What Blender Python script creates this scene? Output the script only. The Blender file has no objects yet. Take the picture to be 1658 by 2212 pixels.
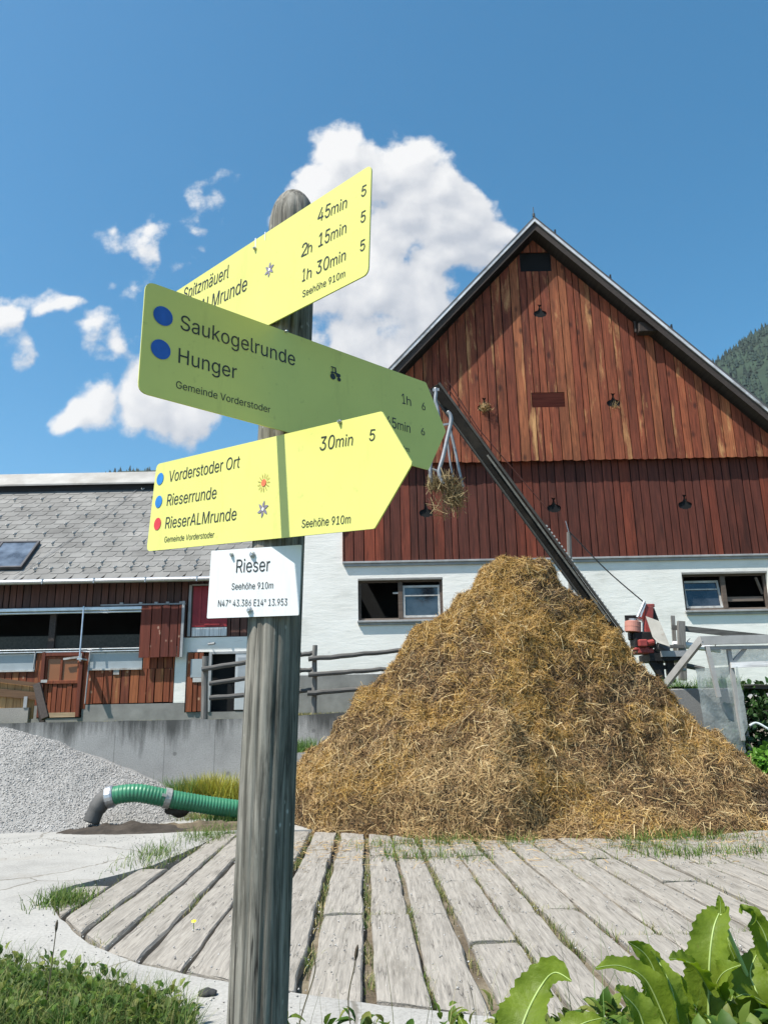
import bpy, bmesh, math, random
import numpy as np
from mathutils import Vector, Matrix, noise

random.seed(7); RNG = np.random.default_rng(7)
SC = bpy.context.scene
COL = SC.collection
rad = math.radians

# ------------------------------------------------------------------ camera
PITCH, ROLL, EYE, FPX, CX, CY = rad(15.0), rad(1.1), 1.5, 1705.0, 829.0, 1106.0
FW = Vector((0, math.cos(PITCH), math.sin(PITCH)))
_u0 = Vector((0, -math.sin(PITCH), math.cos(PITCH)))
_r0 = Vector((1, 0, 0))
RT = _r0 * math.cos(ROLL) - _u0 * math.sin(ROLL)
UP = _u0 * math.cos(ROLL) + _r0 * math.sin(ROLL)
EYEP = Vector((0, 0, EYE))
cam = bpy.data.cameras.new('camera')
cam.sensor_fit = 'HORIZONTAL'; cam.sensor_width = 36.0
cam.lens = 36.0 * FPX / 1658.0
cam.clip_start = 0.05; cam.clip_end = 6000
camo = bpy.data.objects.new('camera', cam); COL.objects.link(camo)
m = Matrix((RT, UP, -FW)).transposed().to_4x4(); m.translation = EYEP
camo.matrix_world = m
SC.camera = camo

# ------------------------------------------------------------------ light and exposure
SUN_AZ, SUN_EL = rad(58), rad(59)          # azimuth counted from behind the camera towards the left
SUND = Vector((-math.sin(SUN_AZ) * math.cos(SUN_EL), -math.cos(SUN_AZ) * math.cos(SUN_EL), math.sin(SUN_EL)))
sl = bpy.data.lights.new('sun', 'SUN'); sl.energy = 5.0; sl.angle = rad(0.53); sl.color = (1.0, 0.95, 0.86)
so = bpy.data.objects.new('sun', sl); COL.objects.link(so)
so.rotation_euler = SUND.to_track_quat('Z', 'Y').to_euler()
so.location = (-20, -20, 40)
SC.view_settings.view_transform = 'Standard'; SC.view_settings.look = 'None'
SC.view_settings.exposure = 0.62; SC.view_settings.gamma = 1.0
SC.view_settings.use_curve_mapping = False


def ray(u, v):
    return FW + (u - CX) / FPX * RT - (v - CY) / FPX * UP

def py(u, v, Y):
    "the point of the vertical plane y = Y that the photograph shows at u, v"
    d = ray(u, v); return EYEP + d * (Y / d.y)

def gr(u, v, z=0.0):
    d = ray(u, v); return EYEP + d * ((z - EYE) / d.z)

# ------------------------------------------------------------------ world: Nishita sky with cumulus clouds
def build_world():
    w = bpy.data.worlds.new('World'); SC.world = w; w.use_nodes = True
    nt = w.node_tree; nt.nodes.clear(); N = nt.nodes.new; L = nt.links.new
    out = N('ShaderNodeOutputWorld')
    sky = N('ShaderNodeTexSky'); sky.sky_type = 'NISHITA'; sky.sun_disc = False
    sky.sun_elevation = SUN_EL
    sky.sun_rotation = math.atan2(SUND.x, SUND.y)
    sky.altitude = 900; sky.air_density = 1.0; sky.dust_density = 1.6; sky.ozone_density = 1.6
    hs = N('ShaderNodeHueSaturation'); hs.inputs['Hue'].default_value = 0.483; hs.inputs['Saturation'].default_value = 1.34
    hs.inputs['Value'].default_value = 1.0
    L(sky.outputs[0], hs.inputs['Color'])
    bg = N('ShaderNodeBackground'); bg.inputs['Strength'].default_value = 0.124
    L(hs.outputs[0], bg.inputs['Color'])
    # density group
    g = bpy.data.node_groups.new('cloud_density', 'ShaderNodeTree')
    g.interface.new_socket('uv', in_out='INPUT', socket_type='NodeSocketVector')
    g.interface.new_socket('density', in_out='OUTPUT', socket_type='NodeSocketFloat')
    gn = g.nodes.new; gl = g.links.new
    gi = gn('NodeGroupInput'); go = gn('NodeGroupOutput')
    # gentle warp
    n1 = gn('ShaderNodeTexNoise'); n1.inputs['Scale'].default_value = 9; n1.inputs['Detail'].default_value = 2
    gl(gi.outputs[0], n1.inputs['Vector'])
    sb = gn('ShaderNodeVectorMath'); sb.operation = 'SUBTRACT'; sb.inputs[1].default_value = (.5, .5, .5)
    gl(n1.outputs['Color'], sb.inputs[0])
    ma = gn('ShaderNodeVectorMath'); ma.operation = 'MULTIPLY_ADD'; ma.inputs[1].default_value = (.09, .09, 0)
    gl(sb.outputs[0], ma.inputs[0]); gl(gi.outputs[0], ma.inputs[2])
    blobs = [(752, 345, 90), (690, 410, 84), (800, 390, 105), (888, 372, 90), (945, 410, 80), (960, 480, 115), (1010, 515, 95),
             (860, 500, 150), (780, 600, 150), (900, 660, 130), (1040, 510, 55), (700, 620, 120), (800, 760, 130), (640, 480, 60),
             (1050, 560, 26), (1025, 545, 30), (960, 570, 60),
             (310, 862, 100), (215, 870, 70), (390, 890, 80), (165, 885, 40), (300, 795, 50, .5), (255, 755, 44, .5), (200, 720, 44, .5),
             (130, 670, 48, .7), (95, 668, 44, .6), (40, 690, 44, .5), (0, 690, 55, .5), (60, 740, 36, .4), (400, 760, 40, .4), (340, 900, 60),
             (320, 520, 36, .33), (300, 542, 26, .26), (252, 505, 26, .25), (428, 508, 24, .24), (440, 552, 30, .29), (398, 580, 24, .24), (293, 620, 26, .22), (478, 440, 26, .16)]
    prev = None
    for bl in blobs:
        u, v, r = bl[:3]; am = bl[3] if len(bl) > 3 else 1.0
        a = ray(u, v); b = ray(u + r, v)
        c = (a.x / a.y, a.z / a.y); rr = math.hypot(b.x / b.y - c[0], b.z / b.y - c[1])
        d = gn('ShaderNodeVectorMath'); d.operation = 'DISTANCE'; d.inputs[1].default_value = (c[0], c[1], 0)
        gl(ma.outputs[0], d.inputs[0])
        q = gn('ShaderNodeMath'); q.operation = 'MULTIPLY_ADD'; q.inputs[1].default_value = -am / rr; q.inputs[2].default_value = am
        gl(d.outputs['Value'], q.inputs[0])
        if prev is None: prev = q
        else:
            x = gn('ShaderNodeMath'); x.operation = 'SMOOTH_MAX'; x.inputs[2].default_value = 0.25
            gl(prev.outputs[0], x.inputs[0]); gl(q.outputs[0], x.inputs[1]); prev = x
    mx = gn('ShaderNodeMath'); mx.operation = 'MINIMUM'; mx.inputs[1].default_value = 0.75
    gl(prev.outputs[0], mx.inputs[0])
    n2 = gn('ShaderNodeTexNoise'); n2.inputs['Scale'].default_value = 8; n2.inputs['Detail'].default_value = 7
    n2.inputs['Roughness'].default_value = 0.63
    gl(gi.outputs[0], n2.inputs['Vector'])
    n3 = gn('ShaderNodeTexVoronoi'); n3.feature = 'F1'; n3.inputs['Scale'].default_value = 22; n3.inputs['Detail'].default_value = 1
    n3.inputs['Roughness'].default_value = 0.5
    gl(ma.outputs[0], n3.inputs['Vector'])
    k1 = gn('ShaderNodeMath'); k1.operation = 'MULTIPLY_ADD'; k1.inputs[1].default_value = 2.1; k1.inputs[2].default_value = -0.67
    gl(n2.outputs['Fac'], k1.inputs[0])
    k2 = gn('ShaderNodeMath'); k2.operation = 'MULTIPLY_ADD'; k2.inputs[1].default_value = -0.44
    gl(n3.outputs['Distance'], k2.inputs[0]); gl(k1.outputs[0], k2.inputs[2])
    k3 = gn('ShaderNodeMath'); k3.operation = 'ADD'
    gl(mx.outputs[0], k3.inputs[0]); gl(k2.outputs[0], k3.inputs[1])
    gl(k3.outputs[0], go.inputs[0])
    # direction -> plane in front of +Y
    tc = N('ShaderNodeTexCoord'); sp = N('ShaderNodeSeparateXYZ'); L(tc.outputs['Generated'], sp.inputs[0])
    ym = N('ShaderNodeMath'); ym.operation = 'MAXIMUM'; ym.inputs[1].default_value = 0.05; L(sp.outputs[1], ym.inputs[0])
    du = N('ShaderNodeMath'); du.operation = 'DIVIDE'; L(sp.outputs[0], du.inputs[0]); L(ym.outputs[0], du.inputs[1])
    dv = N('ShaderNodeMath'); dv.operation = 'DIVIDE'; L(sp.outputs[2], dv.inputs[0]); L(ym.outputs[0], dv.inputs[1])
    cb = N('ShaderNodeCombineXYZ'); L(du.outputs[0], cb.inputs[0]); L(dv.outputs[0], cb.inputs[1])
    d0 = N('ShaderNodeGroup'); d0.node_tree = g; L(cb.outputs[0], d0.inputs[0])
    of = N('ShaderNodeVectorMath'); of.operation = 'ADD'; of.inputs[1].default_value = (-0.014, 0.022, 0); L(cb.outputs[0], of.inputs[0])
    d1 = N('ShaderNodeGroup'); d1.node_tree = g; L(of.outputs[0], d1.inputs[0])
    of2 = N('ShaderNodeVectorMath'); of2.operation = 'ADD'; of2.inputs[1].default_value = (-0.04, 0.075, 0); L(cb.outputs[0], of2.inputs[0])
    d2 = N('ShaderNodeGroup'); d2.node_tree = g; L(of2.outputs[0], d2.inputs[0])
    mr = N('ShaderNodeMapRange'); mr.interpolation_type = 'SMOOTHSTEP'
    mr.inputs[1].default_value = -0.03; mr.inputs[2].default_value = 0.40; L(d0.outputs[0], mr.inputs[0])
    df = N('ShaderNodeMath'); df.operation = 'SUBTRACT'; L(d0.outputs[0], df.inputs[0]); L(d1.outputs[0], df.inputs[1])
    s1 = N('ShaderNodeMath'); s1.operation = 'MULTIPLY_ADD'; s1.inputs[1].default_value = 0.75; s1.inputs[2].default_value = 0.62
    L(df.outputs[0], s1.inputs[0])
    s2 = N('ShaderNodeMath'); s2.operation = 'MULTIPLY_ADD'; s2.inputs[1].default_value = -0.40; L(d2.outputs[0], s2.inputs[0]); L(s1.outputs[0], s2.inputs[2])
    cl = N('ShaderNodeClamp'); L(s2.outputs[0], cl.inputs[0])
    cm = N('ShaderNodeMix'); cm.data_type = 'RGBA'
    cm.inputs[6].default_value = (0.36, 0.385, 0.43, 1); cm.inputs[7].default_value = (0.62, 0.62, 0.62, 1)
    L(cl.outputs[0], cm.inputs[0])
    bc = N('ShaderNodeBackground'); bc.inputs['Strength'].default_value = 1.0; L(cm.outputs[2], bc.inputs['Color'])
    fr = N('ShaderNodeMath'); fr.operation = 'GREATER_THAN'; fr.inputs[1].default_value = 0.06; L(sp.outputs[1], fr.inputs[0])
    mk = N('ShaderNodeMath'); mk.operation = 'MULTIPLY'; L(mr.outputs[0], mk.inputs[0]); L(fr.outputs[0], mk.inputs[1])
    ms = N('ShaderNodeMixShader'); L(mk.outputs[0], ms.inputs[0]); L(bg.outputs[0], ms.inputs[1]); L(bc.outputs[0], ms.inputs[2])
    L(ms.outputs[0], out.inputs[0])
    w.cycles.sampling_method = 'MANUAL'; w.cycles.sample_map_resolution = 256
build_world()

# ------------------------------------------------------------------ objects
ORG = {}

def thing(name, label, cat, loc=(0, 0, 0), group=None):
    o = bpy.data.objects.new(name, None); COL.objects.link(o)
    o.empty_display_size = 0.2; o.location = loc; o['label'] = label; o['category'] = cat
    if group: o['group'] = group
    ORG[o.name] = Vector(loc); return o

def tag(o, label=None, cat=None, group=None, kind=None):
    if label: o['label'] = label
    if cat: o['category'] = cat
    if group: o['group'] = group
    if kind: o['kind'] = kind
    return o

def link(name, me, mat, parent=None, smooth=False):
    if mat is not None: me.materials.append(mat)
    if smooth:
        me.polygons.foreach_set('use_smooth', [True] * len(me.polygons))
    o = bpy.data.objects.new(name, me); COL.objects.link(o)
    if parent is not None:
        o.parent = parent; ORG[o.name] = ORG[parent.name]
    else: ORG[o.name] = Vector((0, 0, 0))
    return o

def seat(o, loc):
    "give a one-mesh thing its origin at its base"
    loc = Vector(loc); o.data.transform(Matrix.Translation(-loc)); o.location = loc; ORG[o.name] = loc; return o

class MB:
    def __init__(s): s.v = []; s.f = []
    def add(s, vs, fs):
        k = len(s.v); s.v += [tuple(p) for p in vs]; s.f += [tuple(i + k for i in f) for f in fs]; return s
    def box(s, a, b):
        (x0, y0, z0), (x1, y1, z1) = a, b
        return s.add([(x0, y0, z0), (x1, y0, z0), (x1, y1, z0), (x0, y1, z0), (x0, y0, z1), (x1, y0, z1), (x1, y1, z1), (x0, y1, z1)],
                     [(3, 2, 1, 0), (4, 5, 6, 7), (0, 1, 5, 4), (1, 2, 6, 5), (2, 3, 7, 6), (3, 0, 4, 7)])
    def bar(s, p, q, w, h, up=(0, 0, 1)):
        "a straight beam of section w (sideways) x h (along up) from p to q"
        p, q = Vector(p), Vector(q); d = (q - p).normalized(); up = Vector(up)
        sd = d.cross(up)
        if sd.length < 1e-4: sd = d.cross(Vector((1, 0, 0)))
        sd.normalize(); u = sd.cross(d).normalized()
        vs = []
        for c in (p, q):
            for a, b in ((-1, -1), (1, -1), (1, 1), (-1, 1)): vs.append(c + sd * a * w / 2 + u * b * h / 2)
        return s.add(vs, [(0, 1, 2, 3), (7, 6, 5, 4), (0, 4, 5, 1), (1, 5, 6, 2), (2, 6, 7, 3), (3, 7, 4, 0)])
    def tube(s, pts, r, n=8, cap=True):
        pts = [Vector(p) for p in pts]
        rs = r if isinstance(r, (list, tuple)) else [r] * len(pts)
        vs = []; prev = None
        for i, p in enumerate(pts):
            d = (pts[min(i + 1, len(pts) - 1)] - pts[max(i - 1, 0)])
            if d.length < 1e-9: d = Vector((0, 0, 1))
            d.normalize()
            a = prev - d * prev.dot(d) if prev is not None else d.cross(Vector((0, 0, 1)) if abs(d.z) < .9 else Vector((1, 0, 0)))
            a.normalize(); prev = a; b = d.cross(a)
            for k in range(n):
                t = 2 * math.pi * k / n; vs.append(p + (a * math.cos(t) + b * math.sin(t)) * rs[i])
        fs = []
        for i in range(len(pts) - 1):
            for k in range(n):
                k2 = (k + 1) % n; fs.append((i * n + k, i * n + k2, (i + 1) * n + k2, (i + 1) * n + k))
        if cap: fs.append(tuple(range(n - 1, -1, -1))); fs.append(tuple((len(pts) - 1) * n + k for k in range(n)))
        return s.add(vs, fs)
    def prism(s, poly, o, ex, ey, n, t):
        "polygon (a, b) in the plane o + a ex + b ey, thickened by t along n"
        o, ex, ey, n = Vector(o), Vector(ex), Vector(ey), Vector(n); k = len(poly)
        vs = [o + ex * a + ey * b for a, b in poly]; vs += [p + n * t for p in vs]
        fs = [tuple(range(k)), tuple(range(2 * k - 1, k - 1, -1))]
        fs += [(i, (i + 1) % k + 0, (i + 1) % k + k, i + k)[::-1] for i in range(k)]
        return s.add(vs, fs)
    def xz(s, poly, y0, y1):
        return s.prism(poly, (0, y0, 0), (1, 0, 0), (0, 0, 1), (0, 1, 0), y1 - y0)
    def mesh(s, name, org=(0, 0, 0)):
        me = bpy.data.meshes.new(name); o = Vector(org)
        me.from_pydata([tuple(Vector(p) - o) for p in s.v], [], s.f)
        bm = bmesh.new(); bm.from_mesh(me); bmesh.ops.recalc_face_normals(bm, faces=bm.faces); bm.to_mesh(me); bm.free()
        return me
    def build(s, name, mat, parent=None, smooth=False, bevel=0):
        org = ORG[parent.name] if parent is not None else (0, 0, 0)
        me = s.mesh(name, org)
        if bevel:
            bm = bmesh.new(); bm.from_mesh(me)
            bmesh.ops.bevel(bm, geom=list(bm.edges), offset=bevel, segments=1, affect='EDGES', clamp_overlap=True)
            bm.to_mesh(me); bm.free()
        return link(name, me, mat, parent, smooth)

def npmesh(name, V, Fq, mat, parent=None, smooth=False, org=None):
    "big mesh from numpy: V (n,3), Fq (m,k)"
    if org is None: org = ORG[parent.name] if parent is not None else (0, 0, 0)
    V = np.asarray(V, dtype=np.float32) - np.array(org, dtype=np.float32); Fq = np.asarray(Fq, dtype=np.int32)
    me = bpy.data.meshes.new(name); k = Fq.shape[1]
    me.vertices.add(len(V)); me.vertices.foreach_set('co', V.ravel())
    me.loops.add(Fq.size); me.loops.foreach_set('vertex_index', Fq.ravel())
    me.polygons.add(len(Fq)); me.polygons.foreach_set('loop_start', np.arange(0, Fq.size, k, dtype=np.int32))
    me.polygons.foreach_set('loop_total', np.full(len(Fq), k, dtype=np.int32))
    me.update(calc_edges=True); me.validate()
    return link(name, me, mat, parent, smooth)

# ------------------------------------------------------------------ materials
def _mat(name):
    m = bpy.data.materials.new(name); m.use_nodes = True; nt = m.node_tree
    b = nt.nodes['Principled BSDF']; return m, nt, b

def srgb(r, g, b):
    f = lambda c: (c / 255 / 12.92) if c <= 10 else ((c / 255 + .055) / 1.055) ** 2.4
    return (f(r), f(g), f(b))

def ramp(nt, cols, pos=None, interp='LINEAR'):
    r = nt.nodes.new('ShaderNodeValToRGB'); e = r.color_ramp; e.interpolation = interp
    n = len(cols); pos = pos or [i / max(1, n - 1) for i in range(n)]
    while len(e.elements) < n: e.elements.new(0.5)
    for i in range(n): e.elements[i].position = pos[i]; e.elements[i].color = (*cols[i], 1)
    return r

def mixc(nt, a, b, fac, mode='MIX'):
    x = nt.nodes.new('ShaderNodeMix'); x.data_type = 'RGBA'; x.blend_type = mode
    for s, v in ((6, a), (7, b), (0, fac)):
        if hasattr(v, 'is_output'): nt.links.new(v, x.inputs[s])
        elif s == 0: x.inputs[0].default_value = v
        else: x.inputs[s].default_value = (*v, 1)
    return x.outputs[2]

def coords(nt, scale=(1, 1, 1), island=0.0):
    tc = nt.nodes.new('ShaderNodeTexCoord'); o = tc.outputs['Object']
    mp = nt.nodes.new('ShaderNodeVectorMath'); mp.operation = 'MULTIPLY'; mp.inputs[1].default_value = scale
    nt.links.new(o, mp.inputs[0]); o = mp.outputs[0]
    if island:
        ge = nt.nodes.new('ShaderNodeNewGeometry')
        ad = nt.nodes.new('ShaderNodeVectorMath'); ad.operation = 'ADD'
        ml = nt.nodes.new('ShaderNodeMath'); ml.operation = 'MULTIPLY'; ml.inputs[1].default_value = island
        nt.links.new(ge.outputs['Random Per Island'], ml.inputs[0]); nt.links.new(ml.outputs[0], ad.inputs[1]); nt.links.new(o, ad.inputs[0])
        o = ad.outputs[0]
    return o

def noi(nt, vec, scale, detail=4, rough=.55, dist=0):
    n = nt.nodes.new('ShaderNodeTexNoise'); n.inputs['Scale'].default_value = scale; n.inputs['Detail'].default_value = detail
    n.inputs['Roughness'].default_value = rough; n.inputs['Distortion'].default_value = dist
    nt.links.new(vec, n.inputs['Vector']); return n.outputs['Fac']

def mrange(nt, v, a, b, c=0, d=1):
    r = nt.nodes.new('ShaderNodeMapRange'); nt.links.new(v, r.inputs[0])
    for i, x in enumerate((a, b, c, d)): r.inputs[i + 1].default_value = x
    return r.outputs[0]

def bump(nt, b, h, strength, dist=0.02):
    n = nt.nodes.new('ShaderNodeBump'); n.inputs['Strength'].default_value = strength; n.inputs['Distance'].default_value = dist
    nt.links.new(h, n.inputs['Height']); nt.links.new(n.outputs[0], b.inputs['Normal'])

def plain(name, c, rough=.6, metal=0.0, var=.25, scale=6, bmp=.15, dirt=None, spec=.4):
    "a paint, metal or stone with mottling"
    m, nt, b = _mat(name); v = coords(nt)
    n = noi(nt, v, scale, 6, .6)
    dk = tuple(x * (1 - var) for x in c); lt = tuple(min(1, x * (1 + var)) for x in c)
    r = ramp(nt, [dk, c, lt], [.3, .5, .72]); nt.links.new(n, r.inputs[0]); col = r.outputs[0]
    if dirt:
        n2 = noi(nt, v, scale * .35, 8, .7); f = mrange(nt, n2, .5, .68)
        col = mixc(nt, col, dirt, f)
    nt.links.new(col, b.inputs['Base Color']); b.inputs['Roughness'].default_value = rough; b.inputs['Metallic'].default_value = metal
    b.inputs['Specular IOR Level'].default_value = spec
    if bmp: bump(nt, b, noi(nt, v, scale * 6, 4, .6), bmp, .01)
    return m

def island(name, cols, rough=.7, var=.2, scale=12, trans=0.0, bmp=0, spec=.3, pos=None):
    "many small pieces, each its own colour (straw, leaves, stones)"
    m, nt, b = _mat(name)
    ge = nt.nodes.new('ShaderNodeNewGeometry'); r = ramp(nt, cols, pos); nt.links.new(ge.outputs['Random Per Island'], r.inputs[0])
    v = coords(nt); n = noi(nt, v, scale, 4)
    col = mixc(nt, r.outputs[0], (0.5, 0.5, 0.5), 0.0)
    mul = ramp(nt, [(1 - var,) * 3, (1 + var,) * 3], [.3, .7]); nt.links.new(n, mul.inputs[0])
    col = mixc(nt, r.outputs[0], mul.outputs[0], 1.0, 'MULTIPLY')
    nt.links.new(col, b.inputs['Base Color']); b.inputs['Roughness'].default_value = rough
    b.inputs['Specular IOR Level'].default_value = spec
    if bmp: bump(nt, b, noi(nt, v, scale * 3, 3), bmp, .005)
    if trans:
        tr = nt.nodes.new('ShaderNodeBsdfTranslucent'); nt.links.new(col, tr.inputs['Color'])
        ms = nt.nodes.new('ShaderNodeMixShader'); ms.inputs[0].default_value = trans
        nt.links.new(b.outputs[0], ms.inputs[1]); nt.links.new(tr.outputs[0], ms.inputs[2])
        nt.links.new(ms.outputs[0], nt.nodes['Material Output'].inputs[0])
    return m

def wood(name, cols, axis='Z', worn=None, worn_at=(.56, .7), rough=.75, knots=None, grain=.45, bmp=.35, dens=1.0, pos=None, spots=None, cracks=0.0, weather=None):
    "boards: one tone per board, grain along axis, worn streaks, knots"
    m, nt, b = _mat(name)
    st = {'Z': (1, 1, .06), 'X': (.06, 1, 1), 'Y': (1, .06, 1)}[axis]
    v = coords(nt, st, 37.0)
    ge = nt.nodes.new('ShaderNodeNewGeometry'); r = ramp(nt, cols, pos); nt.links.new(ge.outputs['Random Per Island'], r.inputs[0])
    n = noi(nt, v, 22 * dens, 6, .65, .6)
    g = ramp(nt, [(1 - grain,) * 3, (1,) * 3, (1 + grain,) * 3], [.28, .5, .74]); nt.links.new(n, g.inputs[0])
    col = mixc(nt, r.outputs[0], g.outputs[0], 1.0, 'MULTIPLY')
    if worn:
        st2 = {'Z': (1, 1, .16), 'X': (.16, 1, 1), 'Y': (1, .16, 1)}[axis]
        n2 = noi(nt, coords(nt, st2, 11.0), 3.2 * dens, 7, .68, .3); f = mrange(nt, n2, *worn_at)
        col = mixc(nt, col, worn, f)
    if knots:
        st3 = {'Z': (1, 1, .55), 'X': (.55, 1, 1), 'Y': (1, .55, 1)}[axis]
        vo = nt.nodes.new('ShaderNodeTexVoronoi'); vo.inputs['Scale'].default_value = 2.6 * dens
        nt.links.new(coords(nt, st3, 5.0), vo.inputs['Vector']); f = mrange(nt, vo.outputs['Distance'], .07, .2, .75, 0)
        col = mixc(nt, col, knots, f)
    if weather:
        n8 = noi(nt, coords(nt, {'Z': (1, 1, .22), 'X': (.22, 1, 1), 'Y': (1, .22, 1)}[axis], 1.2), 1.1, 8, .7)
        w8 = ramp(nt, [(weather[0],) * 3, (1,) * 3, (weather[1],) * 3], [.34, .5, .66]); nt.links.new(n8, w8.inputs[0]); col = mixc(nt, col, w8.outputs[0], 1, 'MULTIPLY')
    if cracks:
        st4 = {'Z': (1, 1, .035), 'X': (.035, 1, 1), 'Y': (1, .035, 1)}[axis]
        n9 = noi(nt, coords(nt, st4, 23.0), 9 * dens, 3, .5, .25); lo = mrange(nt, n9, .485, .5, 0, 1); hi = mrange(nt, n9, .5, .515, 1, 0)
        mm = nt.nodes.new('ShaderNodeMath'); mm.operation = 'MINIMUM'; nt.links.new(lo, mm.inputs[0]); nt.links.new(hi, mm.inputs[1])
        gate = mrange(nt, noi(nt, coords(nt, (1, 1, 1), 3.0), 2.2, 3), .42, .6); m5 = nt.nodes.new('ShaderNodeMath'); m5.operation = 'MULTIPLY'; nt.links.new(mm.outputs[0], m5.inputs[0]); nt.links.new(gate, m5.inputs[1])
        m6 = nt.nodes.new('ShaderNodeMath'); m6.operation = 'MULTIPLY'; m6.inputs[1].default_value = cracks; nt.links.new(m5.outputs[0], m6.inputs[0])
        col = mixc(nt, col, (.03, .026, .022), m6.outputs[0])
    if spots:
        vo = nt.nodes.new('ShaderNodeTexVoronoi'); vo.inputs['Scale'].default_value = 5
        nt.links.new(coords(nt, (1, 1, .7)), vo.inputs['Vector']); f = mrange(nt, vo.outputs['Distance'], .1, .16, .8, 0)
        col = mixc(nt, col, spots, f)
    nt.links.new(col, b.inputs['Base Color']); b.inputs['Roughness'].default_value = rough; b.inputs['Specular IOR Level'].default_value = .3
    if bmp: bump(nt, b, n, bmp, .012)
    return m
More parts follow.
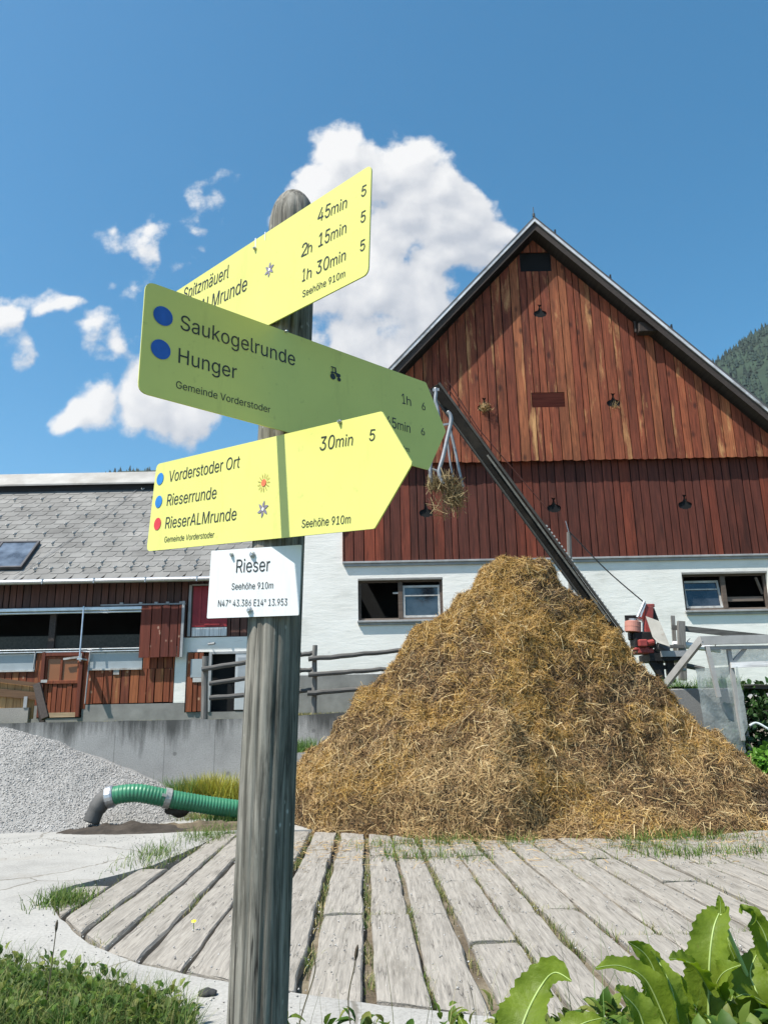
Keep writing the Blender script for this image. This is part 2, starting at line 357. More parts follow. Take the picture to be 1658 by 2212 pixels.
GLYPHS = {".":[188,["95,-4 83,-3 73,1 63,9 55,18 51,29 50,41 51,53 55,64 63,73 73,81 83,85 95,87 107,85 118,81 128,73 135,64 140,53 141,41 140,29 135,18 128,9 118,1 107,-3"]],
"0":[453,["227,-7 191,-3 158,7 130,24 105,48 85,77 69,113 57,155 50,202 48,254 50,306 57,353 69,395 85,431 106,461 130,484 159,502 191,512 227,516 262,512 295,502 323,484 348,461 368,431 384,395 396,353 403,306 405,254 403,202 396,155 384,113 368,77 348,48 323,24 295,7 263,-3","227,50 250,52 271,60 290,74 306,92 320,116 330,144 338,176 342,213 344,254 342,295 338,332 330,365 320,393 306,416 290,435 271,449 250,457 227,460 203,457 182,449 163,435 147,416 134,393 123,365 115,332 111,295 109,254 111,213 115,176 123,144 134,116 147,92 163,74 182,60 203,52"]],
"1":[453,["76,0 76,55 391,55 391,0","276,509 276,0 212,0 212,448 209,448 86,358 86,427 198,509"]],
"2":[453,["64,0 64,47 234,229 252,248 268,266 282,282 294,298 303,312 311,327 316,341 319,356 320,371 319,389 315,405 308,419 298,431 287,441 273,449 258,455 241,458 224,460 205,458 188,454 172,447 159,438 148,427 139,413 132,398 128,381 127,362 66,362 68,391 75,418 86,442 102,464 121,482 143,496 168,507 196,513 225,516 254,513 281,507 306,497 328,482 346,465 361,445 372,423 379,398 381,372 380,354 377,336 371,318 363,299 351,280 336,259 317,235 294,209 267,180 153,60 153,57 389,57 389,0"]],
"3":[453,["218,-7 188,-5 159,1 133,10 108,22 88,38 70,57 57,79 48,104 44,132 109,132 112,115 118,100 126,87 137,76 150,66 165,59 182,54 200,51 219,50 239,51 258,55 275,61 291,69 304,80 315,93 323,108 328,125 329,145 328,163 323,180 316,196 306,211 292,223 275,234 254,241 229,246 201,248 157,248 157,299 288,448 288,452 70,452 70,509 372,509 372,461 211,278 211,289 247,290 279,286 308,276 333,262 354,244 371,222 383,198 391,173 393,145 390,116 383,90 370,66 354,45 333,27 309,12 281,2 251,-5"]],
"4":[453,["40,105 40,158 247,509 311,509 109,166 109,163 413,163 413,105","282,0 282,121 282,146 282,318 343,318 343,0"]],
"5":[453,["221,-7 192,-5 165,1 140,11 118,25 99,41 83,60 71,82 63,105 60,130 122,130 125,115 130,102 138,89 148,78 160,68 173,60 188,54 204,51 221,50 241,51 259,56 276,64 291,75 304,89 314,104 322,122 326,141 328,162 326,183 321,203 314,221 303,237 290,251 275,262 257,270 238,275 218,277 201,276 184,273 167,268 152,262 139,255 128,246 67,253 96,509 366,509 366,452 151,452 134,301 136,301 148,311 162,318 178,325 194,330 212,333 229,334 252,332 274,328 294,321 313,311 330,299 345,285 358,269 370,251 379,231 386,210 390,187 391,163 388,132 381,102 369,76 352,52 332,32 309,15 282,3 253,-4"]],
"6":[453,["226,-7 196,-4 168,3 142,15 119,31 100,51 84,74 73,101 66,130 64,162 65,187 71,212 80,239 93,268 112,302 137,340 252,509 322,509 151,261 145,261 151,270 157,279 165,288 174,295 184,302 196,307 208,311 221,313 235,314 265,312 291,305 316,295 337,280 355,262 370,240 380,215 387,187 389,157 387,127 379,98 368,73 352,50 333,30 310,14 284,3 257,-4","226,48 245,50 263,55 279,63 293,73 304,86 314,101 322,119 326,137 327,157 326,178 322,196 314,213 304,228 293,241 279,251 263,259 245,264 226,265 207,264 190,259 174,252 160,241 148,229 138,214 131,197 126,179 125,158 126,138 131,119 138,102 148,86 160,73 174,63 190,55 207,50"]],
"7":[453,["97,0 323,448 323,452 62,452 62,509 391,509 391,449 165,0"]],
"8":[453,["226,-7 193,-5 163,1 136,11 111,25 91,42 74,62 62,84 54,109 52,135 53,156 58,176 65,195 75,212 87,228 101,241 117,252 134,260 153,265 153,267 129,276 109,289 93,308 80,330 73,354 70,380 73,405 79,429 90,450 106,469 124,485 146,498 170,508 197,514 226,516 255,514 282,508 306,498 328,485 346,469 361,450 373,429 379,405 382,380 379,354 372,330 359,308 343,289 323,276 300,267 300,265 319,260 335,252 351,241 365,228 377,212 387,195 395,176 399,156 401,135 398,109 391,84 378,62 362,42 341,25 317,11 289,1 259,-5","226,49 248,50 267,54 285,60 300,69 313,79 323,91 331,106 335,121 337,139 335,157 330,173 322,189 312,202 298,213 283,223 265,230 247,234 226,235 206,234 187,230 169,223 154,213 140,202 130,189 122,173 117,157 115,139 117,121 121,106 129,91 139,79 152,69 167,60 185,54 205,50","226,290 244,291 260,294 274,300 287,308 298,318 307,330 314,344 318,359 319,376 318,392 314,407 308,420 299,432 288,442 275,449 260,455 244,459 226,460 208,459 192,455 177,449 164,442 153,432 145,420 138,407 134,392 133,376 134,359 138,344 145,330 154,318 165,308 178,300 193,294 209,291"]],
"9":[453,["226,516 256,513 285,506 310,494 333,478 352,458 368,434 380,408 387,378 389,347 387,322 382,296 373,270 359,240 340,207 315,168 200,0 130,0 301,248 307,248 302,238 295,229 287,221 278,214 268,207 257,202 245,198 232,195 218,195 188,197 161,203 137,214 116,229 98,247 83,269 72,294 66,321 64,352 66,382 73,411 85,436 101,459 120,479 143,494 168,506 196,513","226,460 207,459 190,454 174,446 160,435 148,423 138,407 131,390 127,372 125,352 127,331 131,313 138,295 148,280 160,268 174,257 190,250 207,245 226,243 245,245 263,249 279,257 293,267 305,280 314,295 322,312 326,330 327,350 326,371 322,390 314,407 305,422 293,435 279,446 263,454 245,459"]],
"A":[480,["16,0 201,509 276,509 463,0 395,0 287,302 280,323 272,346 264,372 255,402 244,438 232,478 245,478 233,437 222,402 213,371 204,345 197,322 191,302 85,0","110,142 110,199 370,199 370,142"]],
"E":[419,["60,0 60,509 372,509 372,452 125,452 125,286 355,286 355,229 125,229 125,57 375,57 375,0"]],
"G":[520,["269,-7 225,-3 185,7 149,25 118,49 91,79 69,116 53,157 43,203 40,254 43,305 53,352 69,393 91,429 117,459 149,484 184,501 223,512 265,516 291,514 316,510 340,504 363,494 384,483 403,469 421,453 436,436 449,416 460,395 468,373 474,349 408,349 402,365 395,379 387,393 378,406 368,417 356,427 344,436 330,443 315,448 300,453 283,455 265,456 236,453 209,445 183,432 160,414 141,392 125,364 113,332 106,295 103,254 106,213 113,177 125,145 141,117 161,95 184,76 210,63 238,56 269,53 296,55 322,61 345,71 365,85 382,102 396,123 407,147 413,173 415,202 434,199 283,199 283,256 478,256 478,200 475,160 466,124 451,91 431,62 406,38 377,19 344,5 308,-4"]],
"H":[517,["60,0 60,509 125,509 125,289 392,289 392,509 457,509 457,0 392,0 392,232 125,232 125,0"]],
"L":[393,["60,0 60,509 125,509 125,57 361,57 361,0"]],
"M":[628,["60,0 60,509 152,509 277,187 287,159 299,123 311,84 322,49 307,49 318,83 330,121 342,158 352,187 476,509 568,509 568,0 504,0 504,291 504,327 505,369 506,413 507,457 513,457 508,441 503,425 498,409 482,363 467,322 456,291 342,0 286,0 170,291 159,321 145,361 129,408 112,457 119,457 120,416 121,372 122,328 122,291 122,0"]],
"N":[523,["60,0 60,509 136,509 343,183 349,174 355,163 363,151 371,137 379,122 388,107 396,90 405,73 414,55 405,54 403,72 402,90 401,108 400,126 399,142 399,157 399,195 399,509 463,509 463,0 387,0 202,290 177,331 168,346 159,363 148,381 108,452 119,454 122,384 124,328 125,291 125,0"]],
"O":[533,["267,-7 225,-3 186,7 150,25 119,49 92,79 70,115 53,157 44,203 40,254 44,305 53,352 70,393 92,429 119,459 150,484 186,501 225,512 267,516 309,512 348,501 384,484 415,459 442,429 464,393 480,352 490,305 493,254 490,203 480,157 464,115 442,79 415,49 384,25 348,7 309,-3","267,53 296,55 324,63 349,76 372,94 392,116 408,144 420,176 428,213 430,254 428,295 420,332 408,365 392,392 372,415 349,433 324,446 296,453 267,456 237,453 210,445 184,433 161,415 142,392 125,364 113,332 106,295 103,254 106,213 113,176 125,144 142,117 161,94 184,76 210,63 237,55"]],
"R":[449,["60,0 60,509 236,509 273,506 305,500 333,489 356,473 376,455 390,433 401,408 407,381 409,352 407,323 401,296 390,271 376,250 356,232 333,217 305,206 273,200 236,198 96,198 96,255 234,255 258,256 280,260 298,267 313,276 325,287 334,300 340,316 344,333 345,352 344,371 340,389 334,405 325,419 313,430 298,440 279,446 258,451 233,452 125,452 125,0","353,0 230,229 303,229 428,0"]],
"S":[447,["224,-9 188,-7 156,-1 128,9 102,23 81,40 64,60 51,83 42,109 38,137 104,137 108,118 114,102 123,88 136,76 150,66 166,59 185,53 204,50 224,49 246,50 267,54 286,60 303,69 317,79 329,92 338,106 344,122 346,139 344,154 340,168 332,179 322,189 310,197 296,205 280,211 263,217 245,222 184,239 145,253 112,269 86,289 67,313 56,341 52,372 54,400 62,425 75,448 92,468 113,484 138,498 165,508 195,514 227,516 259,514 289,508 316,498 340,484 360,468 377,449 390,427 398,403 401,378 337,378 332,402 320,421 302,437 280,449 254,456 225,459 204,457 185,454 167,448 152,440 139,430 129,418 121,405 117,391 115,376 117,359 122,345 131,334 142,324 155,315 169,308 184,302 198,297 212,293 264,279 279,275 295,270 312,264 328,256 344,248 359,238 372,226 384,213 395,198 402,180 407,161 408,139 406,112 399,87 386,64 370,43 349,25 323,11 294,0 261,-7"]],
"V":[480,["204,0 16,509 84,509 192,206 199,187 207,164 215,137 225,106 236,71 248,31 235,31 247,71 257,107 267,138 276,165 283,187 290,206 395,509 463,509 278,0"]],
"a":[389,["160,-9 137,-7 115,-3 94,5 76,15 60,29 48,45 38,63 32,84 30,108 32,128 36,146 43,161 53,174 64,184 78,193 92,200 108,206 125,211 143,214 161,217 178,220 234,227 247,229 257,231 265,235 271,240 274,246 276,255 276,257 275,272 272,285 267,297 260,307 251,315 240,322 227,327 212,330 196,331 178,330 163,327 149,322 137,316 127,309 118,301 110,292 104,283 100,274 41,291 51,313 64,331 79,346 95,358 114,368 133,375 153,380 173,383 194,384 208,384 223,382 239,379 255,375 271,369 286,360 300,350 312,336 322,320 330,301 335,278 337,251 337,0 277,0 277,52 272,52 267,43 260,34 252,25 242,16 229,8 215,1 199,-4 181,-7","170,45 192,47 211,51 228,59 242,68 254,80 263,93 270,108 274,122 276,138 276,190 272,187 267,184 259,182 251,180 241,178 231,176 200,171 175,168 161,166 147,163 134,159 122,153 112,147 103,139 97,130 93,118 92,105 93,93 96,82 102,72 109,64 119,57 130,52 142,48 156,46"]],
"d":[424,["195,-8 165,-6 137,3 111,16 89,34 70,57 55,84 43,116 36,151 34,189 36,227 43,261 55,293 70,320 89,342 112,361 137,374 165,382 196,384 218,383 237,379 253,373 267,364 278,355 287,346 295,336 301,327 306,319 311,319 311,509 372,509 372,0 313,0 313,59 307,59 301,50 295,41 287,31 277,21 266,12 252,4 236,-3 217,-7","205,47 226,49 246,55 263,65 278,78 290,95 299,115 306,138 310,162 312,189 310,216 306,241 300,263 290,282 278,299 263,312 246,322 227,328 205,330 182,328 162,322 145,311 130,298 118,281 108,261 102,239 98,215 96,189 98,163 102,139 109,117 118,97 130,80 145,66 162,55 182,49"]],
"e":[404,["212,-8 177,-5 145,3 117,16 92,35 72,58 56,85 44,116 37,150 34,187 36,224 44,258 55,290 71,317 91,340 115,359 142,373 172,382 205,384 226,383 246,380 266,374 285,366 303,355 319,341 334,324 347,305 357,282 365,256 370,227 371,194 371,169 75,169 75,221 338,221 310,202 308,226 304,248 298,269 288,286 277,301 263,314 246,323 227,328 205,330 183,328 164,323 146,313 131,301 119,286 109,270 102,251 97,231 96,211 96,178 98,151 102,127 110,106 121,88 135,73 151,61 169,53 190,48 212,46 227,47 241,49 254,53 265,58 276,65 285,73 294,82 300,93 306,105 365,91 358,72 348,55 335,39 320,26 302,14 283,4 261,-3 237,-7"]],
"g":[425,["207,-151 180,-149 156,-146 134,-140 114,-132 97,-122 82,-110 70,-97 59,-84 51,-69 101,-41 107,-49 114,-57 122,-66 131,-74 142,-82 154,-88 169,-93 187,-96 207,-97 236,-95 261,-87 282,-75 298,-58 308,-34 311,-6 311,68 306,68 301,60 294,51 287,41 277,32 266,23 252,16 236,10 217,6 195,5 165,7 138,14 113,27 90,43 71,65 55,90 43,120 36,154 34,191 36,229 43,263 55,293 71,320 90,342 112,361 138,374 166,382 196,384 218,383 237,379 253,373 267,365 279,356 288,346 296,336 302,327 308,319 313,319 313,379 372,379 372,-9 370,-40 363,-67 350,-90 334,-109 314,-124 291,-136 265,-144 237,-149","205,59 227,61 246,66 264,75 278,87 290,103 300,121 307,142 311,166 312,193 311,219 307,242 300,264 291,283 279,299 264,312 247,322 227,328 205,330 182,328 163,322 145,312 130,298 118,282 109,262 102,241 98,218 96,193 98,167 102,144 109,123 118,104 131,88 145,76 163,66 183,61"]],
"h":[410,["114,227 114,0 53,0 53,509 114,509 114,287 102,287 116,319 132,344 152,362 175,374 200,382 227,384 252,383 275,377 295,369 313,356 328,340 341,321 350,298 355,271 357,240 357,0 296,0 296,235 293,263 286,286 273,304 256,318 235,326 210,329 192,328 176,324 161,317 147,308 136,297 126,283 119,266 115,248"]],
"i":[167,["53,0 53,379 114,379 114,0","84,443 73,444 63,448 54,455 47,463 43,472 41,483 43,494 47,504 54,512 63,518 73,522 84,524 95,522 105,518 114,512 121,504 125,494 126,483 125,472 121,463 114,455 105,448 95,444"]],
"k":[381,["110,137 110,212 121,212 284,379 360,379 184,199 177,199","53,0 53,509 114,509 114,0","294,0 148,186 191,229 372,0"]],
"l":[189,["139,-2 112,0 91,8 74,20 62,37 55,59 53,84 53,509 114,509 114,99 114,83 117,71 120,62 126,57 135,53 146,52 160,53 170,54 181,3 162,-1 154,-2 147,-2"]],
"m":[610,["53,0 53,379 112,379 112,295 108,295 114,314 122,331 132,346 144,358 158,368 172,376 187,382 203,385 219,386 245,383 268,375 287,361 303,342 314,320 321,295 312,295 318,312 326,329 337,343 350,356 364,366 381,375 398,381 417,385 437,386 458,385 478,380 497,372 514,361 529,346 541,328 550,307 555,283 557,255 557,0 496,0 496,254 493,279 485,298 473,313 456,323 438,329 419,330 402,329 387,326 374,320 363,312 353,302 345,290 340,277 336,263 335,247 335,0 274,0 274,260 272,280 265,297 253,311 238,322 220,328 199,330 185,329 171,326 158,320 145,312 135,302 126,289 119,274 115,257 114,238 114,0"]],
"n":[410,["114,227 114,0 53,0 53,379 112,379 112,287 102,287 116,319 132,344 152,362 175,374 200,382 227,384 252,383 275,377 295,369 313,356 328,340 341,321 350,298 355,271 357,240 357,0 296,0 296,235 293,263 286,286 273,304 256,318 235,326 210,329 192,328 176,324 161,317 147,308 136,297 126,283 119,266 115,248"]],
"o":[415,["207,-8 174,-5 144,3 117,16 93,35 72,58 56,85 44,116 37,150 34,187 37,225 44,260 56,291 72,318 93,341 117,360 144,374 174,382 207,384 241,382 271,374 299,360 323,341 343,318 359,291 371,260 379,225 381,187 379,150 371,116 359,85 343,58 323,35 299,16 271,3 241,-5","207,46 231,49 252,55 270,66 285,80 298,97 307,117 314,139 318,163 319,187 318,212 314,236 307,258 298,278 285,296 270,310 252,321 231,328 207,330 184,328 163,321 145,310 130,296 118,278 108,258 102,236 98,212 96,187 98,163 102,139 108,117 118,97 130,80 145,66 163,55 184,49"]],
"p":[424,["53,-143 53,379 112,379 112,319 118,319 123,327 130,336 137,346 147,355 158,364 171,373 188,379 207,383 229,384 259,382 287,374 313,361 335,342 354,320 370,293 381,261 388,227 390,189 388,151 381,116 370,84 355,57 336,34 313,16 288,3 260,-6 229,-8 208,-7 189,-3 173,4 159,12 147,21 138,31 130,41 124,50 118,59 114,59 114,-143","220,47 242,49 262,55 279,66 294,80 306,97 316,117 323,139 327,163 328,189 327,215 323,239 316,261 307,281 295,298 280,311 262,322 243,328 220,330 198,328 178,322 161,312 147,299 134,282 125,263 118,241 114,216 113,189 114,162 118,138 125,115 135,95 147,78 162,65 179,55 198,49"]],
"r":[259,["53,0 53,379 112,379 112,321 115,321 124,339 137,354 152,367 171,377 191,383 213,385 229,384 243,384 243,322 230,324 223,325 215,326 207,326 190,324 174,321 159,315 146,306 135,296 126,284 119,269 115,254 114,237 114,0"]],
"s":[365,["182,-8 157,-7 133,-3 112,3 93,12 76,24 62,38 50,54 41,73 36,94 94,107 101,87 111,72 124,60 141,52 160,47 181,45 206,47 227,53 244,62 258,74 265,88 268,103 266,115 262,126 254,136 243,144 229,150 212,155 149,170 118,180 92,192 72,208 58,227 50,249 47,274 49,295 55,314 65,332 79,347 95,360 115,370 137,378 161,383 187,384 212,383 234,379 254,372 271,363 286,352 299,339 309,324 318,308 324,290 268,277 262,291 254,304 243,316 228,325 210,331 187,333 166,331 147,326 131,317 119,305 111,292 109,277 110,264 115,253 124,243 136,235 152,229 172,223 229,209 261,200 287,187 306,171 320,153 328,131 331,107 329,85 323,65 312,47 298,31 281,18 260,6 236,-2 210,-7"]],
"t":[227,["204,379 204,327 6,327 6,379","65,471 126,471 126,98 127,83 130,70 136,61 144,55 156,51 170,50 185,51 202,54 213,2 207,0 200,-2 192,-3 184,-3 176,-4 168,-4 138,-1 113,7 92,21 77,41 68,64 65,93"]],
"u":[410,["182,-5 158,-3 135,2 115,11 97,23 82,39 69,59 60,82 54,109 53,139 53,379 114,379 114,144 116,117 124,94 137,75 154,61 175,53 200,50 218,51 234,55 249,62 263,71 274,83 283,97 290,113 295,132 296,153 296,379 357,379 357,0 298,0 298,92 307,92 294,60 277,35 257,17 234,5 209,-3"]],
"z":[380,["42,0 42,46 254,320 254,323 48,323 48,379 333,379 333,331 126,60 126,56 339,56 339,0"]],
"°":[316,["158,283 138,285 119,290 101,298 84,310 70,324 59,340 50,358 45,377 43,397 45,418 50,437 59,455 70,472 84,486 101,497 119,506 138,511 158,513 179,511 198,506 216,497 232,486 246,472 257,455 266,437 271,418 273,397 271,377 266,358 257,340 246,324 232,310 216,298 198,290 179,285","158,334 170,335 180,338 190,343 199,349 207,357 213,366 218,376 221,386 222,397 221,409 218,420 213,430 207,439 199,446 190,453 180,458 170,461 158,462 147,461 136,458 126,453 117,446 109,439 103,430 98,420 96,409 95,397 96,386 98,376 103,366 109,357 117,349 126,343 136,338 147,335"]],
"ä":[389,["160,-9 137,-7 115,-3 94,5 76,15 60,29 48,45 38,63 32,84 30,108 32,128 36,146 43,161 53,174 64,184 78,193 92,200 108,206 125,211 143,214 161,217 178,220 234,227 247,229 257,231 265,235 271,240 274,246 276,255 276,257 275,272 272,285 267,297 260,307 251,315 240,322 227,327 212,330 196,331 178,330 163,327 149,322 137,316 127,309 118,301 110,292 104,283 100,274 41,291 51,313 64,331 79,346 95,358 114,368 133,375 153,380 173,383 194,384 208,384 223,382 239,379 255,375 271,369 286,360 300,350 312,336 322,320 330,301 335,278 337,251 337,0 277,0 277,52 272,52 267,43 260,34 252,25 242,16 229,8 215,1 199,-4 181,-7","170,45 192,47 211,51 228,59 242,68 254,80 263,93 270,108 274,122 276,138 276,190 272,187 267,184 259,182 251,180 241,178 231,176 200,171 175,168 161,166 147,163 134,159 122,153 112,147 103,139 97,130 93,118 92,105 93,93 96,82 102,72 109,64 119,57 130,52 142,48 156,46","261,443 251,444 241,448 233,455 226,463 222,472 221,483 222,494 226,503 233,512 241,518 251,522 261,523 272,522 281,518 290,512 296,503 300,494 301,483 300,472 296,463 290,455 281,448 272,444","117,443 107,444 97,448 89,455 82,463 78,472 77,483 78,494 82,503 89,512 97,518 107,522 117,523 128,522 138,518 146,512 152,503 156,494 158,483 156,472 152,463 146,455 138,448 128,444"]],
"ö":[415,["207,-8 174,-5 144,3 117,16 93,35 72,58 56,85 44,116 37,150 34,187 37,225 44,260 56,291 72,318 93,341 117,360 144,374 174,382 207,384 241,382 271,374 299,360 323,341 343,318 359,291 371,260 379,225 381,187 379,150 371,116 359,85 343,58 323,35 299,16 271,3 241,-5","207,46 231,49 252,55 270,66 285,80 298,97 307,117 314,139 318,163 319,187 318,212 314,236 307,258 298,278 285,296 270,310 252,321 231,328 207,330 184,328 163,321 145,310 130,296 118,278 108,258 102,236 98,212 96,187 98,163 102,139 108,117 118,97 130,80 145,66 163,55 184,49","279,443 269,444 259,448 251,455 244,463 240,472 239,483 240,494 244,503 251,512 259,518 269,522 279,523 290,522 299,518 308,512 314,503 318,494 320,483 318,472 314,463 308,455 299,448 290,444","136,443 125,444 115,448 107,455 100,463 96,472 95,483 96,494 100,503 107,512 115,518 125,522 136,523 146,522 156,518 164,512 171,503 175,494 176,483 175,472 171,463 164,455 156,448 146,444"]],
" ":[188,[]]}

# ------------------------------------------------------------------ numpy helpers for many small pieces
def blades(P, h, w, lean, seed=0, seg=3, droop=.5, az=None):
    "grass: P (n,3) roots, arrays of height, width, lean; returns V, F (quads)"
    r = np.random.default_rng(seed); n = len(P)
    az = r.uniform(0, 2 * np.pi, n) if az is None else az
    fa = az + np.pi / 2 + r.normal(0, .5, n)
    D = np.stack([np.cos(az), np.sin(az), np.zeros(n)], 1); S = np.stack([np.cos(fa), np.sin(fa), np.zeros(n)], 1)
    V = np.zeros((n, (seg + 1) * 2, 3)); h = np.broadcast_to(h, n); w = np.broadcast_to(w, n); lean = np.broadcast_to(lean, n)
    for i in range(seg + 1):
        t = i / seg
        c = P + D * (lean * h * t ** 1.8)[:, None] + np.array([0, 0, 1]) * (h * (t - droop * lean * t * t * .6))[:, None]
        ww = (w * (1 - t) ** .7 * .5 + 1e-4)[:, None]
        V[:, 2 * i] = c - S * ww; V[:, 2 * i + 1] = c + S * ww
    base = (np.arange(n) * (seg + 1) * 2)[:, None]
    F = np.concatenate([base + np.array([2 * i, 2 * i + 1, 2 * i + 3, 2 * i + 2]) for i in range(seg)], 1).reshape(-1, 4)
    return V.reshape(-1, 3), F

def straws(P, Nn, L, w, seed=0, flat=.35, down=None):
    "straw: thin folded strips lying on a surface with normals Nn"
    r = np.random.default_rng(seed); n = len(P)
    T = r.normal(size=(n, 3))
    if down is not None: T = T + down
    T -= Nn * (T * Nn).sum(1, keepdims=True) * (1 - flat * r.uniform(0, 1, (n, 1)))
    T /= np.linalg.norm(T, axis=1, keepdims=True)
    S = np.cross(T, Nn + r.normal(0, .5, (n, 3))); S /= np.linalg.norm(S, axis=1, keepdims=True)
    B = np.cross(T, S); B *= np.sign((B * Nn).sum(1, keepdims=True) + 1e-9)
    L = np.broadcast_to(L, n)[:, None]; w = np.broadcast_to(w, n)[:, None]; k = r.uniform(-.18, .18, (n, 1)) * L
    V = np.zeros((n, 6, 3))
    for i, t in enumerate((-.5, 0, .5)):
        c = P + T * L * t + B * (k * (1 - abs(2 * t)))
        V[:, 2 * i] = c - S * w / 2; V[:, 2 * i + 1] = c + S * w / 2
    b = (np.arange(n) * 6)[:, None]
    F = np.concatenate([b + np.array([0, 1, 3, 2]), b + np.array([2, 3, 5, 4])], 1).reshape(-1, 4)
    return V.reshape(-1, 3), F

def leaf_cards(C, T, Nn, L, W, seed=0):
    "leaves: pointed ovals with a fold along the midrib. C base, T direction, Nn face normal"
    n = len(C); T = T / np.linalg.norm(T, axis=1, keepdims=True)
    S = np.cross(T, Nn); S /= np.linalg.norm(S, axis=1, keepdims=True); Z = np.cross(S, T)
    L = np.broadcast_to(L, n)[:, None]; W = np.broadcast_to(W, n)[:, None]
    prof = [(0, .06, 0), (.25, .42, .03), (.6, .5, .02), (.85, .28, -.06), (1, .02, -.16)]
    V = np.zeros((n, len(prof) * 3, 3))
    for i, (t, w, z) in enumerate(prof):
        c = C + T * L * t + Z * L * z
        V[:, 3 * i] = c - S * W * w + Z * W * w * .35; V[:, 3 * i + 1] = c; V[:, 3 * i + 2] = c + S * W * w + Z * W * w * .35
    b = (np.arange(n) * len(prof) * 3)[:, None]; fs = []
    for i in range(len(prof) - 1):
        k = 3 * i
        fs += [b + np.array([k, k + 1, k + 4, k + 3]), b + np.array([k + 1, k + 2, k + 5, k + 4])]
    return V.reshape(-1, 3), np.concatenate(fs, 1).reshape(-1, 4)

def rosettes(cent, rad_, hgt, nl, L, W, seed=0, up=.6):
    "n clumps of leaves; returns V, F"
    r = np.random.default_rng(seed); n = len(cent)
    C = np.repeat(cent, nl, 0); m = n * nl
    az = r.uniform(0, 2 * np.pi, m); rr = rad_ * np.sqrt(r.uniform(0, 1, m)) * .6
    D = np.stack([np.cos(az), np.sin(az), np.zeros(m)], 1)
    hh = hgt * r.uniform(.25, 1, m)
    B = C + D * rr[:, None]; B[:, 2] += hh
    el = r.normal(up, .5, m); T = D * np.cos(el)[:, None]; T[:, 2] = np.sin(el)
    Nn = -D * np.sin(el)[:, None] * .8 + r.normal(0, .3, (m, 3)); Nn[:, 2] += np.cos(el) + .2
    k = r.uniform(.6, 1.25, m)
    return leaf_cards(B, T, Nn, L * k, W * k, seed)

def cat(*vf):
    V, F, o = [], [], 0
    for v, f in vf: V.append(v); F.append(f + o); o += len(v)
    return np.concatenate(V), np.concatenate(F)

def ngrid(x, y, fn):
    return np.array([[fn(a, b) for a in x] for b in y])

def gridmesh(name, X, Y, Z, mat, parent=None, smooth=True):
    ny, nx = X.shape; V = np.stack([X, Y, Z], -1).reshape(-1, 3)
    i = np.arange(ny - 1)[:, None] * nx + np.arange(nx - 1)[None]
    F = np.stack([i, i + 1, i + nx + 1, i + nx], -1).reshape(-1, 4)
    return npmesh(name, V, F, mat, parent, smooth)

# ------------------------------------------------------------------ the setting
GRASS = [(.035, .075, .012), (.06, .12, .02), (.10, .17, .035), (.17, .20, .06), (.26, .24, .10)]
m_grass = island('grass_blades', GRASS, .6, .2, 5, .25)
m_grass_dry = island('dry_grass', [(.10, .12, .03), (.2, .2, .06), (.32, .28, .12), (.45, .38, .2), (.16, .2, .04)], .7, .2, 5, .2)

def mat_soil():
    m, nt, b = _mat('soil'); v = coords(nt)
    r = ramp(nt, [(.05, .038, .025), (.11, .085, .055), (.2, .17, .12), (.1, .11, .04)], [.25, .45, .6, .78])
    nt.links.new(noi(nt, v, 2.2, 10, .7), r.inputs[0]); nt.links.new(r.outputs[0], b.inputs['Base Color']); b.inputs['Roughness'].default_value = .95
    bump(nt, b, noi(nt, v, 14, 8, .7), .8, .04); return m
m_soil = mat_soil()

def mat_meadow():
    m, nt, b = _mat('meadow_ground'); v = coords(nt)
    r = ramp(nt, [(.04, .05, .015), (.06, .10, .02), (.12, .14, .05), (.2, .17, .09)], [.3, .48, .6, .75])
    nt.links.new(noi(nt, v, 3, 10, .7), r.inputs[0]); nt.links.new(r.outputs[0], b.inputs['Base Color']); b.inputs['Roughness'].default_value = .95
    bump(nt, b, noi(nt, v, 20, 8, .7), .8, .04); return m
m_meadow = mat_meadow()

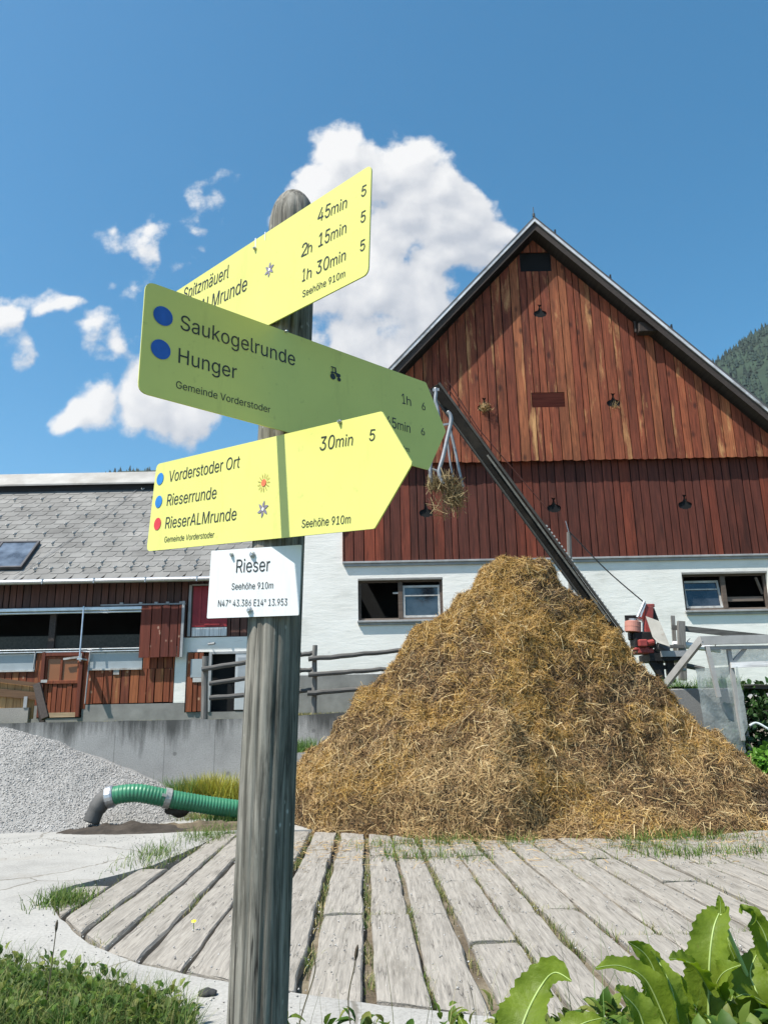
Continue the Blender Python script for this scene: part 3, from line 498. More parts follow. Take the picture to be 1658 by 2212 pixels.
def mat_concrete(name, c, stain=None, scale=1.0, cracks=False, specks=None):
    m, nt, b = _mat(name); v = coords(nt)
    n1 = noi(nt, v, 1.1 * scale, 8, .65); n2 = noi(nt, v, 40 * scale, 6, .7)
    r = ramp(nt, [tuple(x * .8 for x in c), c, tuple(min(.9, x * 1.12) for x in c)], [.3, .5, .7]); nt.links.new(n1, r.inputs[0])
    f2 = ramp(nt, [(.72,) * 3, (1,) * 3, (1.16,) * 3], [.3, .5, .68]); nt.links.new(n2, f2.inputs[0])
    col = mixc(nt, r.outputs[0], f2.outputs[0], 1.0, 'MULTIPLY')
    if specks:
        vo = nt.nodes.new('ShaderNodeTexVoronoi'); vo.inputs['Scale'].default_value = 55; nt.links.new(v, vo.inputs['Vector'])
        col = mixc(nt, col, specks, mrange(nt, vo.outputs['Distance'], .1, .2, .5, 0))
    if cracks:
        vo = nt.nodes.new('ShaderNodeTexVoronoi'); vo.feature = 'DISTANCE_TO_EDGE'; vo.inputs['Scale'].default_value = .42
        wv = nt.nodes.new('ShaderNodeVectorMath'); wv.operation = 'MULTIPLY_ADD'; wv.inputs[1].default_value = (.35, .35, .35)
        nz = nt.nodes.new('ShaderNodeTexNoise'); nz.inputs['Scale'].default_value = 2.5; nz.inputs['Detail'].default_value = 6; nt.links.new(v, nz.inputs['Vector'])
        nt.links.new(nz.outputs['Color'], wv.inputs[0]); nt.links.new(v, wv.inputs[2]); nt.links.new(wv.outputs[0], vo.inputs['Vector'])
        col = mixc(nt, col, (.12, .105, .08), mrange(nt, vo.outputs['Distance'], .003, .009, .7, 0))
        n5 = noi(nt, v, .7, 9, .7); col = mixc(nt, col, (.24, .21, .17), mrange(nt, n5, .56, .7, 0, .55))
    if stain:
        zlo, zhi, sc_ = stain
        sp = nt.nodes.new('ShaderNodeSeparateXYZ'); tc = nt.nodes.new('ShaderNodeTexCoord'); nt.links.new(tc.outputs['Object'], sp.inputs[0])
        gz = mrange(nt, sp.outputs[2], zlo, zhi, -.28, .2)
        st = noi(nt, coords(nt, (1, 1, .12)), 2.6, 8, .7)
        ad = nt.nodes.new('ShaderNodeMath'); ad.operation = 'ADD'; nt.links.new(gz, ad.inputs[0]); nt.links.new(st, ad.inputs[1])
        col = mixc(nt, col, sc_, mrange(nt, ad.outputs[0], .48, .7, 0, .9))
        # shutter seams
        wv = nt.nodes.new('ShaderNodeMath'); wv.operation = 'PINGPONG'; wv.inputs[1].default_value = .55; nt.links.new(sp.outputs[0], wv.inputs[0])
        col = mixc(nt, col, (.13, .13, .125), mrange(nt, wv.outputs[0], .004, .012, .7, 0))
        vo = nt.nodes.new('ShaderNodeTexVoronoi'); vo.inputs['Scale'].default_value = 1.6; nt.links.new(v, vo.inputs['Vector'])
        col = mixc(nt, col, (.1, .1, .1), mrange(nt, vo.outputs['Distance'], .05, .09, .6, 0))
    nt.links.new(col, b.inputs['Base Color']); b.inputs['Roughness'].default_value = .9; b.inputs['Specular IOR Level'].default_value = .25
    bump(nt, b, n2, .35, .01); return m
m_yard = mat_concrete('yard_concrete', (.33, .322, .30), cracks=True, specks=(.46, .45, .42))
m_wallc = mat_concrete('wall_concrete', (.30, .30, .29), stain=(0.55, 1.75, (.045, .047, .045)))
m_block = mat_concrete('block_concrete', (.2, .2, .195))

gx = np.concatenate([[-2500, -600, -100, -40], np.linspace(-16, 16, 161), [40, 100, 600, 2500]])
gy = np.concatenate([[-2500, -400, -60, -10], np.linspace(-2, 22, 121), [40, 100, 600, 2500]])
X, Y = np.meshgrid(gx, gy)
Z = ngrid(gx, gy, lambda a, b: -.16 + (.035 * noise.fractal((a * 1.8, b * 1.8, 0), 1, 2, 3) + (.105 * min(1, max(0, (a + 1.2) / .8)) if b > 4 else 0) if abs(a) < 16 and b < 17 else 0))
tag(gridmesh('ground', X, Y, Z, m_soil), kind='structure')

def jag(poly, step=.16, amp=.018, seed=1):
    out = []; n = len(poly)
    for i in range(n):
        a, b = Vector(poly[i]), Vector(poly[(i + 1) % n]); k = max(1, int((b - a).length / step))
        if k > 60: k = 1
        nn = Vector((-(b - a).y, (b - a).x)).normalized()
        for j in range(k):
            p = a.lerp(b, j / k); q = noise.fractal((p.x * 3.1, p.y * 3.1, seed), 1.0, 2.0, 4) * amp
            out.append((p.x + nn.x * q, p.y + nn.y * q))
    return out

EDGE = [(-2.4, 12.5), (-2.45, 11.75), (-2.56, 10.6), (-2.68, 9.62), (-2.95, 8.95), (-3.16, 8.55), (-3.23, 8.16), (-2.99, 7.6), (-2.72, 7.11), (-2.46, 6.7), (-2.19, 6.3), (-1.92, 6.02),
        (-1.66, 5.78), (-1.3, 5.54), (-.85, 5.28), (-.4, 5.06), (-.05, 4.89), (.6, 4.68), (1.6, 4.5), (3, 4.35), (8, 4.2)]
yard = [(-22, 17.98), (9, 17.98), (9, 12.5)] + EDGE + [(8, 3.5), (2, 3.6), (.4, 3.9), (-.5, 4.3), (-1.3, 4.85), (-2.0, 5.35), (-2.8, 5.75), (-4.5, 6.2), (-22, 7.2)]
yp = jag(yard)
mb = MB(); mb.prism(yp, (0, 0, 0), (1, 0, 0), (0, 1, 0), (0, 0, -1), .15)
tag(mb.build('concrete_yard', m_yard), kind='structure')

# lawn in front of the yard, where the photographer stands
gx = np.linspace(-8, 8, 60); gy = np.linspace(-3, 6.2, 50); X, Y = np.meshgrid(gx, gy)
def lawn_edge(x): return float(np.interp(x, [-22, -4.5, -2.8, -2.0, -1.3, -.5, .4, 2, 8], [7.1, 6.15, 5.7, 5.3, 4.8, 4.25, 3.85, 3.55, 3.45]))
Z = ngrid(gx, gy, lambda a, b: min(.05, (lawn_edge(a) - b) * .12) - .03 + .04 * noise.noise((a, b, 3)) if b < lawn_edge(a) + .2 else -.25)
tag(gridmesh('lawn', X, Y, Z, m_meadow), kind='structure')

# terrace behind the retaining wall, and the higher garden on the right
gx = np.linspace(-22, 14, 90); gy = np.linspace(18.2, 21.0, 10); X, Y = np.meshgrid(gx, gy)
Z = ngrid(gx, gy, lambda a, b: 1.60 + .03 * noise.noise((a * 1.5, b * 1.5, 7)) + .10 * max(0, min(1, (a + 3) / 4)))
tag(gridmesh('terrace', X, Y, Z, m_meadow), kind='structure')
gx = np.linspace(4.2, 14, 40); gy = np.linspace(15.3, 20.4, 24); X, Y = np.meshgrid(gx, gy)
Z = ngrid(gx, gy, lambda a, b: 2.06 + .05 * noise.noise((a * 1.5, b * 1.5, 9)))
tag(gridmesh('garden', X, Y, Z, m_meadow), kind='structure')

mb = MB(); top = [(x, 1.66 + .012 * noise.noise((x * 2, 0, 0)) + .09 * max(0, min(1, (x + 2.6) / 1.5))) for x in np.linspace(-22, 6, 120)]
mb.prism([(-22, -.1)] + top[::1] + [(6, -.1)], (0, 18.0, 0), (1, 0, 0), (0, 0, 1), (0, 1, 0), .24)
w = mb.build('retaining_wall', m_wallc); tag(seat(w, (-6, 18.1, 0)), 'stained grey concrete retaining wall behind the gravel, below the farm buildings', 'wall')
mb = MB(); mb.box((5.15, 15.0, -.1), (6.35, 15.32, 2.02)); mb.box((6.35, 15.03, -.1), (6.6, 18, 2.0))
w = mb.build('garden_wall', m_block, bevel=.02); tag(seat(w, (5.7, 15.1, 0)), 'short dark grey concrete wall with grass on top, right of the straw heap', 'wall')

# mountains with forest, far off
def mountain(name, pk, width, depth, base, seed):
    gx = np.linspace(pk[0] - width, pk[0] + width, 60); gy = np.linspace(pk[1] - depth, pk[1] + depth, 40); X, Y = np.meshgrid(gx, gy)
    R_ = np.sqrt(((X - pk[0]) / width) ** 2 + ((Y - pk[1]) / depth) ** 2)
    nz = ngrid(gx, gy, lambda a, b: noise.fractal((a * .004, b * .004, seed), 1.0, 2.0, 6))
    Z = np.clip(1 - R_, -.2, 1) * pk[2] * (1 + .0 * nz) + nz * pk[2] * .07
    return X, Y, np.maximum(Z, -2)
m_hill = plain('forest_floor', (.018, .036, .02), .95, var=.5, scale=.03, bmp=0)
m_fir = island('fir', [(.007, .018, .016), (.011, .026, .021), (.018, .036, .027), (.025, .043, .03)], .9, .35, .02)
P1 = ray(1730, 640); P1 = P1 * (900 / P1.y)
hills = []
for nm, pk, wd, dp, sd in (('mountain', (513, 900, 501), 590, 700, 3), ('mountain', (-333, 1500, 524), 1400, 1100, 5)):
    X, Y, Z = mountain(nm, pk, wd, dp, 0, sd); hills.append((X, Y, Z))
    tag(gridmesh(nm, X, Y, Z, m_hill), kind='structure')
def forest(X, Y, Z, n, h, seed):
    r = np.random.default_rng(seed); gx, gy = X[0], Y[:, 0]
    x = r.uniform(gx[0], gx[-1], n); y = r.uniform(gy[0], gy[len(gy) * 6 // 10], n)
    fx = (x - gx[0]) / (gx[1] - gx[0]); fy = (y - gy[0]) / (gy[1] - gy[0])
    i = np.clip(fx.astype(int), 0, len(gx) - 2); j = np.clip(fy.astype(int), 0, len(gy) - 2); fx -= i; fy -= j
    z = Z[j, i] * (1 - fx) * (1 - fy) + Z[j, i + 1] * fx * (1 - fy) + Z[j + 1, i] * (1 - fx) * fy + Z[j + 1, i + 1] * fx * fy
    k = z > 40; P = np.stack([x, y, z - 2], 1)[k]; n = len(P); H = r.uniform(.5, 1.2, n) * h
    vs, fs = [], []; ns = 6
    for (z0, z1, r0) in ((.05, .6, .24), (.35, .82, .17), (.62, 1.0, .1)):
        V = np.zeros((n, ns + 1, 3)); V[:, ns] = P; V[:, ns, 2] += H * z1
        for q in range(ns):
            a = 2 * np.pi * q / ns + r.uniform(0, .6, n); rr = H * r0 * r.uniform(.7, 1.25, n)
            V[:, q] = P + np.stack([np.cos(a) * rr, np.sin(a) * rr, H * z0], 1)
        b = (np.arange(n) * (ns + 1))[:, None]
        vs.append(V.reshape(-1, 3)); fs.append(np.concatenate([b + np.array([q, (q + 1) % ns, ns]) for q in range(ns)], 1).reshape(-1, 3))
    return cat(*zip(vs, fs))
f1 = forest(*hills[0], 26000, 10.5, 1); f2 = forest(*hills[1], 9000, 13, 2)
o = npmesh('forest', *cat(f1, f2), m_fir); tag(o, 'dark spruce forest covering the far mountain slopes', 'forest', kind='stuff')

# ------------------------------------------------------------------ the signpost
from mathutils.geometry import delaunay_2d_cdt
CAPH = max(int(a.split(',')[1]) for p in GLYPHS['H'][1] for a in p.split())

def winding(q, ps):
    w = 0
    for p in ps:
        for i in range(len(p)):
            (x0, y0), (x1, y1) = p[i - 1], p[i]
            if (y0 > q[1]) != (y1 > q[1]) and q[0] < (x1 - x0) * (q[1] - y0) / (y1 - y0) + x0: w += 1 if y1 > y0 else -1
    return w
GT = {}
def glyph(ch):
    "triangles of one letter (non-zero winding, so overlapping strokes stay solid)"
    if ch not in GT:
        adv, ps = GLYPHS[ch]; ps = [[tuple(map(int, a.split(','))) for a in p.split()] for p in ps]; V, E = [], []
        for p in ps: k = len(V); V += [Vector(q) for q in p]; E += [(k + i, k + (i + 1) % len(p)) for i in range(len(p))]
        vs, tris = [], []
        if V:
            v2, e2, f2 = delaunay_2d_cdt(V, E, [], 0, 1e-4)[:3]; vs = [tuple(v) for v in v2]
            for f in f2:
                c = (sum(vs[i][0] for i in f) / len(f) + .013, sum(vs[i][1] for i in f) / len(f) + .017)
                if winding(c, ps): tris.append(tuple(f))
        GT[ch] = (adv, vs, tris)
    return GT[ch]

def fill(polys):
    "closed outlines with holes -> verts, faces"
    c = bpy.data.curves.new('t', 'CURVE'); c.dimensions = '2D'; c.fill_mode = 'BOTH'
    for p in polys:
        s = c.splines.new('POLY'); s.points.add(len(p) - 1); s.use_cyclic_u = True
        for q, (a, b) in zip(s.points, p): q.co = (a, b, 0, 1)
    o = bpy.data.objects.new('t', c); COL.objects.link(o); bpy.context.view_layer.update()
    me = bpy.data.meshes.new_from_object(o.evaluated_get(bpy.context.evaluated_depsgraph_get()))
    r = [tuple(v.co) for v in me.vertices], [tuple(p.vertices) for p in me.polygons]
    bpy.data.objects.remove(o); bpy.data.curves.remove(c); bpy.data.meshes.remove(me); return r

def ink(name, c, rough=.45):
    m, nt, b = _mat(name); b.inputs['Base Color'].default_value = (*c, 1); b.inputs['Roughness'].default_value = rough
    v = coords(nt); r = ramp(nt, [tuple(x * .85 for x in c), tuple(min(1, x * 1.15 + .004) for x in c)], [.35, .65]); nt.links.new(noi(nt, v, 30, 3), r.inputs[0])
    nt.links.new(r.outputs[0], b.inputs['Base Color']); return m
m_ink = ink('black_lettering', (.022, .022, .02)); m_blue = ink('blue_paint', (.01, .09, .42)); m_lblue = ink('light_blue_paint', (.02, .19, .55)); m_red = ink('red_paint', (.62, .03, .04))
m_lilac = ink('lilac_paint', (.22, .19, .26)); m_white = ink('white_print', (.8, .78, .8)); m_coral = ink('coral_paint', (.7, .16, .06)); m_ochre = ink('ochre_paint', (.35, .26, .05))
m_zinc = plain('zinc', (.45, .46, .47), .4, .8, .2, 40)

def mat_panel(name, c, r):
    m, nt, b = _mat(name); v = coords(nt); n = noi(nt, v, 4, 6, .6)
    k = ramp(nt, [tuple(x * .94 for x in c), tuple(min(1, x * 1.04) for x in c)], [.35, .65]); nt.links.new(n, k.inputs[0])
    n2 = noi(nt, v, 60, 4, .6); col = mixc(nt, k.outputs[0], tuple(x * .7 for x in c), mrange(nt, n2, .64, .74, 0, .45))
    n3 = noi(nt, coords(nt, (1, 1, .15)), 26, 5, .65); col = mixc(nt, col, tuple(x * .78 for x in c), mrange(nt, n3, .58, .72, 0, .5))
    nt.links.new(col, b.inputs['Base Color']); b.inputs['Roughness'].default_value = r; b.inputs['Specular IOR Level'].default_value = .35
    bump(nt, b, noi(nt, v, 3, 2), .05, .01)
    return m
m_yellow = mat_panel('yellow_enamel', (.68, .672, .19), .42)
m_plate = mat_panel('white_enamel', (.78, .79, .80), .38)

def mat_post():
    m, nt, b = _mat('weathered_post'); v = coords(nt, (1, 1, .045))
    n = noi(nt, v, 85, 8, .7, .8)
    r = ramp(nt, [(.03, .027, .024), (.125, .118, .104), (.245, .232, .208), (.39, .375, .345)], [.30, .43, .56, .75]); nt.links.new(n, r.inputs[0])
    n2 = noi(nt, coords(nt), 5, 7, .65); f2 = ramp(nt, [(.72, .74, .72), (1.1, 1.08, 1.05)], [.35, .65]); nt.links.new(n2, f2.inputs[0])
    col = mixc(nt, r.outputs[0], f2.outputs[0], 1, 'MULTIPLY')
    n9 = noi(nt, coords(nt, (1, 1, .03)), 42, 3, .5, .3); mm = nt.nodes.new('ShaderNodeMath'); mm.operation = 'MINIMUM'
    nt.links.new(mrange(nt, n9, .48, .5, 0, 1), mm.inputs[0]); nt.links.new(mrange(nt, n9, .5, .52, 1, 0), mm.inputs[1]); m5 = nt.nodes.new('ShaderNodeMath'); m5.operation = 'MULTIPLY'; nt.links.new(mm.outputs[0], m5.inputs[0]); nt.links.new(mrange(nt, noi(nt, coords(nt), 7, 3), .42, .56), m5.inputs[1])
    col = mixc(nt, col, (.018, .017, .016), m5.outputs[0])
    vk = nt.nodes.new('ShaderNodeTexVoronoi'); vk.inputs['Scale'].default_value = 7; nt.links.new(coords(nt, (1, 1, .6)), vk.inputs['Vector']); rk = ramp(nt, [(.9, .9, .88), (.55, .55, .53), (1, 1, 1)], [.05, .10, .16]); nt.links.new(vk.outputs['Distance'], rk.inputs[0])
    col = mixc(nt, col, rk.outputs[0], 1, 'MULTIPLY')
    vo = nt.nodes.new('ShaderNodeTexVoronoi'); vo.inputs['Scale'].default_value = 70; nt.links.new(coords(nt, (1, 1, .6)), vo.inputs['Vector'])
    n4 = noi(nt, coords(nt), 9, 3)
    sp = nt.nodes.new('ShaderNodeMath'); sp.operation = 'MULTIPLY'; nt.links.new(mrange(nt, vo.outputs['Distance'], .1, .2, 1, 0), sp.inputs[0]); nt.links.new(mrange(nt, n4, .52, .62, 0, .8), sp.inputs[1])
    col = mixc(nt, col, (.42, .43, .41), sp.outputs[0])
    nt.links.new(col, b.inputs['Base Color']); b.inputs['Roughness'].default_value = .85; b.inputs['Specular IOR Level'].default_value = .2
    bump(nt, b, n, .7, .004); return m

PX, PYY, PR = -.186, 1.34, .0455
sp_ = thing('signpost', 'tall grey timber post carrying three yellow arrow signs and a white name plate', 'signpost', (PX, PYY, 0))
def post_mesh():
    ns = 96; zs = np.concatenate([np.linspace(-.2, 2.42, 70), np.linspace(2.44, 2.515, 12)])
    cracks = [(-1.9, .06, .35, 2.6), (-1.35, .05, .9, 2.6), (-.72, .07, -.2, 2.2), (-2.5, .05, .2, 1.5), (-1.6, .035, -.2, 1.15), (-1.05, .04, -.2, 1.5), (-.2, .06, 0, 2.5), (-2.2, .04, 1.0, 1.9)]
    V = []; top = 2.515
    for z in zs:
        ax = PX + (z - 1.6) * .027 - .004; ay = PYY
        rr = PR * (1.0 - .004 * z)
        if z > 2.43: t = (z - 2.43) / (top - 2.43); rr *= math.sqrt(max(0.02, 1 - (t * .985) ** 2.2))
        for k in range(ns):
            a = -math.pi + 2 * math.pi * k / ns
            q = 1 + .012 * noise.noise((math.cos(a) * 1.5, math.sin(a) * 1.5, z * .8)) + .012 * noise.noise((math.cos(a) * 16, math.sin(a) * 16, z * 1.2))
            for (ca, wd, z0, z1) in cracks:
                d = abs(a - ca - .05 * noise.noise((z * 1.7, ca * 9, 0)) - .03 * (z - 1.2))
                if d < wd and z0 < z < z1: q -= .10 * (1 - d / wd) * min(1, (z - z0) * 4, (z1 - z) * 4)
            V.append((ax + math.cos(a) * rr * q, ay + math.sin(a) * rr * q, z))
    F = [(i * ns + k, i * ns + (k + 1) % ns, (i + 1) * ns + (k + 1) % ns, (i + 1) * ns + k) for i in range(len(zs) - 1) for k in range(ns)]
    me = MB(); me.add(V, F + [tuple(range((len(zs) - 1) * ns, len(zs) * ns))]); return me
post_mesh().build('post', mat_post(), sp_, smooth=True)

def roundpoly(pts, rads, n=5):
    out = []; k = len(pts)
    for i in range(k):
        p0, p, p1 = Vector(pts[i - 1]), Vector(pts[i]), Vector(pts[(i + 1) % k]); r = rads[i]
        if r <= 0: out.append(tuple(p)); continue
        a = (p0 - p).normalized(); b = (p1 - p).normalized(); th = a.angle(b); t = r / math.tan(th / 2)
        A, B = p + a * t, p + b * t
        for j in range(n + 1):
            s = j / n; out.append(tuple(A.lerp(p, s).lerp(p.lerp(B, s), s)))
    return out

class Sign:
    def __init__(s, name, label, o, yaw, tilt, poly, mat, thick=.0025, gap=.001):
        s.o = Vector(o); yaw, tilt = rad(yaw), rad(tilt)
        # slide the panel along its sight line until its back just touches the post
        n_ = Vector((math.sin(yaw), -math.cos(yaw), 0)); axp = Vector((PX + (s.o.z + .06 - 1.6) * .027 - .004, PYY, 0))
        k = ((axp - EYEP).dot(n_) + PR * 1.035 + thick + gap) / (s.o - EYEP).dot(n_)
        s.o = EYEP + (s.o - EYEP) * k; poly = [(a * k, b * k) for a, b in poly]
        s.ex = Vector((math.cos(yaw) * math.cos(tilt), math.sin(yaw) * math.cos(tilt), math.sin(tilt))); s.n = Vector((math.sin(yaw), -math.cos(yaw), 0))
        s.ey = s.n.cross(s.ex)
        mb = MB(); mb.prism(poly, s.o, s.ex, s.ey, -s.n, thick); s.ob = mb.build(name, mat, sp_); s.ob['label'] = label
        s.txt = []
    def loc(s, u, v):
        d = ray(u, v); t = (s.o - EYEP).dot(s.n) / d.dot(s.n); p = EYEP + d * t - s.o; return p.dot(s.ex), p.dot(s.ey)
    def text(s, t, p0, p1, ptop, Zf, capk=1.0):
        "fit a line of lettering between two baseline points; ptop is the top of a capital at its left"
        a0, b0 = s.loc(*Zf(*p0)); a1, b1 = s.loc(*Zf(*p1)); at, bt = s.loc(*Zf(*ptop))
        gl_ = []; xx = 0
        for ch in t: g = glyph(ch); gl_.append((xx, g)); xx += g[0]
        xs = [ox + g[1][i][0] for ox, g in gl_ for f in g[2] for i in f]; x0, x1 = min(xs), max(xs)
        L = math.hypot(a1 - a0, b1 - b0); kx = L / (x1 - x0); ca, sa = (a1 - a0) / L, (b1 - b0) / L
        # height above the baseline
        hgt = abs(-(at - a0) * sa + (bt - b0) * ca) * capk; ky = hgt / CAPH
        tr = lambda x, y: (a0 + x * kx * ca - y * ky * sa, b0 + x * kx * sa + y * ky * ca)
        for ox, g in gl_:
            if g[2]: s.txt.append(([tr(ox + x - x0, y) for x, y in g[1]], g[2]))
    def done(s):
        mb = MB()
        for pts, tris in s.txt: mb.add([s.o + s.ex * x + s.ey * y + s.n * .0006 for x, y in pts], tris)
        mb.build('lettering', m_ink, s.ob)
    def shape(s, name, polys, mat, lift=.0009, filled=True):
        vs, fs = fill([[(a * 100, b * 100) for a, b in p] for p in polys])
        mb = MB(); mb.add([s.o + s.ex * (x / 100) + s.ey * (y / 100) + s.n * lift for x, y, z in vs], fs); return mb.build(name, mat, s.ob)
    def dot(s, name, c, r, mat, lift=.0009): return s.shape(name, [circ(c, r)], mat, lift)
    def screw(s, u, v, r=.0045):
        a, b = s.loc(u, v); p = s.o + s.ex * a + s.ey * b
        mb = MB(); mb.tube([p, p + s.n * .003], r * 1.25, 6); mb.tube([p + s.n * .003, p + s.n * .006], [r, r * .6], 10); mb.build('screw', m_zinc, s.ob)

def circ(c, r, n=28): return [(c[0] + r * math.cos(2 * math.pi * k / n), c[1] + r * math.sin(2 * math.pi * k / n)) for k in range(n)]
def Z1(u, v): return ((300 + .36188 * u) / 1.08504, (380 + .36188 * v) / 1.08504)
def Z2(u, v): return ((300 + .48251 * u) / 1.08504, (900 + .48251 * v) / 1.08504)
def ZP(u, v): return ((400 + .22919 * u) / 1.08504, (1270 + .22919 * v) / 1.08504)

def arrow(L, h, tip, left=False, r=.013):
    p = [(0, 0), (L, 0), (L + tip, h / 2), (L, h), (0, h)]; q = [r, .006, .006, .006, r]
    if left: p = [(-a, b) for a, b in p][::-1]; q = q[::-1]
    return roundpoly(p, q)

def flower(s, c, r):
    polys = []
    for k in range(6):
        a = 2 * math.pi * k / 6 + .35; q = []
        for t, w in ((.18, .02), (.35, .2), (.55, .24), (.8, .14), (1, .0), (.8, -.06), (.55, -.12), (.35, -.14), (.18, -.02)):
            q.append((c[0] + r * (t * math.cos(a) - w * math.sin(a)), c[1] + r * (t * math.sin(a) + w * math.cos(a))))
        polys.append(q)
    o = s.shape('flower_symbol', polys, m_lilac, .0008)
    s.dot('flower_centre', c, r * .2, m_white, .0011)

# lower sign
lo = Sign('direction_sign', 'lowest yellow arrow pointing right, with three coloured dots and 30min', (-.4759, 1.542, 1.8411), -42.23, -5.96, arrow(.6265, .18, .067), m_yellow)
T = lo.text
T('Vorderstoder Ort', (197, 477), (541, 406), (190, 425), Z2); T('Rieserrunde', (188, 592), (428, 556), (190, 537), Z2); T('RieserALMrunde', (180, 703), (525, 660), (182, 648), Z2)
T('Gemeinde Vorderstoder', (176, 770), (418, 746), (178, 742), Z2); T('30', (930, 324), (1001, 313), (930, 258), Z2); T('min', (1008, 309), (1090, 297), (1008, 254), Z2)
T('5', (1170, 277), (1197, 274), (1170, 222), Z2); T('Seehöhe 910m', (843, 699), (1080, 676), (843, 660), Z2)
lo.done()
for (u, v, mt, nm) in ((157, 461, m_lblue, 'trail_dot'), (150, 572, m_lblue, 'trail_dot'), (144, 680, m_red, 'trail_dot')):
    lo.dot(nm, lo.loc(*Z2(u, v)), .0125, mt)
c = lo.loc(*Z2(660, 480)); lo.dot('sun_symbol', c, .0065, m_coral)
lo.shape('sun_rays', [[(c[0] + math.cos(a) * .0085 - math.sin(a) * .0006, c[1] + math.sin(a) * .0085 + math.cos(a) * .0006), (c[0] + math.cos(a) * .0165 - math.sin(a) * .0006, c[1] + math.sin(a) * .0165 + math.cos(a) * .0006),
         (c[0] + math.cos(a) * .0165 + math.sin(a) * .0006, c[1] + math.sin(a) * .0165 - math.cos(a) * .0006), (c[0] + math.cos(a) * .0085 + math.sin(a) * .0006, c[1] + math.sin(a) * .0085 - math.cos(a) * .0006)] for a in [2 * math.pi * k / 13 for k in range(13)]], m_ochre)
flower(lo, lo.loc(*Z2(656, 608)), .0155)
lo.screw(*Z2(1031, 185), .003)

# middle sign, turned away from the sun
mi = Sign('direction_sign', 'middle yellow arrow pointing right away from the viewer, with two blue dots', (-.3726, 1.116, 1.9967), 41.01, -.28, arrow(.6156, .192, .054, r=.017), m_yellow)
T = mi.text
T('Saukogelrunde', (338, 1082), (1080, 1320), (338, 985), Z1); T('Hunger', (325, 1298), (703, 1405), (332, 1204), Z1); T('Gemeinde Vorderstoder', (310, 1462), (920, 1625), (312, 1415), Z1)
T('1', (1331, 95), (1347, 99), (1331, 46), Z2); T('h', (1353, 101), (1374, 107), (1353, 60), Z2); T('6', (1427, 125), (1444, 129), (1427, 89), Z2)
T('45', (1252, 205), (1303, 219), (1252, 153), Z2); T('min', (1308, 220), (1370, 238), (1308, 176), Z2); T('6', (1423, 247), (1441, 251), (1423, 212), Z2); T('Seehöhe 910m', (1165, 282), (1366, 333), (1165, 256), Z2)
mi.done()
for (u, v) in ((226, 997), (211, 1213)): mi.dot('trail_dot', mi.loc(*Z1(u, v)), .0165, m_blue)
c = mi.loc(*Z1(1340, 1380)); k = .00068
tr = [circ((c[0] - 8 * k, c[1] - 6 * k), 9 * k, 20), circ((c[0] + 13 * k, c[1] - 9 * k), 6 * k, 16)]
body = [[(-14, 2), (-4, 5), (2, 3), (4, -4), (14, -3), (18, 2), (16, 7), (4, 8), (2, 20), (3, 23), (-15, 23), (-14, 20), (-11, 20), (-10, 8), (-16, 6)]]
tr2 = [[(c[0] + a * k, c[1] + b * k) for a, b in p] for p in body]
mi.shape('tractor_symbol', tr, m_ink); mi.shape('tractor_symbol', tr2 + [[(c[0] + a * k, c[1] + b * k) for a, b in ((-8, 8), (-1, 8), (-2, 20), (-8.5, 20))]], m_ink, .0011)
mi.screw(*Z1(1020, 1098), .0022)

# upper sign, pointing left
tp = Sign('direction_sign', 'uppermost yellow arrow pointing left, with three walking times on its right', (-.0176, 1.102, 2.184), -45.29, -3.37, arrow(.615, .196, .066, left=True), m_yellow)
T = tp.text
T('45', (1226, 390), (1306, 350), (1226, 306), Z1); T('min', (1313, 346), (1415, 295), (1313, 275), Z1); T('5', (1508, 228), (1540, 212), (1508, 160), Z1)
T('2', (1121, 616), (1158, 598), (1121, 535), Z1); T('h', (1161, 596), (1190, 581), (1161, 530), Z1); T('15', (1232, 551), (1304, 514), (1232, 466), Z1); T('min', (1312, 510), (1412, 457), (1312, 438), Z1); T('5', (1505, 397), (1537, 380), (1505, 326), Z1)
T('1', (1127, 776), (1147, 766), (1127, 695), Z1); T('h', (1157, 760), (1187, 745), (1157, 692), Z1); T('30', (1217, 729), (1300, 688), (1217, 646), Z1); T('min', (1308, 684), (1408, 634), (1308, 614), Z1); T('5', (1502, 582), (1534, 565), (1502, 512), Z1)
T('Seehöhe 910m', (1129, 877), (1405, 741), (1129, 834), Z1); T('Spitzmäuerl', (357, 898), (650, 747), (357, 822), Z1); T('RieserALMrunde', (300, 1066), (768, 829), (300, 985), Z1)
tp.done()
flower(tp, tp.loc(*Z1(916, 696)), .0155); tp.screw(*Z1(826, 560), .003)
for (u, v0, v1, wd) in ((827, 492, 556, .0018), (889, 452, 500, .0014)):
    a, b = tp.loc(*Z1(u, v0)), tp.loc(*Z1(u, v1)); tp.shape('bird_streak', [[(a[0] - wd, a[1]), (a[0] + wd, a[1]), (b[0] + wd * .6, b[1]), (b[0], b[1] - .003), (b[0] - wd * .6, b[1])]], m_white, .0008)

# white plate
k = .833
pl = Sign('name_plate', 'white rectangular plate below the arrows, reading Rieser', (-.3638 * k, 1.6034 * k, 1.5 + .2128 * k), -20.11, -1.84, roundpoly([(0, 0), (.2073 * k, 0), (.2073 * k, .14 * k), (0, .14 * k)], [.002] * 4, 2), m_plate, .002)
T = pl.text
T('Rieser', (668, 316), (1012, 298), (668, 182), ZP); T('Seehöhe 910m', (622, 490), (1047, 477), (622, 424), ZP); T('N47° 43.386 E14° 13.953', (483, 664), (1190, 650), (483, 596), ZP)
pl.done(); pl.screw(*ZP(626, 132), .0028); pl.screw(*ZP(838, 132), .0045); pl.screw(*ZP(810, 700), .0045)

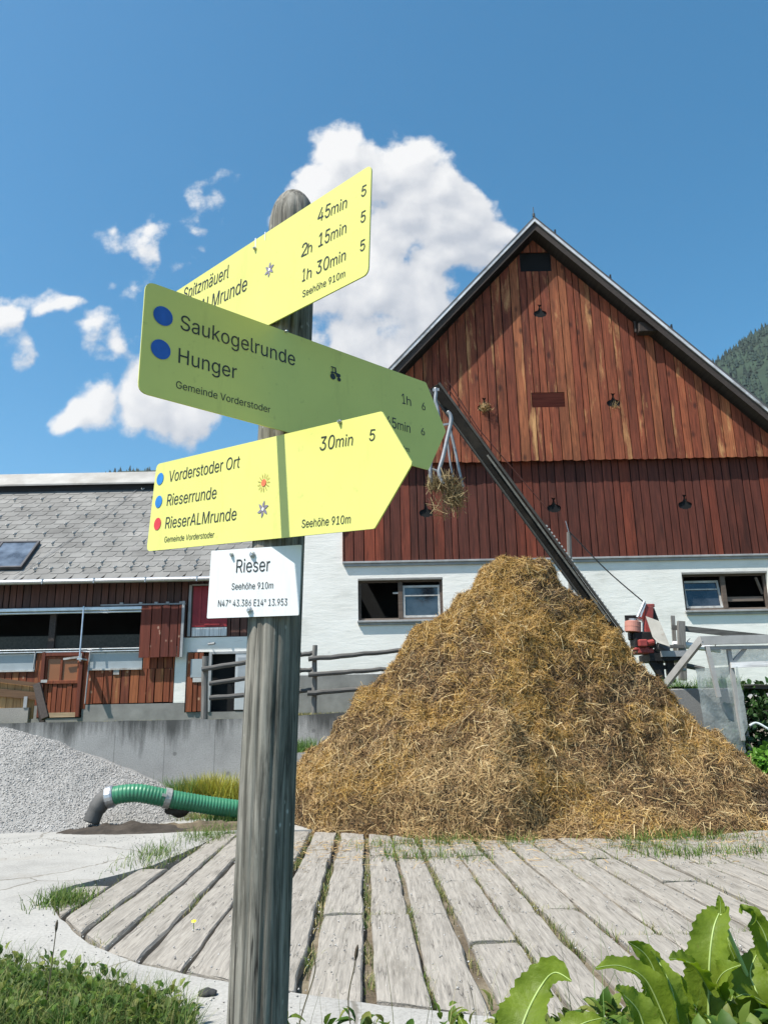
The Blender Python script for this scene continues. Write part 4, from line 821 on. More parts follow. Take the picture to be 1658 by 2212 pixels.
# ------------------------------------------------------------------ the barn
YF = 20.5                       # plane of the facades
m_plaster_, nt_, b_ = _mat('white_plaster')
_v = coords(nt_); _r = ramp(nt_, [(.59, .575, .53), (.76, .745, .70), (.82, .805, .765)], [.25, .45, .65]); nt_.links.new(noi(nt_, coords(nt_, (.5, 1, 1)), 1.3, 9, .65), _r.inputs[0])
_n = noi(nt_, coords(nt_, (.22, 1, 1)), 9, 8, .72, .4)
_c = mixc(nt_, _r.outputs[0], (.52, .51, .48), mrange(nt_, _n, .60, .72, 0, .55))
nt_.links.new(_c, b_.inputs['Base Color']); b_.inputs['Roughness'].default_value = .9; bump(nt_, b_, _n, .5, .02)
m_plaster = m_plaster_
m_grey_render = plain('grey_render', (.22, .215, .205), .9, var=.25, scale=2, bmp=.3)
m_dark = plain('dark_interior', (.006, .007, .008), .95, var=.3, scale=2, bmp=0)  # near-black colour stands in for unlit depth behind openings and board gaps
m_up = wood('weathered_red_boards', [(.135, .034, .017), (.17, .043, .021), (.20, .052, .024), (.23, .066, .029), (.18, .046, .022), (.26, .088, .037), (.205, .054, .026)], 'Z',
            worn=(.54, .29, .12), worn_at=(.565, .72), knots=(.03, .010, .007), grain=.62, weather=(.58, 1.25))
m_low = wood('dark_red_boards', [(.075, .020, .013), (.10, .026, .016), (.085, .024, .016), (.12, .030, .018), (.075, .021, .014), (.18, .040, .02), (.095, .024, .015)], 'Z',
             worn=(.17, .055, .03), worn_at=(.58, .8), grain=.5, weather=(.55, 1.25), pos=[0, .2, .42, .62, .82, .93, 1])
m_roofdark = wood('old_dark_timber', [(.03, .024, .02), (.05, .04, .035), (.04, .03, .026)], 'Y', grain=.4)
m_barge = plain('pale_metal_edging', (.62, .63, .65), .5, .1, .25, 3, .1, dirt=(.25, .24, .23))
m_tiles = plain('roof_slates', (.1, .1, .1), .8, var=.3, scale=3, bmp=.3)
m_frame = wood('grey_brown_frame', [(.10, .075, .06), (.15, .12, .10), (.08, .06, .05)], 'X', grain=.35)
m_framewhite = plain('worn_white_frame', (.45, .45, .44), .6, var=.2, scale=6, dirt=(.2, .16, .13))
m_sill = plain('grey_sill', (.3, .305, .31), .6, var=.2, scale=4)

def glass(name, tint=(.3, .36, .45), rough=.06):
    m, nt, b = _mat(name); b.inputs['Base Color'].default_value = (*[x * .10 for x in tint], 1); b.inputs['Roughness'].default_value = rough
    b.inputs['Specular IOR Level'].default_value = .9; b.inputs['Coat Weight'].default_value = .3
    v = coords(nt); n = noi(nt, v, 2.2, 4); r = ramp(nt, [tuple(x * .05 for x in tint), tuple(x * .16 for x in tint)], [.35, .65]); nt.links.new(n, r.inputs[0]); nt.links.new(r.outputs[0], b.inputs['Base Color'])
    return m
m_glass = glass('window_glass')

BX0, BX1, AX, AZ = -2.30, 11.3, 4.50, 15.50
SL_L, SL_R = 1.089, 1.027
def roofz(x, off=0.0): return AZ - (SL_L * (AX - x) if x < AX else SL_R * (x - AX)) - off
barn = thing('barn', 'large barn with red-brown boarded gable over a white plastered ground floor', 'barn', (AX, YF, 1.6))

# white ground floor with two window openings
W1 = (-.72, 1.5, 4.09, 5.17); W2 = (7.78, 10.02, 4.19, 5.17)
mb = MB(); z0, z1 = 1.2, 5.62
for a, b in ((BX0, W1[0]), (W1[1], W2[0]), (W2[1], BX1)): mb.box((a, YF, z0), (b, YF + .3, z1))
for w in (W1, W2):
    mb.box((w[0], YF, z0), (w[1], YF + .3, w[2])); mb.box((w[0], YF, w[3]), (w[1], YF + .3, z1))
mb.box((BX0, YF + .003, z1), (-1.06, YF + .3, roofz(BX0, .5)))
mb.box((BX0, YF + .3, z0), (BX0 + .3, YF + 18, roofz(BX0, .6))); mb.box((BX1 - .3, YF + .3, z0), (BX1, YF + 18, roofz(BX1, .6)))
mb.build('wall', m_plaster, barn)
mb = MB(); mb.box((BX0 + .06, YF - .02, 1.3), (4, YF - .002, 2.72)); mb.build('plinth', m_grey_render, barn)
mb = MB(); mb.box((BX0 + .4, YF + 1.6, 1.3), (BX1 - .4, YF + 1.7, roofz(BX0, .8))); mb.xz([(BX0 + .6, 8), (AX, AZ - .6), (BX1 - .6, 8.4)], YF + .25, YF + .35)
mb.build('interior', m_dark, barn)

# boarding
def boards(x0, x1, zb, ztop, yf, thick, seed, tips=0.0, wmin=.17, wmax=.30):
    r = random.Random(seed); mb = MB(); x = x0
    while x < x1 - .03:
        w = r.uniform(wmin, wmax); a, b = x, min(x1, x + w); g = .008 + r.random() * .008
        a2, b2 = a + g, b - g; dy = r.uniform(-.006, .006); zz = zb + r.uniform(-.012, .012)
        mid = (a2 + b2) / 2
        top = [(b2, ztop(b2)), (a2, ztop(a2))]
        if a2 < AX < b2 and ztop(AX) > 10: top = [(b2, ztop(b2)), (AX, ztop(AX)), (a2, ztop(a2))]
        bot = [(a2, zz), (mid, zz - tips), (b2, zz)] if tips else [(a2, zz), (b2, zz)]
        mb.xz(bot + top, yf + dy, yf + dy + thick); x = b
    return mb
VENTS_UP = [(4.55, 12.71, .72), (2.82, 9.87, .72), (6.38, 9.93, .72)]; VENTS_LO = [(1.13, 6.95, .72), (4.56, 7.01, .72), (8.08, 7.03, .72)]
def vent_poly(cx, cz, k):
    half = [(.0, -.20), (.10, -.20), (.13, -.17), (.22, -.15), (.275, -.08), (.285, 0), (.25, .07), (.16, .11), (.085, .14), (.045, .24), (.035, .30), (.06, .36), (.10, .42), (.0, .40)]
    p = half + [(-a, b) for a, b in half[::-1][1:-1]]
    return [(cx + a * k * .92, cz + b * k * .92) for a, b in p]
def cut(ob, vents, holes=()):
    mb = MB()
    for v in vents: mb.xz(vent_poly(*v), YF - 1.2, YF + 1)
    for (a, b, c, d) in holes: mb.xz([(a, c), (b, c), (b, d), (a, d)], YF - 1.2, YF + 1)
    o = mb.build('cutter', None); 
    md = ob.modifiers.new('b', 'BOOLEAN'); md.object = o; md.operation = 'DIFFERENCE'; md.solver = 'EXACT'
    o.location = -ORG[ob.name]; o.location = (0, 0, 0)
    bpy.context.view_layer.update()
    me = bpy.data.meshes.new_from_object(ob.evaluated_get(bpy.context.evaluated_depsgraph_get()))
    old = ob.data; ob.modifiers.clear(); ob.data = me; bpy.data.meshes.remove(old); bpy.data.objects.remove(o)

YU, YL = YF - .235, YF - .05
LOFT = (4.08, 4.98, 14.05, 14.68); HATCH = (4.13, 5.05, 9.83, 10.27)
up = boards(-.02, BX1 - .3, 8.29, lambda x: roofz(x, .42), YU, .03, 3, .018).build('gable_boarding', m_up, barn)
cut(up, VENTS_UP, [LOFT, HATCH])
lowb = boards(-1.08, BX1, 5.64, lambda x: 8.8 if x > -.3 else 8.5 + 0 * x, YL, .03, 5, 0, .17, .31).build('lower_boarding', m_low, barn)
cut(lowb, VENTS_LO)
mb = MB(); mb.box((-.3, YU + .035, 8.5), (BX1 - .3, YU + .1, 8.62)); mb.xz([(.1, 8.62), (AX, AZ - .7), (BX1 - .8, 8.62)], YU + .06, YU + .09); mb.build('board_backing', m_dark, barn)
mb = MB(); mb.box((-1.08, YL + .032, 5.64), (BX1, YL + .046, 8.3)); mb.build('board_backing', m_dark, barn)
for vx in VENTS_UP + VENTS_LO:
    y = (YU if vx in VENTS_UP else YL)
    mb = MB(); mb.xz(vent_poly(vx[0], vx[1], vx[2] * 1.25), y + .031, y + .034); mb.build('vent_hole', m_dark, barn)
mb = MB(); mb.box((-1.12, YL - .05, 5.585), (BX1, YF + .0, 5.637)); mb.box((-1.07, YF - .06, 5.51), (BX1, YF - .004, 5.583)); mb.build('sill_board', m_sill, barn, bevel=.006)
mb = MB(); mb.box((-1.115, YL - .02, 5.64), (-1.085, YF, 8.3)); mb.build('corner_board', m_low, barn)
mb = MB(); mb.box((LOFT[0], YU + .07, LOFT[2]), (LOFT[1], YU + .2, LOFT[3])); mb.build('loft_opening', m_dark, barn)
mb = MB()
for i in range(4):
    z = HATCH[2] + .012 + i * .108; mb.bar((HATCH[0] + .01, YU + .04, z + .05), (HATCH[1] - .01, YU + .04, z + .05), .018, .1, (0, -.35, 1))
mb.build('louvre_hatch', wood('red_louvre', [(.13, .028, .018), (.17, .04, .025)], 'X', worn=(.3, .24, .18), worn_at=(.66, .74)), barn)

# roof: two slopes with overhang, pale edging along the rakes
RK = .66
def roof_side(mb, sgn, sl, xe, y0, y1, t0, t1):
    xr = AX; ze = AZ - sl * abs(xe - AX)
    mb.prism([(xr, AZ + t1), (xr, AZ + t0), (xe, ze + t0), (xe, ze + t1)], (0, y0, 0), (1, 0, 0), (0, 0, 1), (0, 1, 0), y1 - y0)
XEL, XER = BX0 + .3, BX1 + .9
mb = MB(); roof_side(mb, -1, SL_L, XEL, YF - RK + .03, YF + 18, -.16, .02); roof_side(mb, 1, SL_R, XER, YF - RK + .03, YF + 18, -.16, .02)
rf = mb.build('roof', m_roofdark, barn)
mb = MB(); roof_side(mb, -1, SL_L, XEL - .05, YF - RK - .02, YF + 18.05, .024, .07); roof_side(mb, 1, SL_R, XER + .05, YF - RK - .02, YF + 18.05, .024, .07)
mb.build('slate_covering', m_tiles, rf)
for sgn, sl, xe in ((-1, SL_L, XEL), (1, SL_R, XER)):
    mb = MB(); roof_side(mb, sgn, sl, xe, YF - RK - .012, YF - RK + .027, -.085, .022); o = mb.build('barge_board', m_barge, rf)
    mb = MB(); roof_side(mb, sgn, sl, xe, YF - RK + .031, YF - RK + .06, -.34, -.165); mb.build('rafter', m_roofdark, rf)
mb = MB(); mb.tube([(AX, YF - RK + .05, AZ + .02), (AX, YF - RK + .05, AZ + .42)], .012, 6); mb.tube([(AX, YF - RK + .05, AZ + .1), (AX, YF - RK + .05, AZ + .2)], .04, 8)
mb.tube([(AX, YF - RK + .05, AZ + .12)] + [(AX + d, YF - RK + .04, roofz(AX + d) + .12) for d in (.5, 1, 2, 3.5, 5, 6.5)], .012, 5)
for d in (.55, 2.0, 3.55, 5.0): mb.box((AX + d, YF - RK, roofz(AX + d) + .05), (AX + d + .04, YF - RK + .05, roofz(AX + d) + .2))
mb.build('lightning_rod', plain('dark_steel', (.05, .055, .06), .5, .7), rf)
mb = MB(); q = py(1392, 712, YU - .1); mb.box((q.x - .22, YU - .28, q.z - .14), (q.x + .26, YU + .0, q.z + .16)); mb.box((q.x - .3, YU - .16, q.z - .1), (q.x - .23, YU - .1, q.z + .26)); mb.build('purlin_end', m_roofdark, barn, bevel=.02)

# barn windows
def barn_window(w, tilt, open_right):
    x0, x1, z0, z1 = w; yr = YF + .10
    wd = MB(); t = .075
    wd.box((x0, yr, z0), (x0 + t, yr + .08, z1)); wd.box((x1 - t, yr, z0), (x1, yr + .08, z1)); wd.box((x0 + t, yr + .002, z1 - t), (x1 - t, yr + .078, z1)); wd.box((x0 + t, yr + .002, z0), (x1 - t, yr + .078, z0 + .06))
    xm = (x0 + x1) / 2 + (.0 if not open_right else -.02); wd.box((xm - .06, yr - .01, z0 + .06), (xm + .06, yr + .076, z1 - t))
    f = wd.build('window', m_frame, barn, bevel=.005)
    s = MB(); s.box((x0 - .02, YF - .10, z0 - .065), (x1 + .02, yr - .002, z0 - .012)); s.box((x0, YF - .05, z0 - .13), (x1, YF - .004, z0 - .067)); s.build('sill', m_sill, f, bevel=.006)
    s = MB(); s.box((x0, YF - .005, z1 - .03), (x1, yr - .01, z1 + .02)); s.build('lintel_edge', m_grey_render, f)
    halves = ((xm + .06, x1 - t), (x0 + t, xm - .06))
    a, b = halves[0] if not open_right else halves[1]
    # tilting sash: leans into the room at its top
    def P(x, z, d=0): return (x, yr + .03 + d + (z - z0 - .06) * math.tan(tilt), z)
    zt = z1 - t - .03 - (0.06 if tilt else 0); zb = z0 + .07; m_ = .06; zm = zb + (zt - zb) * .68
    sh = MB()
    for p, q in (((a + .03, zb), (a + .03, zt)), ((b - .03, zb), (b - .03, zt))): sh.bar(P(*p), P(*q), .05, .045, (0, 1, 0))
    for z in (zb + .025, zt - .03): sh.bar(P(a + .06, z), P(b - .06, z), .045, .055)
    sh.bar(P(a + .06, zm), P(b - .06, zm), .04, .03)
    s = sh.build('sash', m_framewhite, f)
    g = MB(); g.add([P(a + .05, zb + .04, .01), P(b - .05, zb + .04, .01), P(b - .05, zt - .05, .01), P(a + .05, zt - .05, .01)], [(0, 1, 2, 3)]); g.build('pane', m_glass, f)
    if open_right:
        g = MB(); a2, b2 = halves[0]; g.box((a2 + .02, yr + .1, z0 + .24), (b2 - .02, yr + .13, z0 + .36)); g.bar((b2 - .16, yr + .06, z1 - .12), (b2 - .02, yr + .1, z0 + .42), .05, .05); g.build('sash', m_frame, f)
    else:
        g = MB(); g.bar((xm - .2, yr + .02, z0 + .72), (xm - .06, yr + .02, z0 + .72), .03, .04); g.build('handle', m_framewhite, f)
barn_window(W1, rad(1), False); barn_window(W2, rad(11), True)

# ------------------------------------------------------------------ the low stable on the left
stable = thing('stable', 'low stable with grey slate roof, red-brown boarding and a long dark opening', 'stable', (-8, YF, 1.6))
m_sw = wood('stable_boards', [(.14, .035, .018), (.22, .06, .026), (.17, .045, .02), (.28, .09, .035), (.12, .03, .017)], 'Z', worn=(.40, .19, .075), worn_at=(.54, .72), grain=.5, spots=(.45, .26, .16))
m_sd = wood('shaded_boards', [(.07, .035, .028), (.10, .045, .034), (.06, .035, .03), (.12, .055, .04)], 'Z', worn=(.2, .15, .12), worn_at=(.62, .8), grain=.4)  # darker copy of the stable boards, shade below the eave put into the colour
m_door = wood('door_boards', [(.20, .055, .024), (.26, .075, .03), (.17, .045, .022)], 'Z', worn=(.42, .2, .085), worn_at=(.56, .74), grain=.45)
m_alu = plain('aluminium_rail', (.55, .57, .6), .35, .7, .15, 8)
XL = -16.0
def bset(mb, x0, x1, z0, z1, y, seed, th=.03, wmin=.16, wmax=.24):
    b = boards(x0, x1, z0, lambda x: z1, y, th, seed, 0, wmin, wmax); mb.add(b.v, b.f)
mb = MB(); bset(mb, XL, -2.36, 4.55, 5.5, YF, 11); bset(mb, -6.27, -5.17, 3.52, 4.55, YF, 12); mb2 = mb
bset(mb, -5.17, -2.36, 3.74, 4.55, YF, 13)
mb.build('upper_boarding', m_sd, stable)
mb = MB(); bset(mb, XL, -8.86, 2.1, 2.98, YF, 14); bset(mb, -7.7, -5.42, 2.12, 2.96, YF, 15); bset(mb, -6.25, -5.42, 2.965, 3.5, YF, 16); bset(mb, -9.0, -8.83, 2.0, 3.44, YF - .004, 17); bset(mb, -7.76, -7.63, 2.0, 3.44, YF - .004, 18)
mb.build('lower_boarding', m_sw, stable)
mb = MB(); mb.box((XL, YF + .0, 1.3), (-8.85, YF + .2, 2.095)); mb.box((-7.72, YF - .0, 1.3), (-5.13, YF + .2, 2.095)); mb.box((-8.85, YF, 1.3), (-7.72, YF + .2, 1.78)); mb.box((-5.13, YF, 1.3), (-2.3, YF + .2, 1.86)); mb.build('plinth', m_grey_render, stable)
mb = MB(); mb.box((-5.42, YF + .004, 2.1), (-5.13, YF + .2, 3.36)); mb.box((-5.42, YF + .004, 3.362), (-2.34, YF + .2, 3.735)); mb.box((-3.28, YF + .004, 1.86), (-2.34, YF + .2, 3.36)); mb.build('white_wall', m_plaster, stable)
mb = MB(); mb.box((XL, YF + 1.6, 1.3), (-2.4, YF + 1.7, 5.4)); mb.box((XL, YF + .25, 5.2), (-2.4, YF + 1.7, 5.3)); mb.build('interior', m_dark, stable)
mb = MB(); mb.box((XL, YF + 8.0, 1.3), (-2.4, YF + 8.1, 5.4)); mb.box((XL, YF, 1.3), (XL + .2, YF + 8, 5.3)); mb.build('rear_wall', m_plaster, stable)
# long opening: net in its lower part, rails, glazing below
mb = MB(); mb.box((XL, YF + .12, 3.5), (-6.28, YF + .13, 3.86)); mb.build('wind_net', plain('brown_net', (.05, .05, .042), .9, var=.3, scale=20, bmp=.4), stable)
for x in (-15.2, -12.0, -8.75): mb = MB(); mb.box((x, YF + .04, 3.47), (x + .16, YF + .11, 4.52)); mb.build('opening_post', m_roofdark, stable)
mb = MB(); mb.box((XL, YF - .16, 4.46), (-6.3, YF - .05, 4.56)); mb.box((XL, YF - .13, 4.40), (-6.3, YF - .08, 4.45)); mb.build('blind_rail', m_alu, stable, bevel=.015)
mb = MB(); mb.box((XL, YF - .07, 3.47), (-6.3, YF - .02, 3.5)); mb.box((XL, YF - .06, 3.41), (-6.3, YF - .015, 3.445)); mb.build('blind_rail', m_alu, stable, bevel=.008)
m_milk = plain('milky_pane', (.30, .34, .36), .3, var=.12, scale=1.5, bmp=0, spec=.6)
for x0, x1, z0 in ((XL, -9.02, 2.99), (-7.62, -6.27, 2.99)):
    mb = MB(); mb.box((x0, YF + .02, z0), (x1, YF + .04, 3.4)); o = mb.build('light_panel', m_milk, stable)
    mb = MB(); mb.box((x0, YF - .05, z0 - .045), (x1 + .02, YF + .02, z0 - .005)); mb.build('panel_sill', m_framewhite, o)
# half door
d0, d1, dz0, dz1 = -8.83, -7.76, 1.8, 3.44
mb = MB(); mb.box((d0, YF - .06, dz0), (d0 + .1, YF + .05, dz1)); mb.box((d1 - .1, YF - .06, dz0), (d1, YF + .05, dz1)); mb.box((d0 + .1, YF - .058, dz1 - .12), (d1 - .1, YF + .048, dz1)); dr = mb.build('door', wood('door_frame', [(.10, .026, .016), (.13, .035, .02)], 'Z', grain=.35), stable, bevel=.008)
mb = MB(); bset(mb, d0 + .1, d1 - .1, dz0 + .12, dz0 + .82, YF + .0, 21, .03, .1, .15); mb.build('door_boards', m_door, dr)
mb = MB(); mb.box((d0 + .1, YF - .02, dz0 + .0), (d1 - .1, YF + .03, dz0 + .115)); mb.build('kick_board', wood('pale_board', [(.33, .23, .14), (.4, .3, .2)], 'X', grain=.35), dr)
mb = MB(); mb.box((d0 + .1, YF - .03, dz0 + .825), (d1 - .1, YF + .03, dz0 + .91)); mb.box((d0 + .48, YF - .025, dz0 + .91), (d0 + .54, YF + .03, dz1 - .12)); mb.box((d0 + .1, YF - .02, dz0 + .91), (d0 + .15, YF + .03, dz1 - .12)); mb.box((d1 - .15, YF - .02, dz0 + .91), (d1 - .1, YF + .03, dz1 - .12)); mb.box((d0 + .15, YF - .018, dz1 - .18), (d0 + .48, YF + .03, dz1 - .122)); mb.box((d0 + .54, YF - .018, dz1 - .18), (d1 - .15, YF + .03, dz1 - .122)); mb.build('door_rail', m_door, dr, bevel=.006)
m_opane = plain('orange_brown_pane', (.27, .10, .035), .4, var=.15, scale=2, bmp=0, spec=.6)
for a, b in ((d0 + .15, d0 + .48), (d0 + .54, d1 - .15)):
    mb = MB(); mb.box((a, YF + .008, dz0 + .91), (b, YF + .02, dz1 - .18)); mb.build('pane', m_opane, dr)
mb = MB(); mb.box((d0 + .04, YF - .075, dz0 + .86), (d0 + .2, YF - .06, dz0 + .93)); mb.bar((d1 - .5, YF - .08, dz1 - .2), (d1 - .04, YF - .08, dz1 - .15), .03, .05); mb.box((d1 - .1, YF - .09, dz1 - .26), (d1 - .04, YF - .06, dz1 - .06)); mb.build('latch', m_framewhite, dr)
# sliding shutter
mb = MB(); bset(mb, -6.32, -5.26, 3.24, 4.56, YF - .20, 23, .04, .2, .3); sh = mb.build('sliding_shutter', wood('shutter_boards', [(.11, .026, .016), (.14, .034, .02), (.10, .024, .016)], 'Z', worn=(.2, .07, .035), worn_at=(.6, .8), grain=.35, spots=(.4, .25, .18)), stable)
mb = MB(); mb.box((-5.258, YF - .205, 3.22), (-5.19, YF - .15, 4.66)); mb.build('edge_rail', m_sill, sh, bevel=.006)
mb = MB(); mb.box((-7.4, YF - .12, 4.585), (-5.19, YF - .07, 4.62))
for x in (-6.9, -6.4, -6.0, -5.7, -5.35): mb.box((x, YF - .13, 4.6), (x + .08, YF - .06, 4.66))
mb.build('shutter_track', m_sill, stable)
q0, q1 = py(181, 1310, YF - .3), py(172, 1420, YF - .45); mb = MB(); mb.tube([q0, q1], .022, 8); mb.box((q1.x - .06, YF - .46, q1.z - .06), (q1.x + .06, YF - .05, q1.z - .02)); mb.build('crank_rod', m_alu, stable)
mb = MB(); mb.tube([(-7.63, YF - .05, 2.12), (-7.6, YF - .05, 3.4)], .018, 6); mb.tube([(-9.02, YF - .05, 3.0), (-9.0, YF - .05, 3.44)], .02, 6); mb.build('guide_rod', m_sill, stable)
mb = MB(); mb.box((-6.98, YF - .03, 2.83), (-6.83, YF - .005, 2.96)); mb.build('notice_card', m_framewhite, stable)
# red hatch door upstairs with worn threshold
mb = MB(); mb.box((-5.02, YF - .03, 4.0), (-4.12, YF + .0, 5.06)); rd = mb.build('red_hatch', plain('red_painted_door', (.25, .012, .02), .5, var=.2, scale=3), stable)
mb = MB(); mb.box((-5.02, YF - .045, 4.0), (-4.12, YF - .032, 4.1)); mb.box((-4.86, YF - .045, 4.1), (-4.8, YF - .032, 5.06)); mb.box((-4.7, YF - .06, 4.04), (-4.3, YF - .047, 4.08)); mb.build('door_rail', plain('red_rail', (.28, .02, .025), .5), rd)
mb = MB(); mb.box((-5.02, YF - .035, 3.76), (-4.12, YF - .004, 3.985)); mb.build('peeling_board', wood('peeling_board_wood', [(.12, .1, .085)], 'Z', worn=(.5, .48, .44), worn_at=(.5, .6), grain=.5), rd)
mb = MB(); mb.box((-5.13, YF - .06, 3.76), (-5.06, YF - .003, 5.1)); mb.box((-5.06, YF - .058, 5.08), (-3.4, YF - .003, 5.12)); mb.build('frame', m_sill, rd)
# door openings on the right
mb = MB(); mb.box((-4.5, YF + .21, 1.86), (-3.28, YF + .26, 3.36)); mb.box((-5.13, YF + .21, 1.86), (-4.5, YF + .3, 3.36)); mb.build('doorway', m_dark, stable)
mb = MB(); mb.box((-4.55, YF - .03, 1.86), (-4.48, YF + .1, 3.36)); mb.box((-4.48, YF - .028, 3.3), (-3.3, YF + .1, 3.358)); mb.build('doorway_frame', m_sill, stable)
mb = MB(); bset(mb, -5.1, -4.68, 1.88, 3.34, YF - .05, 27, .04, .12, .2); bd = mb.build('board_door', m_sw, stable)
mb = MB(); mb.box((-5.0, YF - .062, 2.72), (-4.7, YF - .052, 3.18)); mb.build('pane', m_milk, bd)
mb = MB(); mb.box((-4.93, YF - .075, 2.6), (-4.66, YF - .055, 2.71)); mb.build('notice_card', m_framewhite, bd)
m_gdoor = plain('pale_grey_door', (.45, .47, .49), .5, var=.1, scale=3)
mb = MB(); mb.box((-3.87, YF - .02, 1.9), (-3.3, YF + .02, 3.3)); gd = mb.build('grey_door', m_gdoor, stable, bevel=.005)
mb = MB(); mb.box((-3.8, YF - .036, 2.72), (-3.42, YF - .022, 3.2)); mb.build('door_panel', plain('inset_panel', (.30, .32, .34), .4, var=.15, scale=3), gd)
mb = MB(); mb.tube([py(450, 1392, YF - .16), py(464, 1390, YF - .3)], .03, 8); mb.tube([py(452, 1388, YF - .02), py(452, 1388, YF - .16)], .015, 6); mb.build('wall_lamp', m_sill, stable)

# stable roof
EY, EZ, RYY, RZ = YF - .42, 5.24, 24.1, 9.15
sv = Vector((0, RYY - EY, RZ - EZ)); SLEN = sv.length; sv.normalize(); nv = Vector((0, -sv.z, sv.y))
RX0, RX1 = XL - .5, -3.2
def onroof(x, s, h=0.0): p = Vector((x, EY, EZ)) + sv * s + nv * h; return p
mb = MB(); mb.prism([(RX0, 0), (RX1, 0), (RX1, SLEN), (RX0, SLEN)], (0, EY, EZ), (1, 0, 0), sv, -nv, .1)
mb.prism([(RX0, 0), (RX1, 0), (RX1, SLEN), (RX0, SLEN)], (0, 2 * RYY - EY, EZ), (1, 0, 0), Vector((0, -sv.y, sv.z)), Vector((0, -sv.z, -sv.y)), .1)
rf = mb.build('roof', m_roofdark, stable)
m_slate = island('grey_slates', [(.15, .147, .14), (.17, .167, .16), (.19, .187, .178), (.16, .157, .15), (.205, .2, .192)], .75, .22, 1.3, 0, .3)
mb = MB(); rr = random.Random(4); row = .262; nrow = int(SLEN / row); wt = .42
for j in range(nrow):
    s0 = j * row; off = (j % 2) * wt / 2
    nx = int((RX1 - RX0) / wt) + 2
    for i in range(nx):
        xa = RX0 + (i - 1) * wt + off; xb = xa + wt - .006
        xa2, xb2 = max(xa, RX0), min(xb, RX1)
        if xb2 - xa2 < .08: continue
        s1 = min(SLEN, s0 + row * 1.55); dz = rr.uniform(0, .004); sj = s0 + rr.uniform(-.005, .005); c = .2
        lo_ = [(xa2, sj), (xb2 - c * (xb2 - xa2), sj), (xb2, sj + row * .55)]
        prof = lo_ + [(xb2, s1), (xa2, s1)]
        hts = [(.017 if s < s0 + row * .6 else .002) + dz for _, s in prof]
        k = len(prof); vs = [onroof(x, s, h) for (x, s), h in zip(prof, hts)] + [onroof(x, s, h - .012) for (x, s), h in zip(prof, hts)]
        mb.add(vs, [tuple(range(k)), tuple(range(2 * k - 1, k - 1, -1))] + [(a, a + k, (a + 1) % k + k, (a + 1) % k) for a in range(k)])
mb.build('slates', m_slate, rf)
# gutter
mb = MB(); mb.tube([(RX0, EY - .07, EZ - .06), (RX1, EY - .07, EZ - .06)], .065, 10)
for x in np.arange(-15.4, -2.4, 1.32): mb.box((x, EY - .142, EZ - .13), (x + .025, EY - .0, EZ + .01))
mb.build('gutter', m_zinc, rf)
# raised ridge vent: dark face under a pale sheet cover
za, zb = py(150, 1044, 23.45).z, py(150, 1022, 24.1).z
mb = MB(); mb.prism([(23.45, za), (24.1, zb), (24.75, za), (24.75, za - .05), (24.1, zb - .05), (23.45, za - .05)], (RX0, 0, 0), (0, 1, 0), (0, 0, 1), (1, 0, 0), RX1 - RX0); mb.build('ridge_cover', plain('pale_ridge_sheet', (.33, .32, .30), .6, .1, .2, 1.2, .1, dirt=(.22, .2, .17)), rf)
mb = MB(); mb.box((RX0 + .05, 23.62, 8.5), (RX1 - .05, 24.58, za)); mb.build('ridge_vent', plain('dark_vent', (.022, .024, .028), .8), rf)
# skylight
def hitroof(u, v, h=.05):
    d = ray(u, v); o = Vector((0, EY, EZ)) + nv * h; t = (o - EYEP).dot(nv) / d.dot(nv); p = EYEP + d * t - Vector((0, EY, EZ)); return p.x, p.dot(sv)
a = hitroof(92, 1172); b = hitroof(42, 1229); xr = (a[0] + b[0]) / 2; s0, s1 = b[1], a[1]; xl = xr - 2.05
mb = MB(); f = .055
for p, q in (((xl, s0), (xr, s0 + f)), ((xl, s1 - f), (xr, s1)), ((xl, s0 + f), (xl + f, s1 - f)), ((xr - f, s0 + f), (xr, s1 - f)), (((xl + xr) / 2 - .03, s0 + f), ((xl + xr) / 2 + .03, s1 - f))):
    mb.prism([(p[0], p[1]), (q[0], p[1]), (q[0], q[1]), (p[0], q[1])], Vector((0, EY, EZ)) + nv * .03, (1, 0, 0), sv, nv, .09)
sk = mb.build('skylight', plain('dark_flashing', (.06, .06, .065), .4, .5), rf)
for x0, x1 in ((xl + f, (xl + xr) / 2 - .03), ((xl + xr) / 2 + .03, xr - f)):
    mb = MB(); mb.add([onroof(x0, s0 + f, .1), onroof(x1, s0 + f, .1), onroof(x1, s1 - f, .1), onroof(x0, s1 - f, .1)], [(0, 1, 2, 3)]); mb.build('pane', glass('skylight_glass', (.9, 1.1, 1.4), .08), rf)
mb = MB(); mb.tube([onroof(-9.6, .02, .05), onroof(-9.0, 1.4, .05), onroof(-8.2, 3.2, .05), onroof(-7.7, 4.9, .05)], .008, 5); mb.build('lightning_wire', m_sill, rf)
